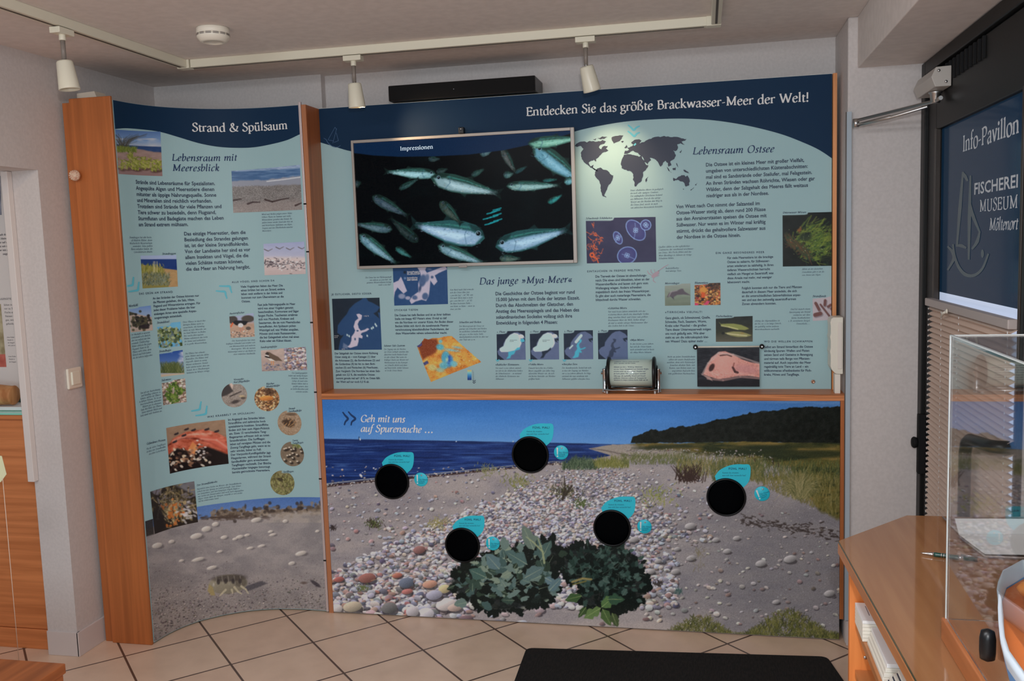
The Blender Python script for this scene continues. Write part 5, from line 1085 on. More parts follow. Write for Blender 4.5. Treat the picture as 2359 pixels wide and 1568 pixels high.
class Drum:
    def __init__(s, y, z, r): s.y, s.z, s.r = y, z, r
    def place(s, uv, e): uv = np.asarray(uv); t = uv[:, 1] / s.r; return np.stack([uv[:, 0], s.y - (s.r + e) * np.cos(t), s.z + (s.r + e) * np.sin(t)], 1)
E_PIC, E_BAND, E_TXT = .0006, .0005, .0014
UPPER, LOWER = Flat(D, .0002, WU - .0002), Flat(0.0)
CURVE = Curved([(-.6195, -.399), (-.607, -.312), (-.581, -.232), (-.534, -.158), (-.470, -.097), (-.402, -.052), (-.325, -.020), (-.235, .000), (-.135, .006), (-.0305, .002)])
def cut(V, F, lines):
    return V, F
def lettering(name, surf, tx, m, parent, e=E_TXT, label=None):
    if not tx.V: return
    V = np.vstack(tx.V)
    o = flat_mesh(name, surf.place(V[:, :2], e + V[:, 2]), tx.F, m, parent); 
    if label: o['label'] = label
    return o
def title(surf, parent, name, m, items, face, weight=1.0, track=0.0, **k):
    t = Text()
    for s_, a, b in items: t.fit(s_, surf.uv(a), surf.uv(b), face=face, weight=weight, track=track, **k)
    return lettering(name, surf, t, m, parent)
def para(surf, parent, lines, first, last, ref, face='sans', weight=1.0, align='l', m=None, xs=None, name=None):
    """first/last: pixel of the aligned baseline end of first and last line; ref = (line index, left px x, right px x)"""
    t = Text(); fine = face != 'sans'; n = len(lines); p0, p1 = np.array(first, float), np.array(last, float)
    trk = .012 if face == 'italic' else 0.0
    f_ = lambda i: p0 + (p1 - p0) * (i / max(1, n - 1))
    i, xa, xb = ref; y = f_(i)[1]; sl = ref_slope(surf, f_(i)); A_, B_ = surf.uv((xa, y)), surf.uv((xb, y + sl * (xb - xa))); wid = abs(B_[0] - A_[0])
    w, _ = t.run(lines[i], face, fine, weight, trk); xs = xs or (.90 if face == 'sans' else .96); size = wid / w / xs
    for j, s_ in enumerate(lines):
        q = surf.uv(f_(j)); t.line(s_, q[0], q[1], size, 0, face=face, xs=xs, fine=fine, weight=weight, align=align, track=trk)
    lettering(name or ('caption' if face == 'italic' else 'paragraph'), surf, t, m or (INKS if face == 'italic' else INK), parent)
def ref_slope(surf, p):
    a = surf.uv(p); q = surf.place(np.array([a, a + (.02, 0)]), 0); x, y = project(q); return (y[1] - y[0]) / (x[1] - x[0])
PALE_RGB = (138, 166, 170)
def picture(surf, parent, name, quad, art, label, step=1.25, e=E_PIC, m=None, circle=None):
    """a printed photo between four measured corners"""
    Q = np.array(quad, float); wpx = max(np.hypot(*(Q[1] - Q[0])), np.hypot(*(Q[2] - Q[3]))); hpx = max(np.hypot(*(Q[3] - Q[0])), np.hypot(*(Q[2] - Q[1])))
    nu, nv = max(8, int(wpx / step)), max(8, int(hpx / step)); a, b = np.meshgrid(np.linspace(0, 1, nu), np.linspace(0, 1, nv)); a, b = a.ravel()[:, None], b.ravel()[:, None]
    bil = lambda C: C[0] * (1 - a) * (1 - b) + C[1] * a * (1 - b) + C[2] * a * b + C[3] * (1 - a) * b
    UV = bil(np.array([surf.uv(q) for q in quad])); PX = bil(Q); F = grid_faces(nu, nv)
    if circle is not None:
        c, r = circle; cu = surf.uv(c); ru = (abs(surf.uv((c[0] + r, c[1]))[0] - cu[0]) + abs(surf.uv((c[0] - r, c[1]))[0] - cu[0])) / 2
        nr = int(r / step); th = np.linspace(0, 2 * np.pi, 73)[:-1]; rr = np.linspace(0, 1, nr + 1)[1:]
        R_, T_ = np.meshgrid(rr, th, indexing='ij'); R_, T_ = R_.ravel(), T_.ravel()
        UV = np.vstack([cu, np.stack([cu[0] + ru * R_ * np.cos(T_), cu[1] + ru * R_ * np.sin(T_)], 1)]); PX = np.vstack([c, np.stack([c[0] + r * R_ * np.cos(T_), c[1] - r * R_ * np.sin(T_)], 1)])
        F = [(0, 1 + i, 1 + (i + 1) % 72) for i in range(72)] + [(1 + j * 72 + i, 1 + (j + 1) * 72 + i, 1 + (j + 1) * 72 + (i + 1) % 72, 1 + j * 72 + (i + 1) % 72) for j in range(nr - 1) for i in range(72)]
    o = flat_mesh(name, surf.place(UV, e), F, m or print_material('printed_photo', .36), parent); paint_mesh(o, art.sample(PX[:, 0], PX[:, 1]))
    if label: o['label'] = label
    return o
def bbox(quad, pad=3): Q = np.array(quad); return Q[:, 0].min() - pad, Q[:, 1].min() - pad, Q[:, 0].max() + pad, Q[:, 1].max() + pad
def tab(A, x0, y0, x1, y1, y2):
    y1 += 1.6; y2 += 1.0; x1 += 2
    A.poly([(x0 - 4, y0 - 6), (x1 + 4, y0 - 8), (x1 - 2, y1), (x1 - 8, y1 + 1.5), (x0 - 4, y2)], PALE_RGB, 1)
def band(surf, parent, name, pts, m, label, e=E_BAND, cols=60, top=None):
    """area between the measured lower line (pixels) and the height top, as a strip"""
    L_ = np.array([surf.uv(p) for p in pts]); L_ = L_[np.argsort(L_[:, 0])]; u = np.linspace(L_[0, 0], L_[-1, 0], cols); v = np.interp(u, L_[:, 0], L_[:, 1])
    UV = np.vstack([np.stack([u, v], 1), np.stack([u, np.full(cols, top)], 1)]); F = [(i, i + 1, cols + i + 1, cols + i) for i in range(cols - 1)]
    o = flat_mesh(name, surf.place(UV, e), F, m, parent); o['label'] = label; return o
def marks(surf, parent, name, strokes, r, m, label, e=E_TXT):
    """tapered pen marks given as pixel polylines (r in pixels)"""
    t = Text()
    for pts in strokes:
        P = cat_rom(pts, 5) if len(pts) > 2 else [np.array(p, float) for p in pts]; n = len(P); vs = []
        for i in range(n):
            d = P[min(i + 1, n - 1)] - P[max(i - 1, 0)]; d = d / (np.hypot(*d) or 1); w = r * (1 - .75 * abs(i / (n - 1) - .5) * 2 * .6)
            vs += [(*surf.uv(P[i] + (-d[1] * w, d[0] * w)), .00006 * len(t.V)), (*surf.uv(P[i] - (-d[1] * w, d[0] * w)), .00006 * len(t.V))]
        t.raw(vs, [(2 * i, 2 * i + 1, 2 * i + 3, 2 * i + 2) for i in range(n - 1)])
    return lettering(name, surf, t, m, parent, e, label)
def chevron(surf, parent, *chs, m=None, r=3.0):
    marks(surf, parent, 'wave_mark', [c for c in chs], r, m or TEALC, 'teal double wave mark')
def shapes(surf, parent, name, polys, m, label, e=E_TXT):
    t = Text()
    for p in polys:
        V = [surf.uv(q) for q in p]; bm = bmesh.new(); vs = [bm.verts.new((*v, 0)) for v in V]; f = bm.faces.new(vs); r_ = bmesh.ops.triangulate(bm, faces=[f])
        bm.verts.index_update(); t.raw(V, [tuple(v.index for v in f.verts) for f in bm.faces]); bm.free()
    return lettering(name, surf, t, m, parent, e, label)

# ================================================================ beach photo mural
mu = thing('photo_mural', (W / 2, .01, 0), 'large beach photo mural with pebbles, sea and sky under the shelf', 'photo mural')
MB().box(0, W, .0012, .02, .004, ZS).build('board', mat('board_edge', (120, 112, 108), .6), mu)
ART = art_mural(); nu, nv = 880, 392
a, b = np.meshgrid(np.linspace(0, W, nu), np.linspace(.006, ZS - .0005, nv)); UV = np.stack([a.ravel(), b.ravel()], 1); P3 = LOWER.place(UV, 0)
o = flat_mesh('beach_photo', P3, grid_faces(nu, nv), print_material('printed_mural', .30), mu); px, py = project(P3); paint_mesh(o, ART.sample(px, py)); o['label'] = 'printed photograph of a pebble beach'
title(LOWER, mu, 'title_lettering', INKW, [('Geh mit uns', (830.3, 971.1), (932.5, 972.4)), ('auf Spurensuche …', (830.8, 993.6), (998, 996.5))], 'italic', 1.12)
NAVYM = mat('navy_mark', (16, 48, 92), .45)
marks(LOWER, mu, 'arrow_mark', [[(789.5, 948.4), (795, 956), (801.6, 963.9), (796, 971), (793.4, 978.9)], [(802.4, 947.3), (809, 955), (818.5, 963.9), (811, 971), (808.9, 979.4)]], 2.6, NAVYM, 'navy double arrow mark')
# feel holes, leaf labels, answer discs
LEAF = [(-.59, -1.07), (-.34, -1.38), (.1, -1.60), (.5, -1.68), (.85, -1.68), (1.2, -1.64), (1.25, -1.25), (1.18, -.85), (1.03, -.62), (.85, -.47), (.2, .1), (-.4, -.5)]
HOLES = [(903.5, 1108.2, 40, 970.2, 1103.8, 15.6, 0, 'left', 'in front of the sea at the far left'), (1221.9, 1046.6, 42.6, 1293, 1041.5, 16.6, 0, 'topmost', 'highest of the five on the sea horizon'), (1065.9, 1254.8, 40.2, 1135.5, 1250.9, 15.9, 0, 'lowest', 'lowest of the five above the left sea kale'), (1410.2, 1215.3, 42.8, 1484.7, 1212, 16.6, 0, 'middle', 'on pebbles above the right sea kale'), (1673, 1144.3, 44.8, 1755.5, 1136.4, 17.9, .35, 'rightmost', 'rightmost of the five beside the dry grass')]
RIM = mat('hole_rim', raw=(.008, .008, .009), rough=.25, spec=.25)
HOLEIN = mat('hole_flap', raw=(.0012, .0015, .0022), rough=.12, spec=.012)
for hx, hy, hr, dx_, dy_, dr, tilt, w1, w2 in HOLES:
    c = LOWER.uv((hx, hy)); r = (abs(LOWER.uv((hx + hr, hy))[0] - c[0]) + abs(LOWER.uv((hx, hy + hr))[1] - c[1])) / 2
    h = thing('touch_hole', (c[0], 0, c[1]), 'round black touch hole, ' + w2, 'touch hole', 'touch holes in the beach mural')
    MB().lathe([(r - .006, -.0008), (r, -.0006), (r, .006), (r - .002, .0085), (r - .006, .009), (r - .008, .006), (r - .006, -.0008)], (c[0], -.0004, c[1]), (0, -1, 0), 56, caps=False).build('rim', RIM, h)
    MB().lathe([(r - .005, -.0002), (r * .8, .0005), (r * .45, .0012), (.001, .0015)], (c[0], -.0022, c[1]), (0, -1, 0), 48).build('black_cover', HOLEIN, h)
    ls = thing('leaf_label', (c[0] + r * .5, 0, c[1] + r), 'teal leaf shaped label above the ' + {'left': 'touch hole at the far left', 'topmost': 'highest touch hole', 'lowest': 'lowest touch hole', 'middle': 'touch hole over the right sea kale', 'rightmost': 'rightmost touch hole'}[w1], 'label', 'leaf labels on the beach mural')
    P_ = cat_rom([(q[0], q[1]) for q in LEAF[:9]], 5) + [np.array(q) for q in LEAF[9:]]
    poly = [tuple(LOWER.uv((hx + q[0] * hr, hy + q[1] * hr))) for q in P_]
    MB().prism(poly, -.0003, -.0012, 1).build('label_plate', TEAL, ls); lp_ = ls.children[-1]
    t = Text(); k_ = lambda x, y: LOWER.uv((hx + x * hr, hy + y * hr))
    t.fit('FÜHL MAL!', k_(.12, -1.41), k_(1.04, -1.41), weight=1.2, track=.12)
    lettering('heading_lettering', LOWER, t, INKN, lp_, .0018)
    t = Text(); t.fit('Kannst du ertasten,', k_(-.2, -1.22), k_(.66, -1.22), face='serif', fine=True); t.fit('was sich hier versteckt hat?', k_(-.2, -1.08), k_(1.02, -1.08), face='serif', fine=True)
    lettering('text_lines', LOWER, t, mat('teal_ink', (24, 78, 104), .5), lp_, .0018)
    cd2 = LOWER.uv((dx_, dy_)); rd = abs(LOWER.uv((dx_ + dr, dy_))[0] - cd2[0])
    dd = thing('answer_disc', (cd2[0], 0, cd2[1]), 'small round teal answer disc right of the ' + {'left': 'touch hole at the far left', 'topmost': 'highest touch hole', 'lowest': 'lowest touch hole', 'middle': 'touch hole over the right sea kale', 'rightmost': 'rightmost touch hole, hanging tilted'}[w1], 'answer disc', 'answer discs on the beach mural')
    MB().lathe([(.001, 0), (rd, 0), (rd, .002), (rd - .0008, .0028), (.001, .0028)], (cd2[0], -.0006, cd2[1]), (0, -1, 0), 44).build('disc', TEAL, dd); dk_ = dd.children[-1]
    MB().lathe([(.0035, 0), (.0035, .0012), (.0022, .002), (.001, .0016)], (cd2[0] + .1 * rd, -.0034, cd2[1] + .62 * rd), (0, -1, 0), 16).build('screw', ALU, dd)
    ct, st_ = math.cos(tilt), math.sin(tilt)
    def dp(x, y): return (cd2[0] + rd * (x * ct - y * st_), cd2[1] + rd * (x * st_ + y * ct))
    t = Text(); t.raw([dp(-.62, .68), dp(-.40, .68), dp(-.47, -.30), dp(-.57, -.30)], [(0, 1, 2, 3)]); t.raw([dp(-.52 + .1 * math.cos(i * .7), -.52 + .1 * math.sin(i * .7)) for i in range(9)], [tuple(range(9))])
    lettering('exclamation_mark', LOWER, t, INKW, dk_, .0042)
    t = Text()
    for i, s_ in enumerate(('Des Rätsels', 'Lösung', 'lautet:')): q = dp(-.3, -.08 - .24 * i); t.line(s_, q[0], q[1], rd * .30, tilt, face='serif', fine=True)
    lettering('text_lines', LOWER, t, MATS['teal_ink'], dk_, .0042)

# ================================================================ upper information panel
up = thing('information_panel', (WU / 2, D, ZS + ST), 'large pale blue information panel with navy top behind the television', 'information panel')
MB().box(0, WU, D, D + .018, ZS + ST, T).build('board', PALE, up)
MB().box(0, WU, D + .0002, D + .0178, T + .0001, T + .0012).build('top_edge', mat('panel_edge', (190, 204, 190), .5), up)
hp = [(738, 328), (772, 338), (812, 349), (900, 362), (1000, 368), (1120, 356), (1230, 330), (1323, 303), (1380, 290), (1450, 279), (1540, 273.5), (1600, 274), (1660, 279), (1730, 291), (1800, 309), (1850, 328), (1885, 344), (1913, 362)]
hp = [tuple(q) for q in cat_rom(hp, 4)]; hp[0] = (730, 326); hp[-1] = (1926, 371)
hb_ = band(UPPER, up, 'navy_header', hp, NAVY, 'navy curved header', top=T, cols=140)
title(UPPER, up, 'title_lettering', INKW, [('Entdecken Sie das größte Brackwasser-Meer der Welt!', (1212, 267), (1863.7, 233.5))], 'serif', 1.12)
title(UPPER, up, 'heading_lettering', INKN, [('Lebensraum Ostsee', (1594.7, 355.6), (1782.5, 350))], 'italic', 1.0, .03)
title(UPPER, up, 'heading_lettering', INKN, [('Das junge »Mya-Meer«', (1103.7, 655.1), (1318, 650))], 'italic', 1.0, .03)
pa_ = lambda *a_, **k: para(UPPER, up, *a_, **k)
pa_(['Die Ostsee ist ein kleines Meer mit großer Vielfalt,', 'umgeben von unterschiedlichsten Küstenabschnitten:', 'mal sind es Sandstrände oder Steilufer, mal Felsgestein.', 'An ihren Stränden wachsen Röhrichte, Wiesen oder gar', 'Wälder, denn der Salzgehalt des Meeres fällt weitaus', 'niedriger aus als in der Nordsee.'], (1625.7, 383.5), (1627, 454.5), (0, 1625.7, 1852.7), weight=1.2)
pa_(['Von West nach Ost nimmt der Salzanteil im', 'Ostsee-Wasser stetig ab, denn rund 200 Flüsse', 'aus den Anrainerstaaten speisen die Ostsee mit', 'Süßwasser. Nur wenn es im Winter mal kräftig', 'stürmt, drückt das gehaltvollere Salzwasser aus', 'der Nordsee in die Ostsee hinein.'], (1557.5, 479.6), (1558.8, 550), (0, 1557.5, 1750.6), weight=1.2)
pa_(['Die Geschichte der Ostsee beginnt vor rund', '15.000 Jahren mit dem Ende der letzten Eiszeit.', 'Durch das Abschmelzen der Gletscher, den', 'Anstieg des Meeresspiegels und das Heben des', '»skandinavischen Sockels« vollzog sich ihre', 'Entwicklung in folgenden 4 Phasen:'], (1141.2, 680), (1143.3, 747.3), (0, 1141.2, 1324.5), weight=1.2)
pa_(['Für viele Meerestiere ist die brackige', 'Ostsee zu salzarm, für Süßwasser-', 'arten wiederum zu salzhaltig. In ihren', 'tieferen Wasserschichten herrscht', 'vielfach ein Mangel an Sauerstoff, was', 'diese Areale mal mehr, mal weniger', 'lebenswert macht.'], (1675, 596.5), (1675.5, 652.2), (0, 1675, 1781), weight=1.2)
pa_(['Folglich konnten sich nur die Tiere und Pflanzen', 'dauerhaft in diesem Meer ansiedeln, die sich', 'an die unterschiedlichen Salzverhältnisse anpas-', 'sen und aus den zeitweilig sauerstoff-armen', 'Zonen abwandern konnten.'], (1708.7, 665.9), (1709, 702.2), (0, 1708.7, 1847.3), weight=1.2)
pa_(['Ganz gleich, ob Schweinswal, Qualle,', 'Schnecke, Fisch, Seestern, Wurm,', 'Krebs oder Muschel – die großen', 'Tiere dieser Unterwasserwelt mögen', 'uns noch geläufig sein. Wie aber', 'steht es um die mikroskopisch klei-', 'nen Wesen? Dazu später mehr …'], (1532.2, 734.7), (1532.6, 788.4), (0, 1532.2, 1636.4), weight=1.2)
pa_(['Selbst am Strand hinterlässt die Ostsee', 'eindeutig Spuren: Wellen und Fluten', 'setzen Sand und Gesteine in Bewegung', 'und türmen teils Berge von Pflanzen-', 'material auf. Auch »spuckt« das Meer', 'regelmäßig tote Tiere an Land – ein', 'willkommenes »Festbankett« für Floh-', 'krebs, Möwe und Tangfliege.'], (1760, 801.3), (1760, 864.7), (0, 1760, 1872.6), weight=1.2)
pa_(['Die Tierwelt der Ostsee ist abwechslungs-', 'reich: Die einen sind klitzeklein, leben an der', 'Wasseroberfläche und lassen sich gern vom', 'Wellengang wiegen. Andere schweben', 'majestätisch durch den freien Wasserkörper.', 'Es gibt aber auch meterlange Meerestiere, die', 'blitzschnell durchs Wasser schneiden.'], (1371.4, 639.2), (1372.4, 692.9), (1, 1371.5, 1496.3), weight=1.2)
pa_(['Der Salzgehalt der Ostsee nimmt Richtung', 'Osten stetig ab – vom Kattegat (1) über', 'die Arkonasee (2), die Bornholmsee (3) und', 'die Gotlandsee (4) bis hin zu dem Bott-', 'nischen (5) und Finnischen (6) Meerbusen.', 'Zum Vergleich: Die Nordsee hat einen Salz-', 'gehalt von 3,5 %, die westliche Ostsee', 'kommt gerade mal auf 1,8 %, im Osten fällt', 'der Wert auf nur noch 0,3 % ab.'], (771.2, 815.9), (775, 881.2), (2, 772, 875), weight=1.2)
pa_(['Die Ostsee hat tiefe Becken und ist an ihrer tiefsten', 'Stelle mit knapp 457 Metern etwa 10-mal so tief', 'wie die Nordsee vor unserer Küste. Am Boden dieser', 'Becken bildet sich durch die zunehmende Meeres-', 'verschmutzung lebensfeindlicher Faulschlamm, der', 'diese Wassertiefen nahezu unbewohnbar macht.'], (909.4, 728.2), (911.4, 769.8), (0, 909.4, 1038.4), weight=1.2)
for s_, a_, b_ in (('EIN GANZ BESONDERES MEER', (1648.6, 584.7), (1760.6, 582.7)), ('»TIERISCHE« VIELFALT!', (1532.2, 720.8), (1617.6, 720.4)), ('WO DIE WELLEN SCHWAPPEN', (1760.3, 788.4), (1871.6, 788)), ('EINTAUCHEN IN FREMDE WELTEN', (1352.7, 627), (1474.5, 624)), ('JE ÖSTLICHER, DESTO SÜSSER', (764, 680), (855.7, 677.6)), ('STICKIGE TIEFEN', (909, 716.3), (963, 715))):
    title(UPPER, up, 'subheading_lettering', INK, [(s_, a_, b_)], 'sans', 1.3, .16)
for s_, a_, b_ in (('Meeressäuger', (1531.6, 654.4), (1565, 653.9)), ('Blumentiere', (1600, 653.4), (1631, 652.8)), ('Fischschwärme', (1649, 730), (1687, 729.6)), ('Strandfunde', (1871.6, 684), (1903, 683.6)), ('Unterwasser-Wiesen', (1802.7, 491.6), (1856.7, 490.6)), ('Schwebende Schönheiten', (1349.5, 505), (1410.5, 503.7)), ('»Littorina-Meer«', (1400, 711.6), (1444.3, 711)), ('»Mya-Meer«', (1451, 784.7), (1483.7, 784.3)), ('1. Phase', (1144.4, 766.3), (1163.7, 766)), ('2. Phase', (1221.4, 765.3), (1241, 765)), ('3. Phase', (1299.4, 764.5), (1319, 764.2)), ('4. Phase', (1377.6, 763.9), (1398, 763.6)), ('»Baltischer Eisstausee«', (1141.4, 841.4), (1196, 841)), ('»Yoldia-Meer«', (1217.3, 840.8), (1252, 840.6)), ('»Ancylus-See«', (1294.5, 840.4), (1330, 840.2)), ('Seltener Salz-Zustrom', (884.5, 798), (933, 797.4)), ('Schwellen und Becken', (1057.8, 743.9), (1108.4, 743.2))):
    title(UPPER, up, 'picture_caption', INK, [(s_, a_, b_)], 'italic', 1.25, .02, fine=True)
it = lambda *a_, **k: para(UPPER, up, *a_, face='italic', **k)
it(['Allein an der deutschen', 'Ostseeküste gibt es an die', '200 Arten von Algen.'], (1847.3, 621.4), (1847.3, 635), (1, 1847.3, 1898.6))
it(['»König der Algenwälder« ist', 'der bis zu 1,5 m lange Dorsch,', 'der gefräßig vielen anderen', 'Meeresbewohnern nachstellt.'], (1738.2, 740.6), (1738.4, 760), (1, 1738.2, 1799.9))
it(['Und bei manch einem', 'Spaziergang am Strand', '»stolpern« wir über', 'kleine Kostbarkeiten:', 'z. B. versteinerte Seeigel,', 'Donnerkeile, …'], (1866.3, 712.9), (1866.3, 746.5), (4, 1815.3, 1866.3), align='r')
it(['Nicht an jedem Strandabschnitt', 'sollten wir unsere Badefreuden', 'ausleben, denn viele Küstenvögel', 'brauchen absolute Ruhe zum', 'Rasten, zum Brüten sowie zur', 'ungestörten Aufzucht ihres', 'vom gefährdeten Nachwuchses.'], (1601, 822.6), (1601, 861.6), (2, 1536.2, 1601), align='r')
it(['Quallen zählen zu den »glücklichen', 'Gewinnern« der zunehmend verschmutz-', 'ten Ostsee. Wo Fische fehlen und das', 'Meer überdüngt ist, können sie riesige', 'Schwärme bilden.'], (1516.8, 570.3), (1517.5, 596.7), (1, 1517, 1598.5))
it(['Ruderfußkrebse', 'sind winzige Tiere.'], (1533, 619.4), (1533, 625.7), (1, 1533, 1570.4))
it(['Unser »Baltisches Meer« ist geologisch', 'ein noch sehr »junges« Gewässer.', 'Der anfängliche Gletschersee bestand', 'aus Süßwasser. Erst als das salzige', 'Wasser aus der Nordsee den Weg in', 'die Ostsee fand, wurde sie auch', 'von arktischen Meerestieren besiedelt.'], (1451.6, 440.1), (1452.6, 480), (0, 1451.6, 1528))
it(['Vor rund 8.000 Jahren entwickelte sich das', '»Littorina-Meer« durch eine dauerhafte Verbin-', 'dung zwischen Nord- und Ostsee zum größten', 'Brackwasser-Meer der Welt. Seither dringt', 'ab und zu wieder salziges Nordseewasser über', 'den Großen Belt in die Ostsee.'], (1400.6, 719.4), (1401, 752), (1, 1400.6, 1495.5))
it(['In den letzten 4.000 Jahren', 'hat sich die Ostsee kaum', 'noch verändert und ist heute', 'als »Mya-Meer« bekannt.'], (1451.4, 793.5), (1451.6, 812.9), (2, 1451.5, 1507))
it(['Vor rund 11.000 Jahren sammel-', 'ten sich in der »Baltischen Senke«', 'die Schmelzwasser – so entstand', 'der »Baltische Eisstausee« aus', 'Süßwasser.'], (1141.4, 849), (1141.8, 874), (1, 1141.4, 1204))
it(['Danach herrschte im »Yoldia-', 'Meer« ungefähr 300 Jahre lang', 'salzreiches Wasser vor, da sich', 'ein breiter Korridor zur Nordsee', 'geöffnet hatte.'], (1217.3, 849), (1217.7, 874), (3, 1217.3, 1279))
it(['Der skandinavische Sockel hob sich,', 'so dass der Zugang zur Nordsee', 'vor 9.250 Jahren abbrach. In Folge', 'entstand der nun wiederum mit', 'Süßwasser gefüllte »Ancylus-See«.'], (1294.5, 848.6), (1294.8, 874), (0, 1294.5, 1362.9))
it(['Der Zugang von der Nordsee', 'zur Ostsee verläuft zwischen den', 'dänischen Inseln hindurch und', 'ist sehr schmal. Nur wenn ein', 'kräftiger Sturm von Westen viel', 'Nordseewasser in das Kattegat', 'zur Schwelle drückt und dann', 'auf Nord dreht, strömt Salzwas-', 'ser in die Ostsee hinein.'], (884.5, 805.7), (886.5, 854.7), (1, 884.5, 941))
it(['Die Ostsee hat ein Flächenausmaß', 'von nahezu 413.000 km², ihr', 'gesamtes Wasservolumen beträgt', 'rund 21.600 km³.'.replace('³', '²')], (901.8, 639.2), (901.8, 656.7), (0, 841.6, 901.8), align='r')
it(['Von Nord nach Süd erstreckt', 'sich die Ostsee über fast', '1.300 km (54° – 66° N), von', 'Ost nach West sind es noch', 'gut 1.000 km (10° – 30° E).', 'An ihrer breitesten Stelle –', 'von Küste zu Küste – misst sie', 'etwa 300 km.'], (1036.5, 669), (1037.2, 713.3), (6, 1037, 1093.7))
it(['Der Meeresgrund der Ostsee ist', 'geprägt von Schwellen und Becken.', 'Im westlichen Gotlandbecken liegt', 'mit 459,11 m ihre tiefste Stelle,', 'durchschnittlich erreicht sie aber nur', 'eine Tiefe von 52 m.'], (1057.8, 752.7), (1058.4, 783.7), (4, 1058, 1124.7))
chevron(UPPER, up, [(1446.5, 288), (1453, 293), (1460, 299.5), (1466, 294), (1474, 290)], [(1446, 302), (1453, 307), (1461, 313.5), (1467, 308), (1474, 305)], r=2.6)
for x in (1146, 1222.5, 1300): chevron(UPPER, up, [(x - 3.5, 827), (x, 831), (x + 4.5, 827.5)], r=1.8)
# sailing boat mark, faint on the navy header
marks(UPPER, up, 'boat_mark', [[(756, 322), (772, 293)], [(772, 293), (776, 299)], [(756, 322), (769, 325)], [(776, 296), (767, 330)], [(775, 306), (780, 324)], [(780, 324), (770, 328)], [(746, 318), (752, 322), (756, 329), (766, 337), (777, 339), (785, 335)]], .8, mat('faint_mark', (58, 88, 122), .5), 'faint outlined sailing boat mark')
# world map
LANDS = [[(1324, 336), (1328, 331), (1340, 326), (1352, 328), (1366, 325), (1376, 326), (1388, 322), (1396, 326), (1392, 331), (1384, 333), (1380, 340), (1385, 344), (1392, 336), (1400, 336), (1396, 342), (1402, 346), (1393, 350), (1386, 354), (1380, 361), (1373, 366), (1374, 373), (1369, 368), (1362, 370), (1356, 375), (1361, 383), (1367, 379), (1366, 386), (1371, 392), (1378, 394), (1371, 391), (1360, 386), (1351, 378), (1344, 371), (1339, 361), (1338, 352), (1344, 342), (1338, 336), (1328, 338)],
 [(1376, 388), (1384, 386), (1394, 391), (1404, 397), (1413, 404), (1411, 413), (1405, 424), (1399, 433), (1395, 443), (1392, 450), (1397, 455), (1389, 452), (1384, 440), (1384, 426), (1376, 412), (1370, 403), (1372, 394)],
 [(1409, 317), (1420, 313), (1436, 312), (1432, 320), (1422, 327), (1414, 331), (1411, 325)], [(1430, 326), (1437, 325), (1434, 329)], [(1376, 318), (1388, 314), (1400, 316), (1392, 320)], [(1366, 321), (1374, 319), (1372, 323)],
 [(1437, 357), (1447, 355), (1460, 357), (1472, 361), (1478, 358), (1484, 370), (1488, 379), (1494, 381), (1488, 391), (1481, 398), (1480, 409), (1474, 420), (1466, 429), (1462, 429), (1458, 414), (1459, 402), (1452, 394), (1443, 391), (1433, 388), (1430, 378), (1433, 366)], [(1487, 413), (1493, 406), (1491, 416), (1488, 420)],
 [(1438, 355), (1440, 347), (1449, 345), (1446, 340), (1455, 337), (1459, 333), (1454, 329), (1462, 322), (1470, 321), (1478, 324), (1473, 330), (1484, 327), (1492, 322), (1500, 320), (1512, 315), (1530, 313), (1548, 316), (1566, 317), (1582, 320), (1578, 324), (1570, 326), (1578, 333), (1568, 330), (1560, 333), (1562, 341), (1556, 348), (1551, 346), (1557, 357), (1552, 367), (1544, 372), (1547, 380), (1540, 384), (1539, 376), (1533, 370), (1528, 374), (1522, 384), (1516, 374), (1511, 368), (1503, 364), (1496, 364), (1500, 369), (1492, 379), (1484, 372), (1476, 358), (1470, 352), (1464, 351), (1458, 347), (1452, 350), (1446, 354)],
 [(1438, 340), (1443, 333), (1446, 339), (1441, 342)], [(1551, 409), (1552, 417), (1561, 414), (1572, 418), (1580, 430), (1588, 426), (1589, 416), (1584, 404), (1580, 407), (1576, 403), (1566, 406), (1558, 412)], [(1574, 391), (1584, 395), (1588, 400), (1580, 397)], [(1536, 384), (1542, 392), (1548, 398), (1543, 395)], [(1549, 388), (1558, 384), (1556, 392), (1551, 392)], [(1565, 350), (1571, 344), (1568, 353)], [(1601, 426), (1606, 421), (1604, 427)], [(1590, 438), (1599, 431), (1593, 438)], [(1573, 434), (1576, 435), (1574, 437)], [(1558, 374), (1561, 380), (1563, 386), (1559, 380)]]
def coast(p, k=.16, seed=1, depth=2):
    g = np.random.default_rng(seed); P = [np.array(q, float) for q in p]
    for _ in range(depth):
        Q = []
        for a_, b_ in zip(P, P[1:] + P[:1]): d_ = b_ - a_; Q += [a_, (a_ + b_) / 2 + np.array([-d_[1], d_[0]]) * g.uniform(-k, k)]
        P = Q
    return P
shapes(UPPER, up, 'world_map', [coast(p, .15, i) for i, p in enumerate(LANDS)], MAPINK, 'dark world map')
shapes(UPPER, up, 'baltic_spot', [[(1459, 334), (1464, 329), (1466, 332), (1462, 336)]], TEALC, 'teal spot on the world map', .0017)
# copepod drawing
COPE = mat('copepod_print', (150, 132, 144), .5)
shapes(UPPER, up, 'copepod_picture', [[(1501, 634), (1508, 628), (1518, 622), (1519, 629), (1513, 636), (1506, 640), (1501, 639)]], COPE, 'pinkish water flea picture')
marks(UPPER, up, 'copepod_limbs', [[(1517, 624), (1528, 616), (1540, 609)], [(1503, 634), (1495, 630), (1491, 623)], [(1505, 631), (1500, 626), (1500, 620)], [(1506, 639), (1505, 646), (1511, 651)], [(1513, 636), (1519, 634)], [(1509, 627), (1507, 620)]], 1.0, COPE, 'thin limbs of the water flea picture')
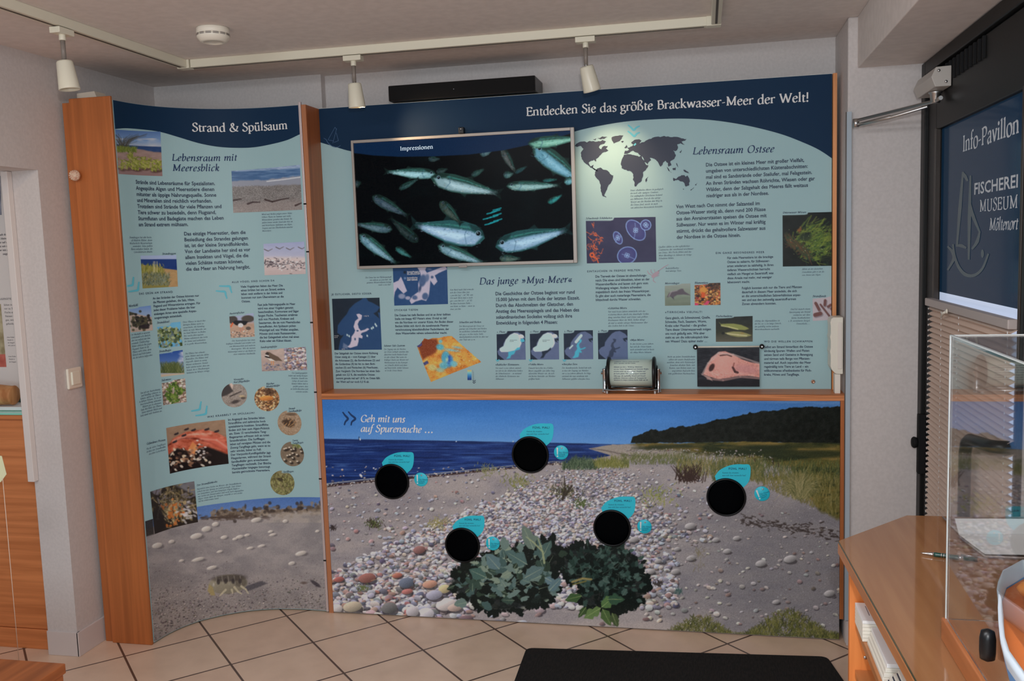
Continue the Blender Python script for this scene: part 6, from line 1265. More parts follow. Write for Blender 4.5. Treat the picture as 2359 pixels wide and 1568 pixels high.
# ---- pictures of the upper panel
def quad(x0, y0, x1, y1, dy=0, sk=0): return [(x0, y0 + dy), (x1, y0), (x1 + sk, y1), (x0 + sk, y1 + dy * .6)]
gS = np.random.default_rng(12)
q = [(1349.4, 502.5), (1510.2, 499.5), (1512, 603), (1352, 606.5)]; A = Art(*bbox(q), (46, 46, 74)); A.tex(6, 30, 20, 1)
for k in range(26):
    x, y = 1364 + abs(gS.normal(0, 8)), gS.uniform(512, 604); pts = [(x, y)]
    for i in range(4): pts.append((pts[-1][0] + gS.normal(0, 5), pts[-1][1] + gS.normal(0, 4)))
    A.stroke(pts, .7, (196, 92, 56), .8)
A.ell(1364, 587, 6, 6, (210, 90, 50)); A.ell(1364, 587, 2.5, 2.5, (60, 40, 60)); A.stroke([(1368, 592), (1376, 596), (1379, 606)], 1.2, (200, 90, 50))
for x, y, rx, ry, ro_ in ((1465, 530, 28, 18, .85), (1488, 518, 12.5, 12.5, 0), (1424, 547.5, 16, 9.5, 1.1), (1445, 588, 23, 20, -.4)):
    A.ell(x, y, rx, ry, (124, 156, 212), ro_); A.ell(x, y, rx - 1.7, ry - 1.7, (56, 58, 112), ro_); A.ell(x, y, rx * .62, ry * .62, (64, 66, 116), ro_, .8, 4)
    for i in range(4): a_ = ro_ + i * 1.57; A.ell(x + math.cos(a_) * 3.6, y + math.sin(a_) * 3.6, 3, 3, (140, 176, 220), 0, .9); A.ell(x + math.cos(a_) * 3.6, y + math.sin(a_) * 3.6, 1.7, 1.7, (70, 80, 130))
    A.stroke([(x, y), (x - rx * .5 * math.cos(ro_ + .6), y - rx * .6 * math.sin(ro_ + .6))], .8, (120, 150, 200), .7); A.stroke([(x, y), (x + rx * .8 * math.cos(ro_ + .9), y + rx * .75 * math.sin(ro_ + .9))], .8, (120, 150, 200), .7)
tab(A, 1349, 502, 1413, 505, 507.5); picture(UPPER, up, 'jellyfish_picture', q, A, 'printed photo of blue jellyfish')
q = [(1802.7, 491), (1916.5, 488), (1919.5, 612), (1803.3, 613.7)]; A = Art(*bbox(q), (24, 28, 26)); A.tex(8, 30, 24, 2)
for k in range(520):
    x, y = gS.normal(1872, 30), gS.normal(560, 26); d_ = math.hypot((x - 1880) / 50, (y - 560) / 42)
    if d_ > 1.15: continue
    L_ = gS.uniform(8, 30); a_ = gS.normal(-.5, .5); A.stroke([(x, y), (x + math.cos(a_) * L_, y + math.sin(a_) * L_)], gS.uniform(.6, 1.6), [(70, 92, 40), (96, 116, 46), (48, 74, 44), (116, 130, 52)][gS.integers(4)], .55)
for k in range(160): x = gS.uniform(1806, 1860); A.stroke([(x, 545 + (x - 1806) * .7 + gS.normal(0, 7)), (x + 14, 556 + (x - 1806) * .7 + gS.normal(0, 8))], 1.2, [(96, 62, 44), (60, 66, 40), (40, 62, 48)][gS.integers(3)], .5)
A.ell(1856, 545, 14, 10, (30, 40, 34), 0, .8, 6); A.poly([(1836, 530), (1846, 521), (1847, 528), (1842, 536)], (132, 76, 46), 4, .8); A.ell(1903, 596, 14, 8, (24, 30, 28), 0, .8, 5)
for k in range(40): A.ell(gS.uniform(1815, 1915), gS.uniform(515, 600), .8, .8, (170, 180, 130), 0, .7)
tab(A, 1803, 490, 1860, 491.5, 495); picture(UPPER, up, 'algae_picture', q, A, 'printed photo of green underwater algae')
q = [(1531.4, 654.5), (1590.4, 652.5), (1590.8, 703), (1532, 704)]; A = Art(*bbox(q), (122, 134, 122)); A.vgrad([(652, (138, 148, 142)), (680, (116, 130, 116)), (704, (104, 114, 100))]); A.tex(8, 26, 5, 3)
A.poly([(1536, 685), (1541, 675), (1550, 670), (1562, 668), (1570, 664.5), (1574, 665), (1577, 671), (1588, 678), (1591, 680), (1575, 678), (1560, 679), (1552, 684), (1544, 683)], (86, 80, 88), 2); A.stroke([(1541, 682), (1546, 672), (1560, 669)], 1.2, (150, 146, 150), .7); A.poly([(1545, 683), (1553, 690), (1552, 683)], (74, 72, 80), 1.5)
tab(A, 1531, 653, 1568, 652.5, 657.5); picture(UPPER, up, 'porpoise_picture', q, A, 'printed photo of a porpoise at the surface')
q = [(1600, 653), (1659.5, 651), (1660, 702), (1600.5, 703)]; A = Art(*bbox(q), (60, 42, 36)); cA = [(176, 104, 50), (150, 60, 60), (196, 150, 90), (120, 70, 40), (84, 60, 40), (180, 130, 70), (50, 34, 30)]
A.stones(420, (1600, 655, 1660, 704), lambda x, y: 2.6, cA, gS, None, .8, .3, .5)
A.ell(1620, 668, 9, 8, (204, 134, 60), 0, 1, 4); A.poly([(1616, 672), (1625, 674), (1624, 686), (1615, 685)], (196, 84, 40), 2); A.poly([(1600, 697), (1610, 699), (1608, 704), (1600, 704)], (190, 60, 96), 2); A.poly([(1620, 701), (1630, 692), (1636, 694), (1628, 703)], (190, 64, 100), 2); A.ell(1648, 660, 12, 8, (46, 34, 34), 0, .7, 4)
tab(A, 1600, 652, 1633, 651.5, 656); picture(UPPER, up, 'anemone_picture', q, A, 'printed photo of orange sea anemones')
q = [(1649, 731), (1733.8, 727.5), (1734, 786.5), (1649.2, 787)]; A = Art(*bbox(q), (44, 48, 44)); A.vgrad([(728, (36, 40, 40)), (765, (54, 56, 46)), (787, (92, 88, 76))]); A.tex(7, 14, 8, 4)
A.poly([(1656, 741), (1661, 746), (1675, 745), (1690, 745), (1708, 748), (1722, 754), (1726, 757), (1716, 760), (1700, 759), (1688, 757), (1676, 752), (1662, 750)], (128, 134, 78), 1.5); A.stroke([(1662, 750), (1680, 753), (1700, 758)], 1.4, (186, 186, 130), .8)
A.poly([(1662, 766), (1670, 766), (1690, 763), (1708, 764), (1722, 768), (1732, 772), (1718, 776), (1700, 776), (1684, 773), (1672, 768)], (134, 134, 88), 1.5); A.stroke([(1676, 768), (1700, 771), (1720, 773)], 1.6, (188, 182, 140), .8); A.ell(1666, 767, 4, 3, (36, 38, 36)); A.ell(1710, 767, 5, 2, (150, 120, 70), 0, .6)
tab(A, 1649, 730, 1690, 729, 733); picture(UPPER, up, 'cod_picture', q, A, 'printed photo of two yellowish fish')
q = [(1872, 687), (1917, 682), (1922.5, 736), (1872.5, 739)]; A = Art(*bbox(q), (168, 160, 166)); A.tex(6, 20, 12, 5)
for p, r_ in (([(1879, 698), (1887, 713)], 3.2), ([(1890, 701), (1911, 728)], 2.0), ([(1901, 692), (1900, 702)], 3.2), ([(1908, 706), (1914, 702)], 3.0), ([(1915, 711), (1922, 715)], 2.6), ([(1878, 725), (1890, 722)], 4.6)): A.stroke([(x + 1.5, y + 2) for x, y in p], r_ + .6, (112, 104, 112), .7); A.stroke(p, r_, (104, 72, 70))
tab(A, 1872, 683, 1909, 682, 687); picture(UPPER, up, 'fossil_picture', q, A, 'printed photo of small brown fossils')
# maps
BALT = [(.50, .31), (.56, .30), (.62, .33), (.60, .41), (.55, .44), (.52, .50), (.54, .58), (.58, .63), (.66, .61), (.72, .58), (.76, .60), (.70, .64), (.60, .67), (.57, .70), (.61, .73), (.60, .78), (.53, .76), (.52, .84), (.49, .92), (.42, .94), (.34, .96), (.28, .94), (.34, .89), (.37, .82), (.38, .74), (.44, .67), (.46, .62), (.43, .55), (.47, .44), (.54, .39), (.52, .35)]
def mp(Q, pts): Q = np.array(Q, float); return [tuple(Q[0] * (1 - a_) * (1 - b_) + Q[1] * a_ * (1 - b_) + Q[2] * a_ * b_ + Q[3] * (1 - a_) * b_) for a_, b_ in pts]
q = [(764.9, 688), (874.3, 685.3), (879.8, 805), (770.2, 806)]; A = Art(*bbox(q), (42, 70, 108))
A.poly(mp(q, [(-.05, -.05), (.70, -.05), (.62, .03), (.48, .10), (.36, .20), (.30, .30), (.18, .42), (.10, .52), (.08, .66), (.16, .72), (.22, .70), (.14, .80), (.10, .95), (.08, 1.05), (-.05, 1.05)]), (34, 44, 56), 1); A.poly(mp(q, [(.70, -.05), (1.05, -.05), (1.05, .30), (.95, .28), (.98, .40), (.86, .30), (.94, .26), (1.0, .18), (.86, .10), (.76, .06)]), (34, 44, 56), 1); A.tex(3, 18, 14, 3)
A.poly(mp(q, BALT), (186, 180, 196), 1); A.poly(mp(q, [(.2, .86), (.3, .92), (.28, .98), (.18, .96)]), (120, 134, 160), 3, .7)
for x, y in ((.80, .58), (.83, .56), (.88, .50), (.90, .53), (.32, .72), (.28, .70), (.70, .72)): A.poly(mp(q, [(x, y - .02), (x + .025, y), (x + .02, y + .035), (x - .01, y + .02)]), (176, 200, 206), 1)
A.ell(*mp(q, [(.45, .79)])[0], 1.6, 3, (42, 70, 108)); A.ell(*mp(q, [(.51, .63)])[0], 2.4, 1.6, (42, 70, 108))
picture(UPPER, up, 'salinity_map', q, A, 'navy map of the northern sea')
t = Text()
for s_, a_, b_ in (('1 0,2 %', (838, 729), (850, 728.7)), ('Nordsee', (770.5, 774), (780.5, 773.8)), ('3,5 %', (770.5, 778), (778, 777.8)), ('1,8 %', (787, 805), (795, 804.8))): t.fit(s_, UPPER.uv(a_), UPPER.uv(b_))
lettering('map_lettering', UPPER, t, INKW, up)
q = [(905, 616), (1029.8, 610), (1032.2, 700), (908.4, 703.7)]; A = Art(*bbox(q), (40, 70, 112)); lt = (176, 172, 190)
A.poly([(904, 652), (918, 646), (924, 637), (929, 648), (938, 670), (930, 676), (916, 662), (910, 672), (907, 690), (905, 704), (903, 704)], lt, 1); A.ell(926, 682, 8, 6, (150, 154, 176), 0, .8, 3); A.ell(940, 686, 6, 4, lt, 0, .8, 2)
A.poly([(962, 616), (984, 612), (980, 622), (984, 628), (1000, 622), (1026, 612), (1030, 620), (1012, 628), (1002, 634), (1008, 648), (1000, 657), (992, 646), (990, 668), (988, 682), (982, 693), (972, 690), (958, 694), (948, 700), (944, 692), (950, 682), (964, 672), (964, 652), (970, 636), (968, 626)], lt, 1.2)
for x, y, rx, ry, c in ((974, 646, 8, 14, (60, 84, 122)), (956, 685, 6, 5, (64, 88, 126)), (980, 682, 7, 8, (60, 84, 122)), (984, 640, 5, 9, (86, 106, 140)), (968, 664, 3, 8, (40, 60, 96)), (996, 638, 3, 3, (40, 66, 106)), (990, 620, 5, 2, (110, 120, 150))): A.ell(x, y, rx, ry, c, .2, .9, 3)
A.tex(4, 5, 5, 2); A.poly([(930, 624), (936, 624), (936, 630), (930, 630)], (30, 40, 56)); A.poly([(931, 638), (936, 638), (936, 643), (931, 643)], (96, 122, 160))
picture(UPPER, up, 'depth_map', q, A, 'navy map showing oxygen poor depths')
t = Text()
for i, s_ in enumerate(('Sauerstoffmangel in', 'der Tiefe, zeitweilig', 'Schwefelwasserstoff')): t.fit(s_, UPPER.uv((938, 627 + i * 2.9)), UPPER.uv((967, 626.2 + i * 2.9)), weight=1.2)
for i, s_ in enumerate(('Sauerstoffreiches', 'Wasser, flache und', 'tiefe Gebiete')): t.fit(s_, UPPER.uv((938, 640.5 + i * 2.9)), UPPER.uv((962, 639.8 + i * 2.9)), weight=1.2)
lettering('map_lettering', UPPER, t, INKW, up)
# tilted relief map
q = [(956, 768), (1114, 768), (1114, 886), (956, 886)]; A = Art(*bbox(q), PALE_RGB)
out = [(959.4, 796), (967, 792), (973, 784), (977, 778), (986, 781), (996, 778), (1010, 778), (1024, 774), (1041, 772.5), (1075, 803), (1110.5, 833.7), (1050, 857), (992.4, 880.5), (975, 838)]
A.poly(out, (206, 146, 70), 1); pm_ = A.pmask(out); n_ = A.noise(14, 14, 4, 3); A.mix(pm_ * np.clip((n_ - .55) * 6, 0, .7), (176, 104, 48)); A.mix(pm_ * np.clip((.45 - n_) * 6, 0, .6), (226, 178, 92))
A.poly([(961, 795), (973, 784), (977, 779), (1006, 780), (1012, 795), (1004, 812), (984, 822), (974, 830)], (112, 52, 34), 6, .9); A.poly([(959, 796), (968, 792), (972, 786), (972, 795), (964, 800)], (60, 70, 130), 2, .9); A.poly([(974, 836), (984, 830), (988, 836), (978, 842)], (50, 60, 120), 2, .9)
for x, y, rx, ry, c in ((1014, 799, 9, 7, (70, 170, 200)), (1015, 786, 4, 4, (90, 180, 200)), (1026, 822, 9, 14, (60, 160, 200)), (1036, 832, 8, 14, (50, 130, 196)), (1035, 826, 3, 8, (36, 70, 160)), (1022, 842, 10, 8, (80, 170, 196)), (1046, 838, 8, 7, (100, 180, 200)), (1040, 806, 16, 2.5, (110, 180, 196)), (1054, 800, 10, 2.5, (110, 180, 196)), (1014, 852, 10, 5, (140, 180, 160)), (996, 846, 10, 7, (180, 180, 120)), (1008, 828, 6, 5, (196, 140, 70)), (1030, 828, 3, 5, (180, 200, 160))): A.ell(x, y, rx, ry, c, .15, .85, 4)
for k in range(70): A.ell(gS.uniform(1050, 1100), gS.uniform(806, 846), 1.6, 1, (150, 84, 40) if gS.random() < .6 else (170, 200, 180), 0, .7 if gS.random() < .5 else 0.0)
A.grain(9, pm_, 4)
o = shapes(UPPER, up, 'tmp', [[(0, 0), (1, 0), (1, 1)]], PALE, 'x'); bpy.data.objects.remove(o)
def poly_picture(surf, parent, name, out, art, label):
    Q = np.array(out); x0, y0, x1, y1 = Q[:, 0].min(), Q[:, 1].min(), Q[:, 0].max(), Q[:, 1].max(); nx, ny = int((x1 - x0) / 1.1), int((y1 - y0) / 1.1)
    X, Y = np.meshgrid(np.linspace(x0, x1, nx), np.linspace(y0, y1, ny)); ins = np.zeros(X.shape, bool)
    for i in range(len(Q)):
        (xa, ya), (xb, yb) = Q[i], Q[(i + 1) % len(Q)]
        if ya != yb: ins ^= ((ya > Y) != (yb > Y)) & (X < (xb - xa) * (Y - ya) / (yb - ya) + xa)
    F = grid_faces(nx, ny); keep = ins.ravel()[F].all(1); F = F[keep]; used = np.unique(F); rem = np.full(nx * ny, -1); rem[used] = np.arange(len(used)); PX = np.stack([X.ravel(), Y.ravel()], 1)[used]
    UV = np.array([surf.uv(p) for p in PX]); o = flat_mesh(name, surf.place(UV, E_PIC), rem[F], print_material('printed_photo'), parent); paint_mesh(o, art.sample(PX[:, 0], PX[:, 1])); o['label'] = label
poly_picture(UPPER, up, 'relief_map', out, A, 'tilted orange and blue relief map')
q = [(1076.7, 852), (1086.3, 851.8), (1086.5, 875), (1077, 875)]; A = Art(*bbox(q)); A.vgrad([(852, (206, 176, 96)), (858, (120, 184, 190)), (866, (50, 120, 180)), (875, (30, 44, 110))]); picture(UPPER, up, 'depth_scale', q, A, 'small coloured depth scale')
marks(UPPER, up, 'scale_arrow', [[(1089, 875), (1092, 878), (1096, 875)], [(1089, 879), (1092, 882), (1096, 879)]], .9, INK, 'small arrow mark')
t = Text()
for i, s_ in enumerate(('0', '50', '100', '150', '200', '250', '300', '400', '450 m')): t.line(s_, *UPPER.uv((1088.5, 853.5 + i * 2.6)), .0042)
lettering('scale_figures', UPPER, t, INKS, up)
SCAN = [(.32, 1.05), (.05, .82), (.02, .70), (.10, .60), (.22, .55), (.24, .42), (.34, .28), (.48, .12), (.60, .06), (.74, .04), (.92, .14), (1.0, .24), (1.05, .3), (1.05, 1.05)]
for i, q in enumerate(([(1143.9, 762.8), (1209.6, 761.6), (1211.2, 828.2), (1145, 828.8)], [(1220.4, 761.8), (1287, 760.8), (1288.2, 827.6), (1222, 828)], [(1298.4, 761), (1365.8, 760.2), (1366.7, 827), (1299.6, 827.6)], [(1377, 760), (1445.4, 759), (1446.6, 826.6), (1378.2, 827)])):
    A = Art(*bbox(q), (34, 44, 60)); A.poly(mp(q, SCAN), (88, 102, 134), 1); A.poly(mp(q, [(.84, .30), (1.0, .26), (1.0, .36), (.92, .34), (.96, .42), (.88, .38)]), (34, 44, 60), 1)
    ice = [(.10, .60), (.24, .52), (.32, .30), (.46, .14), (.62, .07), (.76, .10), (.84, .28), (.86, .44), (.80, .56), (.66, .66), (.40, .72), (.16, .72), (.11, .68)]
    if i < 2: A.poly(mp(q, ice), (206, 226, 230), 2); A.poly(mp(q, [(a_ * .94 + .025, b_ * .94 + .025) for a_, b_ in ice]), (168, 206, 214), 2); A.ell(*mp(q, [(.86, .19)])[0], 6.5, 4.5, (190, 216, 222), .2)
    if i == 0: A.poly(mp(q, [(.40, .72), (.60, .68), (.72, .58), (.82, .56), (.80, .64), (.66, .68), (.60, .80), (.50, .84), (.46, .94), (.32, .97), (.40, .86)]), (72, 166, 190), 1.5); A.ell(*mp(q, [(.9, .33)])[0], 5, 4, (72, 166, 190))
    if i == 1: A.poly(mp(q, [(.40, .72), (.60, .68), (.72, .58), (.72, .66), (.60, .76), (.54, .80), (.46, .94), (.34, .96), (.42, .84)]), (34, 44, 60), 1.5)
    if i >= 2: A.poly(mp(q, BALT), (72, 166, 190) if i == 2 else (54, 64, 86), 1.5)
    if i == 2:
        for p in ([(.42, .40), (.60, .18)], [(.20, .62), (.30, .52)]): A.stroke(mp(q, p), 3.2 if p[0][0] > .3 else 1.6, (176, 208, 214))
    A.tex(4, 8, 8, 3 + i); x0, y0 = q[0]; tab(A, x0, y0, x0 + 23, y0 + 3, y0 + 6); picture(UPPER, up, 'phase_map', q, A, 'small map of phase %d' % (i + 1), 1.1)
t = Text()
for i, (s_, x) in enumerate((('Skandinavisches', 1174.5), ('Skandinavisches', 1250))): t.fit(s_, UPPER.uv((x, 784)), UPPER.uv((x + 17, 783.8))); t.fit('Eisschild', UPPER.uv((x, 787)), UPPER.uv((x + 9, 786.8)))
lettering('map_lettering', UPPER, t, MAPINK, up)
# small round lock screw
q = UPPER.uv((1873, 878.5)); MB().lathe([(.0075, 0), (.0075, .003), (.006, .0045), (.0045, .0045), (.003, .003), (.001, .003)], (q[0], D - .0006, q[1]), (0, -1, 0), 24).build('round_screw', mat('copper_screw', (150, 116, 96), .3, metal=.6), up)
# flip picture image
fx0, fx1, fz0, fz1, fy = FLIP
A = Art(0, 0, 145, 92, (36, 38, 44)); A.tex(12, 20, 16, 3); A.tex(14, 8, 2, 8)
pk = [(14, 62), (22, 42), (34, 22), (52, 9), (66, 8), (84, 16), (104, 27), (124, 34), (147, 38), (147, 70), (120, 66), (96, 66), (76, 70), (50, 74), (30, 68)]
A.mix(A.below([(0, 74), (60, 78), (147, 72)], 8) * .7, (28, 26, 30)); A.poly(pk, (196, 140, 130), 2); A.tex(26, 30, 12, 5, A.pmask(pk, 4)); A.tex(20, 3, 2.5, 6, A.pmask(pk, 2)); A.grain(8, A.pmask(pk, 2)); A.ell(68, 36, 26, 22, (206, 152, 142), -.3, .7, 8); A.ell(112, 50, 30, 10, (172, 122, 124), .1, .6, 8)
A.ell(34, 46, 5.5, 10, (52, 34, 34), .5, .95, 2); A.stroke([(54, 18), (70, 16), (80, 20)], 1.6, (70, 48, 46), .8); A.stroke([(83, 46), (88, 56), (94, 58)], 2.6, (66, 42, 42), .9); A.stroke([(86, 36), (84, 44)], 1.6, (130, 76, 70), .8); A.stroke([(12, 62), (26, 36), (50, 12), (84, 16), (147, 38)], 2.2, (176, 160, 156), .6); A.stroke([(24, 72), (60, 76), (100, 68), (147, 72)], 2.4, (150, 120, 116), .7); A.poly([(12, 62), (8, 60), (24, 72), (36, 78), (30, 68)], (168, 140, 134), 2, .9)
n1, n2 = 120, 76; a, b = np.meshgrid(np.linspace(0, 1, n1), np.linspace(0, 1, n2)); P3 = np.stack([fx0 + (fx1 - fx0) * a.ravel(), np.full(a.size, fy), fz1 + (fz0 - fz1) * b.ravel()], 1)
o = flat_mesh('bone_picture', P3, grid_faces(n1, n2), print_material('printed_photo'), fp); paint_mesh(o, A.sample(a.ravel() * 144, b.ravel() * 91)); o['label'] = 'printed photo of a pink bone on dark ground'
# roller print
DR = Drum(yr, zc, R0 - .004); t = Text(); xw = dx1 - dx0
for i, s_ in enumerate(('Gefährliche Altlasten finden sich noch', 'immer irgendwo auf dem Grund.', '', 'Altlasten aus dem 2. Weltkrieg: Mindestens', '100.000 Tonnen Kampfmittel und chemische Waffen', 'verrotten weiter am Meeresgrund. Phosphor und', 'der hochexplosive TNT sind »geeignet« tausender', 'Fahrzeuge, die regelmäßig Mensch und Umwelt', 'gefährden. Schon jetzt nehmen die Transporte bei', 'Manövern in einigen Gebieten bereits Stoffe auf, die')):
    v = (R0 - .004) * (1.02 - i * .165)
    if s_: w_, _ = t.run(s_, 'italic', True, 1.1); t.line(s_, dx0 + xw * .10, v, min(.0072, xw * .84 / w_), 0, face='italic', fine=True, weight=1.15)
lettering('printed_text', DR, t, INKN, [c for c in ro.children if c.name.startswith('drum')][0], .0008)
# ================================================================ curved information panel
cvp = thing('curved_information_panel', (-.3, -.1, 0), 'tall curved pale blue information panel with navy top left of the main panel', 'information panel')
nS = len(CURVE.P); th = .010; vs = []
for z in (.006, T):
    for e in (0, -th): vs += [(CURVE.P[i][0] + e * CURVE.N[i][0], CURVE.P[i][1] + e * CURVE.N[i][1], z) for i in range(nS)]
m_ = MB(); fs = []
for i in range(nS - 1):
    for a0_, b0_ in ((0, 2), (1, 3), (2, 3), (0, 1)): fs.append((a0_ * nS + i, a0_ * nS + i + 1, b0_ * nS + i + 1, b0_ * nS + i))
for i in (0, nS - 1): fs.append((i, nS + i, 3 * nS + i, 2 * nS + i))
m_.add(vs, fs, False); o = m_.build('board', PALE, cvp)
es = MB().box(-.0325, -.0225, -.004, .010, .006, T + .012); es.build('metal_edge', mat('edge_metal', (176, 164, 164), .35, metal=.4), cvp, bevel=.001)
for z_ in (.235, .60, .98, 1.28, 1.58, 1.78): MB().box(-.0330, -.0220, -.0048, .0, z_, z_ + .006).build('edge_clip', BLACKM, cvp)
cq = [(259, 298), (276, 296), (294, 295.4), (331, 298.5), (370, 304), (413.5, 316.5), (457, 329.5), (500, 337.7), (543.5, 340.5), (587, 339), (630, 331), (663, 322), (689, 310)]
cq = [tuple(q) for q in cat_rom(cq, 4)]; b_ = band(CURVE, cvp, 'navy_header', [(250, 299), (257.5, 298)] + cq + [(696, 307)], NAVY, 'navy curved header', top=T - .0005, cols=120)
ART = art_sand(); top_ = [(332, 1201), (390, 1184), (454, 1167), (524, 1157), (598.5, 1148.5), (661, 1145), (738, 1145)]
L_ = np.array([CURVE.uv(p) for p in top_]); nu, nv = 340, 240; u_ = np.linspace(0.0005, CURVE.S[-1] - .0005, nu); vt_ = np.interp(u_, L_[:, 0], L_[:, 1])
b = np.linspace(0, 1, nv)[:, None]; UV = np.stack([np.tile(u_, nv), (.008 + (vt_[None, :] - .008) * b).ravel()], 1); P3 = CURVE.place(UV, E_PIC)
o = flat_mesh('sand_photo', P3, grid_faces(nu, nv), print_material('printed_photo', .34), cvp); px, py = project(P3); paint_mesh(o, ART.sample(px, py)); o['label'] = 'printed photograph of a sandhopper on sand'
title(CURVE, cvp, 'title_lettering', INKW, [('Strand & Spülsaum', (442.7, 302.3), (663.2, 297))], 'serif', 1.12)
title(CURVE, cvp, 'heading_lettering', INKN, [('Lebensraum mit', (395, 369.8), (545.3, 369.6)), ('Meeresblick', (396.4, 393.6), (505.6, 393.4))], 'italic', 1.0, .03)
pc = lambda *a_, **k: para(CURVE, cvp, *a_, **k)
pc(['Strände sind Lebensräume für Spezialisten.', 'Angespülte Algen und Meerestiere dienen', 'mitunter als üppige Nahrungsquelle. Sonne', 'und Mineralien sind reichlich vorhanden.', 'Trotzdem sind Strände für viele Pflanzen und', 'Tiere schwer zu besiedeln, denn Flugsand,', 'Sturmfluten und Badegäste machen das Leben', 'am Strand extrem mühsam.'], (312.2, 422.9), (319.1, 521), (6, 317.6, 515.3), weight=1.2)
pc(['Das einzige Meerestier, dem die', 'Besiedlung des Strandes gelungen', 'ist, ist der kleine Strandflohkrebs.', 'Von der Landseite her sind es vor', 'allem Insekten und Vögel, die die', 'vielen Schätze nutzen können,', 'die das Meer an Nahrung hergibt.'], (423.6, 542.3), (428.4, 623.7), (1, 424.4, 571.8), weight=1.2)
pc(['An den Stränden der Ostsee können nur', 'die Pflanzen gedeihen, die Salz, Hitze,', 'Flugsand und Winterstürme ertragen. Für', 'jedes dieser Probleme haben die hier', 'ansässigen Arten eine spezielle Anpas-', 'sungsstrategie entwickelt.'], (351.6, 689.6), (355.2, 734.7), (0, 351.6, 458.2), weight=1.2)
pc(['Viele Vogelarten lieben das Meer: Die', 'einen brüten bei uns am Strand, andere', 'leben weit entfernt in der Arktis und', 'kommen nur zum Überwintern an die', 'Ostsee.'], (554.4, 662.5), (556.8, 696.4), (0, 554.4, 651.8), weight=1.2)
pc(['Fast jede Nahrungsquelle im Meer', 'wird von einer Vogelart genutzt:', 'Seeschwalben, Kormorane und Säger', 'fangen Fische. Tauchenten ernähren', 'sich von Muscheln, Krebsen und', 'Seesternen, die sie vom Meeresboden', 'heraufholen. Am Spülsaum picken', 'Watvögel auf, was Wellen anspülen.', 'Möwen sind meist Restesammler,', 'die bei Gelegenheit schon mal einen', 'Keks oder ein Küken klauen.'], (593.7, 704.2), (598.8, 787.7), (0, 593.7, 680.4), weight=1.2)
pc(['Im Angespül des Strandes leben', 'Strandflöhe und zahlreiche hoch', 'spezialisierte Insekten. Strandflöhe', 'finden sich hier zum Algen-Picknick', 'ein. Etwa 15 verschiedene Tang-', 'fliegenarten erfreuen sich an toten', 'Strandkrabben. Die Surffliegen', 'leben auf veralgten Pfützen und die', 'Zwerg-Tangfliege geht, wenn es zu', 'sehr windet, lieber zu Fuß.', 'Der Vierpunkt-Kurzflügelkäfer jagt', 'Fliegenlarven, während der Strand-', 'Sandlaufkäfer gern erwachsenen', 'Tangfliegen nachstellt. Der Bleiche', 'Mumienkäfer hingegen bevorzugt', 'bereits getrocknete Meerestiere.'], (525.1, 968.9), (535, 1090), (0, 525.1, 610.2), weight=1.2)
for s_, a_, b_ in (('DAS GRÜN AM STRAND', (319.9, 678.7), (397.6, 674.3)), ('ALLE VÖGEL SIND SCHON DA', (534.3, 651.6), (632.4, 647.7)), ('WAS KRABBELT IM SPÜLSAUM?', (477.4, 962), (586.6, 952.5))): title(CURVE, cvp, 'subheading_lettering', INK, [(s_, a_, b_)], 'sans', 1.3, .16)
for s_, a_, b_ in (('Strandroggen', (373.2, 586.4), (404.7, 585.4)), ('Meerkohl', (295.9, 707.3), (317, 704.6)), ('Stranddistel', (361, 745.3), (389.6, 742.4)), ('Strandhafer', (366, 811.5), (394, 808)), ('Salzmiere', (371.5, 877.9), (393.8, 874.6)), ('Austernfischer', (528.5, 724), (562.9, 721)), ('Sandregenpfeifer', (600.4, 801.6), (638.7, 799.6)), ('Gefundenes Fressen', (337.3, 1024.1), (380.3, 1014.7)), ('Der Strandflohkrebs', (453, 1119.4), (500.2, 1110.4)), ('Vierpunkt-', (538.3, 876), (563, 873.6)), ('Kurzflügelkäfer', (538.3, 881.8), (575.6, 878.4)), ('Bleicher', (613.4, 886), (632, 884.4)), ('Mumienkäfer', (613.4, 891.8), (645, 889)), ('Strand-', (665, 942.8), (681, 941.6)), ('Sandlaufkäfer', (665, 949), (695.5, 946.6)), ('Zwerg-', (673.9, 1016), (688, 1015)), ('Tangfliegen', (674, 1022.4), (699, 1020.2)), ('Surffliegen', (652.7, 1088.3), (676.4, 1086.8))): title(CURVE, cvp, 'picture_caption', INK, [(s_, a_, b_)], 'italic', 1.25, .02, fine=True)
ic = lambda *a_, **k: para(CURVE, cvp, *a_, face='italic', **k)
ic(['Strandroggen hat sehr breite,', 'oft bläuliche Blätter, deren', 'Wachsschicht Wasserverluste', 'vermindert. Seine großen', 'Ähren enthalten Samen, die', 'Getreidekörnern ähneln.'], (349.7, 548.3), (351.3, 581.3), (0, 297.6, 349.7), align='r')
ic(['Der Meerkohl ist unserem', 'Gemüsekohl recht ähnlich,', 'aber nur entfernt mit ihm', 'verwandt. Dickfleischige', 'Blätter schützen ihn gegen', 'Flugsand. Heute ist die', 'Pflanze nicht selten, denn', 'Mensch und Vieh hatten', 'die Art nahezu aufgezehrt.'], (300.7, 773.2), (305.6, 826.5), (1, 301, 346))
ic(['Diese Pflanze ist durch ihre', 'dornigen Blätter nicht zu', 'verwechseln. Als Keimling', 'bildet sie tiefe Wurzeln, um', 'im Sand Wasser zu finden.', 'Ihre wachs-überzogenen', 'Blätter reflektieren das Licht', 'der Sonne und verhindern', 'so zu große Wasserverluste.'], (420.7, 743.4), (424.8, 794.3), (0, 420.7, 473.2))
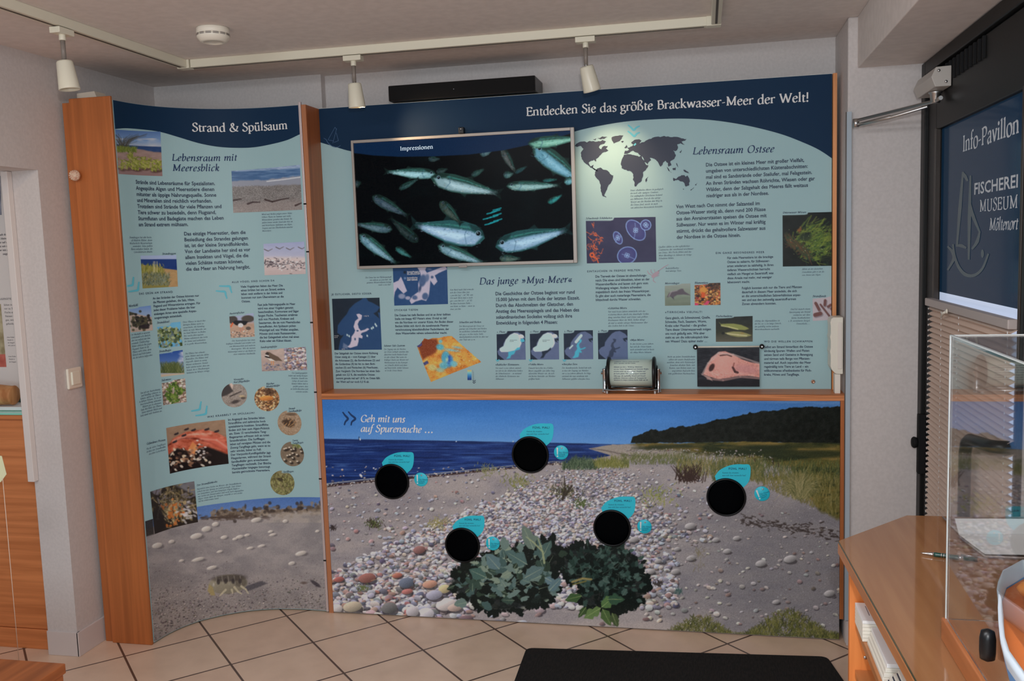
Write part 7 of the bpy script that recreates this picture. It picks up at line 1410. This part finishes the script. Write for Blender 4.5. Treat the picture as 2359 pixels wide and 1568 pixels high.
ic(['Die Pflanze hat schmale', 'grüne Blätter und eine dichte', 'Blattrollen. Die Blätter sind', 'eingerollt, damit sie wenig', 'Wasser verdunsten. Strand-', 'hafer wächst weiter oben am', 'Strand, da er Überflutungen', 'höchstens im Winter erträgt.'], (426, 816), (429.6, 860.4), (1, 426.4, 481))
ic(['Um sich vor Austrocknung', 'und Sandflug schützen zu', 'können, wächst die Pflanze', 'in dichten Polstern. Sie ist an', 'ihren kreuzförmig stehenden', 'Blättern gut zu erkennen.', 'Ende Mai bildet die Pflanze', 'kleine duftende Blüten und', 'lockt damit viele Insekten an.'], (368.9, 897.8), (372.9, 947.5), (3, 320, 370.4), align='r')
ic(['Wind und Wellen prägen unsere Küste:', 'Höhere Fluten im Sommer und starke', 'Winterstürme gestalten den Strand. Sie', 'spülen immer wieder Sand oder Kies an', 'und hinterlassen Spülsäume aus Algen,', 'Seegras und den Überbleibseln mancher', 'Meerestiere.'], (602.7, 495.3), (604.2, 533.3), (5, 604, 675))
ic(['Der Austernfischer hat einen', 'kräftigen Schnabel und ernährt sich', 'von Miesmuscheln und anderem', 'Meeresgetier. Wie die meisten', 'Küstenvögel nistet er am Boden in', 'einer einfachen Sandmulde.'], (587.6, 784), (589, 815), (1, 521, 588), align='r')
ic(['Der Sandregenpfeifer', 'brütet auf sandig-kiesigen', 'Stränden. Sowohl sein', 'Gelege als auch seine', 'kleinen Küken sind so', 'perfekt getarnt, dass', 'sie leicht übersehen und', 'zertreten werden.'], (708.3, 860.4), (710, 903.5), (1, 664.7, 708.6), align='r')
ic(['Für die vielen Tangfliegen', 'ist diese tote Strandkrabbe', 'ein echter Leckerbissen.'], (380.8, 1023.6), (381.6, 1036.6), (1, 336.6, 381), align='r')
ic(['Eigentlich leben Krebse im Wasser, der Strandflohkrebs', 'jedoch hat den Sprung an Land geschafft. Zum Schutz', 'vor Sonnenhitze und stets hungrigen Vögeln hüpft er', 'nur nachts am Strand umher und sucht nach angespülten', 'Algen. Graut dann der Morgen, vergräbt er sich wieder', 'tief im schützenden Sand.'], (453.5, 1127.9), (456.7, 1156), (0, 453.5, 555.7))
chevron(CURVE, cvp, [(284.5, 659.8), (297, 658), (304.5, 656), (306, 648), (307, 637.5)], [(295, 671.5), (310, 669.5), (317, 667.5), (318, 660), (319.5, 648.8)], r=2.6)
chevron(CURVE, cvp, [(504.7, 658.6), (520, 659), (529, 659.5), (531, 666), (534, 674.5)], [(497, 669.8), (510, 671), (518, 672), (520, 679), (523, 687.8)], r=2.6)
chevron(CURVE, cvp, [(440, 946.4), (452, 944.5), (459.5, 942), (461, 935), (463.3, 924)], [(450, 957), (465, 955), (473.6, 952.4), (475, 945), (476.6, 934)], r=2.6)
# ---- the photos on the curved panel
def cpic(name, q, label, paint, c=(150, 150, 150), circle=None, e=E_PIC):
    A = Art(*bbox(q), c); paint(A, np.random.default_rng(sum(map(ord, name)))); picture(CURVE, cvp, name, q, A, label, 1.15, circle=circle, e=e)
SKY, SEA, SAND = (108, 140, 186), (44, 78, 132), (172, 146, 124)
q = [(252, 297.5), (369.5, 303), (374, 405.5), (259, 399.5)]
def f(A, g):
    A.vgrad([(295, (70, 100, 150)), (325, (112, 140, 178)), (334, (150, 160, 176))]); A.mix(np.clip(A.noise(26, 8, 2) - .5, 0, 1) * (A.Y > 318) * 2.5, (176, 178, 184))
    A.mix(A.below([(258, 331), (375, 338)], 1), (44, 66, 108)); A.mix(A.below([(258, 334), (300, 338), (375, 352)], 3, 1, 2), (140, 118, 112)); A.tex(14, 12, 5, 3, A.Y > 342)
    for k in range(60): a_ = g.normal(.1, .75); L_ = g.uniform(28, 52); x0 = 283 + g.normal(0, 3); A.stroke([(x0, 348), (x0 + math.sin(a_) * L_ * .5, 348 - L_ * .6), (x0 + math.sin(a_) * L_ * 1.2, 348 - L_ * .8)], .5, (66, 62, 54), .75, .3)
    A.blades(200, (270, 342, 318, 350), lambda x, y: 8, [(116, 128, 56), (84, 96, 44)], .4, .9, g)
    A.mix(A.below([(258, 384), (375, 398)], 8) * .8, (128, 102, 102))
    for x, L_ in ((268, 22), (282, 24), (296, 20), (302, 34), (309, 36), (316, 30), (322, 24), (330, 26), (337, 28), (346, 22), (354, 24), (361, 26), (368, 20)):
        y0 = 386 + (x - 268) * .08 + g.normal(0, 3); A.ell(x + 3, y0, 7, 3, (74, 54, 48), 0, .7, 3)
        for k in range(int(L_ * 1.6)): yy_ = y0 - g.uniform(0, L_); A.stroke([(x, yy_), (x + g.normal(0, 4), yy_ - 3)], .9, [(132, 136, 56), (98, 106, 44), (156, 158, 84)][g.integers(3)], .85)
cpic('dune_picture', q, 'printed photo of green beach plants', f)
q = [(533.1, 393.4), (691, 379.4), (696, 482.8), (537.5, 490)]
def f(A, g):
    A.vgrad([(378, (150, 166, 190)), (392, (150, 166, 188))]); A.mix(A.below([(530, 395), (700, 387)], 1), (74, 104, 142)); n = A.noise(24, 2.5, 3); A.mix((A.Y < 412) * np.clip((n - .5) * 4, 0, .6), (104, 132, 164)); A.mix((A.Y < 412) * np.clip((.46 - n) * 4, 0, .5), (50, 80, 120))
    A.mix(A.below([(530, 417), (600, 414), (700, 404)], 3, 2, 5), (134, 138, 150)); A.stroke([(612, 417), (650, 413), (698, 407)], 1.2, (206, 208, 212), .8); A.mix(A.below([(530, 430), (700, 424)], 4, 2, 6), (118, 114, 112)); A.grain(18, A.Y > 427, 3); A.tex(9, 20, 5, 7, A.Y > 424)
    A.mix(A.below([(530, 468), (700, 460)], 12) * .5, (150, 138, 134))
    for p in ([(569, 469), (580, 465), (596, 465)], [(608, 459), (625, 464), (645, 459), (664, 456)], [(538, 461), (555, 458)], [(680, 473), (698, 466)]): A.stroke(p, 2.2, (58, 46, 46), .9, 1.2)
cpic('shoreline_picture', q, 'printed photo of waves and seaweed on gravel', f)
q = [(323.5, 588.6), (405.9, 587.4), (409.7, 660), (328.3, 664.2)]
def f(A, g):
    A.vgrad([(585, (150, 166, 200)), (598, (150, 164, 194))]); A.mix(A.below([(322, 597), (410, 596.5)], 1), (34, 56, 110)); A.mix(A.below([(322, 609), (340, 611), (366, 616), (410, 622)], 2), (162, 132, 92)); A.tex(10, 8, 5, 3, A.Y > 612)
    A.mix(A.below([(322, 612), (370, 618), (395, 640), (410, 680)], 6) * (A.X < 390) * .8, (120, 118, 62)); A.blades(260, (324, 612, 380, 632), lambda x, y: 6, [(130, 130, 56), (104, 110, 50), (150, 140, 80)], .4, .7, g); A.blades(330, (328, 632, 392, 658), lambda x, y: 8, [(112, 122, 108), (86, 98, 84), (140, 142, 120), (70, 78, 60)], .6, .7, g)
    for x in (356, 359, 364): A.stroke([(x, 626), (x, 602)], .8, (200, 190, 150), .8)
cpic('lyme_grass_picture', q, 'printed photo of beach grass before the sea', f)
q = [(296.8, 710.2), (347.2, 703.4), (352, 760.6), (300.5, 765.5)]
def f(A, g):
    A.vgrad([(702, (98, 130, 184)), (722, (132, 154, 186))]); A.mix(A.below([(296, 720), (320, 724), (350, 730)], 2), (168, 150, 140)); A.poly([(296, 717), (318, 723), (296, 727)], (66, 62, 50), 1.5); A.tex(10, 10, 5, 2, A.Y > 728)
    for k in range(130): A.ell(g.normal(325, 10), g.normal(742, 8), 3.4, 2.8, [(40, 36, 36), (62, 60, 48), (84, 78, 58)][g.integers(3)], 0, .9)
    A.ell(334, 752, 10, 5, (44, 36, 40), 0, .9, 2)
    tab(A, 296, 709, 319, 707, 712)
cpic('sea_kale_picture', q, 'printed photo of a dark sea kale plant', f)
def bush(cols, skyc, y0, n, spread=26):
    def f(A, g):
        A.a[:] = skyc; A.tex(8, 20, 10, 2)
        x0, x1 = A.x0, A.x1
        for k in range(n):
            x = g.uniform(x0, x1); y = y0 + abs(g.normal(0, 1)) * spread + abs(x - (x0 + x1) / 2) * .18; A.leaf(x, y, g.uniform(5, 11), g.uniform(-3.1, 0), .6, np.array(cols[g.integers(len(cols))]) + g.normal(0, 10), None, g)
        tab(A, A.x0 + 3, A.y0 + 9, A.x0 + 33, A.y0 + 10, A.y0 + 14)
    return f
cpic('sea_holly_picture', [(361.3, 746.6), (415.6, 741), (420.4, 796.2), (364.9, 802.3)], 'printed photo of pale thistles under blue sky', bush([(122, 136, 92), (84, 100, 60), (150, 160, 120), (52, 64, 40), (100, 116, 120)], (98, 160, 196), 758, 330, 24))
def f(A, g):
    A.vgrad([(805, (40, 72, 142)), (842, (88, 118, 170)), (855, (150, 160, 180))]); A.mix(np.clip(A.noise(20, 9, 4) - .5, 0, 1) * 3 * ((A.X > 395) | (A.Y > 838)), (190, 192, 200)); A.mix(A.below([(366, 862), (430, 858)], 4), (178, 162, 142))
    for k in range(420): a_ = g.normal(0, .7); x = 397 + g.normal(0, 13); L_ = g.uniform(10, 26); A.stroke([(x, 858), (x + math.sin(a_) * L_ * .7, 858 - L_)], .8, [(84, 96, 56), (110, 116, 72), (62, 74, 44)][g.integers(3)], .75, .3)
    tab(A, 366, 812, 398, 809, 815)
cpic('marram_grass_picture', [(366.6, 813.9), (420.7, 805.9), (424.8, 861.6), (370.7, 868.2)], 'printed photo of a round grass tuft under dark blue sky', f)
def f(A, g):
    A.a[:] = (158, 142, 132); A.stones(240, (370, 872, 432, 934), lambda x, y: 3, [(176, 160, 150), (140, 120, 110), (190, 180, 170), (120, 96, 80)], g, None, .75, .3, .5)
    for p in ([(384, 908), (394, 890), (404, 884)], [(386, 916), (402, 912), (420, 902)], [(392, 900), (404, 918), (414, 926)], [(402, 884), (410, 898), (424, 896)], [(384, 906), (398, 926)]):
        for k in range(46): t_ = g.random() * (len(p) - 1); i_ = min(int(t_), len(p) - 2); w_ = t_ - i_; A.ell(p[i_][0] * (1 - w_) + p[i_ + 1][0] * w_ + g.normal(0, 3), p[i_][1] * (1 - w_) + p[i_ + 1][1] * w_ + g.normal(0, 3), 2.6, 1.8, [(84, 110, 46), (56, 80, 36), (120, 140, 66)][g.integers(3)], g.uniform(0, 3), .9)
    tab(A, 371, 880, 397, 877, 882)
cpic('sandwort_picture', [(372.1, 879.9), (426.4, 871.1), (429.9, 925.4), (375.9, 933.3)], 'printed photo of a green creeping plant on pebbles', f)
def f(A, g):
    A.vgrad([(555, (150, 158, 190)), (588, (168, 170, 190)), (596, (196, 182, 180)), (636, (176, 160, 158))]); A.tex(5, 20, 6, 2)
    for x, y in ((618, 576), (644, 571), (668, 573), (696, 571)): A.stroke([(x - 9, y - 2), (x - 3, y + 1), (x, y + 2), (x + 5, y - 1), (x + 9, y - 3)], 1.0, (92, 86, 88), .9, .6)
    for k in range(190): x = g.uniform(610, 702); y = 606 + g.normal(0, 5) + (x > 640) * g.normal(3, 5); A.ell(x, y, g.uniform(1, 3.4), g.uniform(.6, 1.5), [(84, 78, 84), (120, 110, 114), (214, 208, 210), (60, 54, 60)][g.integers(4)], g.uniform(-.6, .3), .85)
cpic('gulls_picture', [(607, 561.7), (701, 556.3), (704.6, 630.7), (609.7, 633.9)], 'printed photo of flying and resting gulls', f)
def f(A, g):
    A.vgrad([(720, (150, 160, 188)), (738, (150, 156, 178)), (746, (168, 140, 122)), (780, (176, 146, 124))]); A.tex(12, 10, 5, 2, A.Y > 742); A.ell(535, 736, 12, 9, (66, 60, 58), 0, 1, 2); A.ell(571, 734, 15, 8, (72, 66, 60), 0, 1, 2)
    A.poly([(536, 742), (542, 738), (556, 738), (572, 740), (566, 748), (552, 751), (542, 748)], (28, 26, 30), 1.5); A.ell(554, 749, 6, 5, (214, 208, 206)); A.stroke([(536, 744), (532, 752)], 1.5, (216, 90, 50)); A.stroke([(553, 754), (554, 763)], .8, (190, 120, 100)); A.stroke([(558, 754), (560, 763)], .8, (190, 120, 100)); A.ell(572, 756, 6, 4, (84, 74, 68))
    A.stones(60, (530, 762, 588, 778), lambda x, y: 1.8, [(110, 96, 88), (200, 186, 176)], g, None, .6, .2, .4); tab(A, 528, 726, 566, 723, 728)
cpic('oystercatcher_picture', [(528.2, 727.2), (584, 721), (587, 775), (531.4, 778.5)], 'printed photo of a black and white wading bird', f)
def f(A, g):
    A.vgrad([(798, (180, 162, 152)), (856, (158, 138, 130))]); A.tex(12, 12, 6, 2); A.stones(330, (655, 798, 710, 856), lambda x, y: 3, [(176, 164, 166), (130, 124, 140), (200, 188, 180), (150, 116, 100), (96, 92, 108)], g, None, .75, .3, .6)
    A.poly([(611, 816), (614, 810), (620, 811), (628, 816), (640, 822), (650, 832), (640, 831), (628, 832), (617, 828), (612, 822)], (98, 82, 70), 1.5); A.ell(615, 815, 4, 3.4, (60, 50, 48)); A.stroke([(612, 818), (618, 820)], 1.3, (222, 216, 210)); A.stroke([(611, 821), (620, 824)], 1.3, (40, 36, 38)); A.poly([(613, 824), (622, 831), (634, 832), (624, 826)], (210, 200, 190), 1.2); A.stroke([(625, 832), (624, 840)], .9, (196, 130, 80)); A.stroke([(629, 832), (629, 840)], .9, (196, 130, 80))
    A.stones(50, (602, 836, 655, 854), lambda x, y: 2, [(110, 108, 124), (150, 140, 140)], g, None, .6, .2, .4); tab(A, 600, 804, 642, 802, 806)
cpic('plover_picture', [(600.9, 805.9), (704.6, 798.7), (708, 852), (603.6, 855)], 'printed photo of a small plover beside a pebble nest', f)
def f(A, g):
    A.vgrad([(964, (146, 120, 98)), (1092, (120, 96, 80))]); A.tex(9, 8, 5, 2); A.poly([(383, 1030), (400, 1010), (430, 996), (470, 990), (500, 996), (530, 1012), (530, 1050), (500, 1040), (470, 1032), (440, 1040), (410, 1032), (386, 1048)], (176, 92, 70), 3); A.stroke([(386, 1026), (420, 1010), (460, 1012), (486, 1020), (528, 1040)], 2, (110, 50, 42), .7, None, 2.5); A.stroke([(400, 1016), (440, 1002), (486, 1000)], 2.4, (206, 150, 130), .6, None, 3)
    A.tex(44, 12, 6, 5, A.pmask([(383, 1030), (400, 1010), (430, 996), (470, 990), (500, 996), (530, 1012), (530, 1050), (386, 1048)], 3)); A.poly([(386, 1050), (410, 1034), (440, 1042), (480, 1030), (530, 1048), (530, 1074), (390, 1094)], (28, 22, 22), 5)
    A.poly([(455, 1006), (500, 1006), (528, 1026), (528, 1042), (490, 1026)], (190, 94, 76), 6, .7); A.stroke([(466, 1012), (500, 1014), (526, 1032)], 2, (222, 158, 140), .5, None, 3); A.poly([(434, 1040), (446, 1018), (456, 1028), (450, 1050), (440, 1052)], (210, 124, 76), 3); A.ell(452, 1036, 5, 10, (214, 140, 90), .3, .8, 3)
    for k in range(80): A.ell(g.normal(428, 24), g.normal(1058, 12), g.uniform(2, 6), g.uniform(1.5, 4), [(200, 180, 150), (150, 110, 84), (60, 44, 40), (226, 214, 196)][g.integers(4)], g.uniform(-1, 1), .75, 1.5)
    for k in range(30): A.ell(g.normal(468, 9), g.normal(1042, 8), 3, 2, [(206, 200, 196), (120, 100, 90), (40, 34, 36)][g.integers(3)], 0, .8)
    for x, y in ((408, 1000), (432, 990), (448, 992), (426, 1004), (478, 990), (500, 994), (404, 1018)): A.ell(x, y, 6, 2.4, (48, 40, 44), -.3); A.stroke([(x, y), (x + 4, y - 4)], .7, (60, 52, 54))
cpic('crab_picture', [(382.6, 985.6), (518.2, 966.2), (526.9, 1067.7), (391.3, 1090.8)], 'printed photo of a red dead crab', f)
def f(A, g):
    A.a[:] = (104, 102, 106); A.tex(10, 14, 8, 2); A.poly([(345, 1130), (366, 1140), (380, 1122), (400, 1116), (440, 1136), (460, 1150), (460, 1210), (350, 1236)], (44, 38, 34), 6); A.ell(362, 1134, 9, 6, (110, 104, 112), 0, .8, 2)
    for x, y in g.normal((408, 1162), (24, 20), (420, 2)): A.stroke([(x, y), (x + g.normal(0, 7), y + g.normal(0, 7))], g.uniform(.8, 2.4), [(126, 112, 80), (90, 80, 56), (150, 132, 100), (60, 54, 42), (110, 104, 110)][g.integers(5)], .7)
    for k in range(70): A.ell(g.normal(405, 12), g.normal(1180, 14), g.uniform(2, 4), g.uniform(1.5, 6), [(186, 108, 52), (150, 90, 50), (170, 150, 110)][g.integers(3)], g.uniform(-.6, .6), .8)
    for k in range(24): A.ell(g.normal(436, 10), g.normal(1186, 12), 4, 2.4, (196, 192, 192), g.uniform(-1, 1), .7, 1.5)
    A.poly([(345, 1180), (376, 1170), (384, 1214), (360, 1236), (345, 1240)], (36, 32, 32), 6, .8)
cpic('driftweed_picture', [(345.5, 1132.3), (447.3, 1108), (456, 1202), (356, 1229.9)], 'printed photo of brown washed up seaweed', f, e=.0011)
def circ(name, c, r, label, paint, base, tabs=()):
    def full(A, g):
        paint(A, g)
        for x0, y0, x1, y1 in tabs: A.poly([(x0, y0), (x1, y0), (x1, y1 - 1), (x1 - 2, y1), (x0, y1)], PALE_RGB, 1)
    cpic(name, [(c[0] - r, c[1] - r), (c[0] + r, c[1] - r), (c[0] + r, c[1] + r), (c[0] - r, c[1] + r)], label, full, base, (c, r))
def f(A, g):
    A.grain(14, None, 2); A.tex(14, 8, 6, 3); A.poly([(508, 890), (530, 880), (538, 900), (524, 908), (510, 912)], (62, 58, 58), 3); A.poly([(528, 878), (540, 880), (536, 896)], (196, 176, 164), 2); A.ell(541, 926, 10, 4, (48, 42, 42), -.2, .8, 3); A.ell(558, 914, 7, 3, (190, 170, 130), .2, .8, 2); A.stroke([(530, 912), (556, 902)], 1.6, (60, 54, 52), .8); A.ell(560, 918, 6, 3, (56, 50, 48), 0, .7, 2)
circ('rove_beetle_picture', (540, 909.7), 29.6, 'round printed photo of a beetle by a stone', f, (140, 130, 122), ((536.5, 870, 578, 883.4),))
def f(A, g):
    A.a[:] = (96, 66, 44); A.stones(520, (584, 886, 646, 948), lambda x, y: 1.9, [(190, 150, 104), (160, 116, 76), (210, 180, 140), (120, 84, 56)], g, None, .8, .3, .5); A.ell(622, 902, 14, 8, (60, 40, 30), .2, .75, 5); A.ell(614, 917, 16, 6, (196, 124, 62), 0, .95, 2, .25)
circ('pale_beetle_picture', (615.4, 917.9), 28.9, 'round printed photo of an orange beetle on grains', f, (140, 100, 70), ((611.5, 880, 648, 893.4),))
def f(A, g):
    A.grain(12, None, 2); A.tex(14, 9, 5, 3); A.ell(665, 975, 14, 8, (58, 46, 38), .3, .9, 3)
    for x in range(652, 684, 2): A.stroke([(x, 974), (x - 3, 966 + g.normal(0, 2))], .7, (70, 54, 44), .8)
    for k in range(24): x, y = g.normal(668, 9), g.normal(976, 5); A.stroke([(x, y), (x + 3, y - 3)], .8, (170, 130, 90), .7)
    A.ell(672, 955, 13, 3, (90, 74, 60), 0, .8, 2)
circ('tiger_beetle_picture', (667.4, 973.6), 27.4, 'round printed photo of a dark beetle on sand', f, (150, 128, 106), ((663, 936, 700, 950.4),))
def f(A, g):
    A.grain(6, None, 2)
    for k in range(17): x, y = g.uniform(650, 697), g.uniform(1030, 1068); A.ell(x + 1, y + 2, 4, 3, (48, 42, 38), 0, .85, 1.5); A.ell(x - 2, y - 1, 2.4, 1.6, (196, 184, 166))
    A.blades(60, (676, 1020, 698, 1032), lambda x, y: 8, [(96, 110, 60), (130, 136, 84)], 1.2, .9, g)
circ('kelp_fly_picture', (673.6, 1045.3), 27, 'round printed photo of many small flies on mud', f, (116, 102, 86), ((672, 1010, 704, 1023.6),))
def f(A, g):
    A.tex(22, 9, 7, 3); A.blades(380, (622, 1092, 680, 1142), lambda x, y: 7, [(120, 120, 74), (84, 84, 48), (158, 158, 104), (70, 64, 44)], .9, .8, g); A.ell(646, 1104, 7, 4, (50, 44, 34), .3, .8, 2)
circ('surf_fly_picture', (651, 1111.7), 27.8, 'round printed photo of flies on green algae', f, (120, 112, 80), ((651, 1080, 682, 1089.6),))

# ================================================================ television picture
A = art_tv(); n1, n2 = 430, 262; a, b = np.meshgrid(np.linspace(sx0, sx1, n1), np.linspace(sz0, sz1, n2)); P3 = np.stack([a.ravel(), np.full(a.size, YTV + .0085), b.ravel()], 1)
o = flat_mesh('screen', P3, grid_faces(n1, n2), print_material('tv_screen', .22, 1.0), tv); px, py = project(P3); paint_mesh(o, A.sample(px, py) * .96, emit=True); o['label'] = 'lit screen with silver fish in dark water'
TVS = Flat(YTV + .0085); t = Text(); t.fit('Impressionen', TVS.uv((922, 346.8)), TVS.uv((998, 342.2)), face='serif', weight=1.1, track=.04)
lettering('screen_lettering', TVS, t, mat('screen_text', raw=(.02, .02, .02), rough=.4, emit=(.55, .68, .80), es=1.0), tv, .0012)

# ================================================================ lettering on the door film and the recess board
DG = Side(DX + .016); WF = mat('film_lettering', raw=(.50, .52, .56), rough=.5, emit=(.7, .75, .8), es=.10); WG = mat('film_mark', raw=(.10, .13, .15), rough=.5, emit=(.3, .36, .4), es=.05)  # faint emission in letters and mark stands in for light through the door
def dt(s_, p0, p1, p0t, face, w, track=0, xs=None):
    """baseline start, baseline end, top of first capital"""
    a_, b_ = DG.uv(p0), DG.uv(p1); h_ = abs(DG.uv(p0t)[1] - a_[1]) / .64; t = Text(); t.fit(s_, (a_[0], a_[1]), (b_[0], a_[1]), h_, face=face, weight=w, track=track); lettering('door_lettering', DG, t, WF, door, .0008)
dt('Info-Pavillon', (2218, 350), (2349, 308), (2219, 313), 'serif', 1.15)
def dt_sans(): pass
a_, b_ = DG.uv((2244, 448)), DG.uv((2347, 428)); t = Text(); t.fit('FISCHEREI', (a_[0], a_[1]), (b_[0], a_[1]), abs(DG.uv((2245, 421))[1] - a_[1]) / .73, weight=1.3); lettering('door_lettering', DG, t, WF, door, .0008)
dt('MUSEUM', (2257, 487.5), (2346, 476), (2258, 461), 'serif', .95)
dt('Möltenort', (2279, 530), (2345, 525), (2281, 503), 'italic', 1.0)
marks(DG, door, 'boat_mark', [[(2205, 568), (2212, 480), (2219, 396)], [(2218, 396), (2224, 406), (2230, 417)], [(2205, 565), (2216, 566), (2227, 571)], [(2236.5, 404), (2234, 500), (2232.5, 598)], [(2236, 470), (2242, 496), (2258, 535)], [(2258, 533), (2252, 556), (2240, 574)], [(2196, 562), (2200, 590), (2210, 616), (2225, 632), (2245, 634), (2264, 618), (2278, 584)], [(2184, 567), (2195, 580), (2198, 596), (2184, 622)]], 4.0, WG, 'outlined sailing boat mark', .0008)
shapes(DG, door, 'boat_mark_dot', [[(2264 + 3.5 * math.cos(i * .52), 584 + 10 * math.sin(i * .52)) for i in range(12)]], WG, 'oval dot of the boat mark', .0008)
RB = Flat(-.345); t = Text()
for s_, x1, y_, h_ in (('GGERÄTE', 26, 690, .011),):
    w_, _ = t.run(s_, 'sans', track=.16); q = RB.uv((x1, y_)); t.line(s_, q[0] - w_ * h_, q[1], h_, 0, track=.16, weight=1.2)
for i, s_ in enumerate(('Schon in', 'vor ca. 5', 'Fische ei', 'Netzen u', 'gen, wei', 'gefunde')): q = RB.uv((9 + i * 1.1, 704 + i * 8.7)); t.line(s_, q[0], q[1], .0115, 0)
for i, s_ in enumerate(('Neustadt die', 'eine kleine', 'mehr auf u', 'hat seit n', 'immer mit a', 'zeigt.')): q = RB.uv((16 + i * .6, 542 + i * 8.9)); t.line(s_, q[0], q[1], .012, 0, align='r', weight=1.2)
for y0_, n_ in ((778, 4), (822, 3)):
    for i in range(n_): q = RB.uv((16 + (y0_ - 778) * .08 + i, y0_ + i * 6.2)); t.line(('Keine Fischer', 'Flunder in', 'die Fanggrü', 'mit 5.000 m')[i], q[0], q[1], .0075, 0, face='italic', fine=True)
lettering('board_text', RB, t, mat('board_ink', (84, 80, 84), .6), ib, .0008)
for q_, c_ in (([(-30, 700), (2, 700), (15, 845), (-30, 845)], (140, 128, 100)), ([(-30, 405), (1, 405), (4, 495), (-30, 495)], (120, 120, 130))):
    A = Art(-32, 400, 20, 850, c_); A.tex(40, 10, 12, 4); A.mix((A.Y > 815) * .6, (180, 60, 60)); picture(RB, ib, 'board_picture', q_, A, 'printed photo on the recess board', 2)
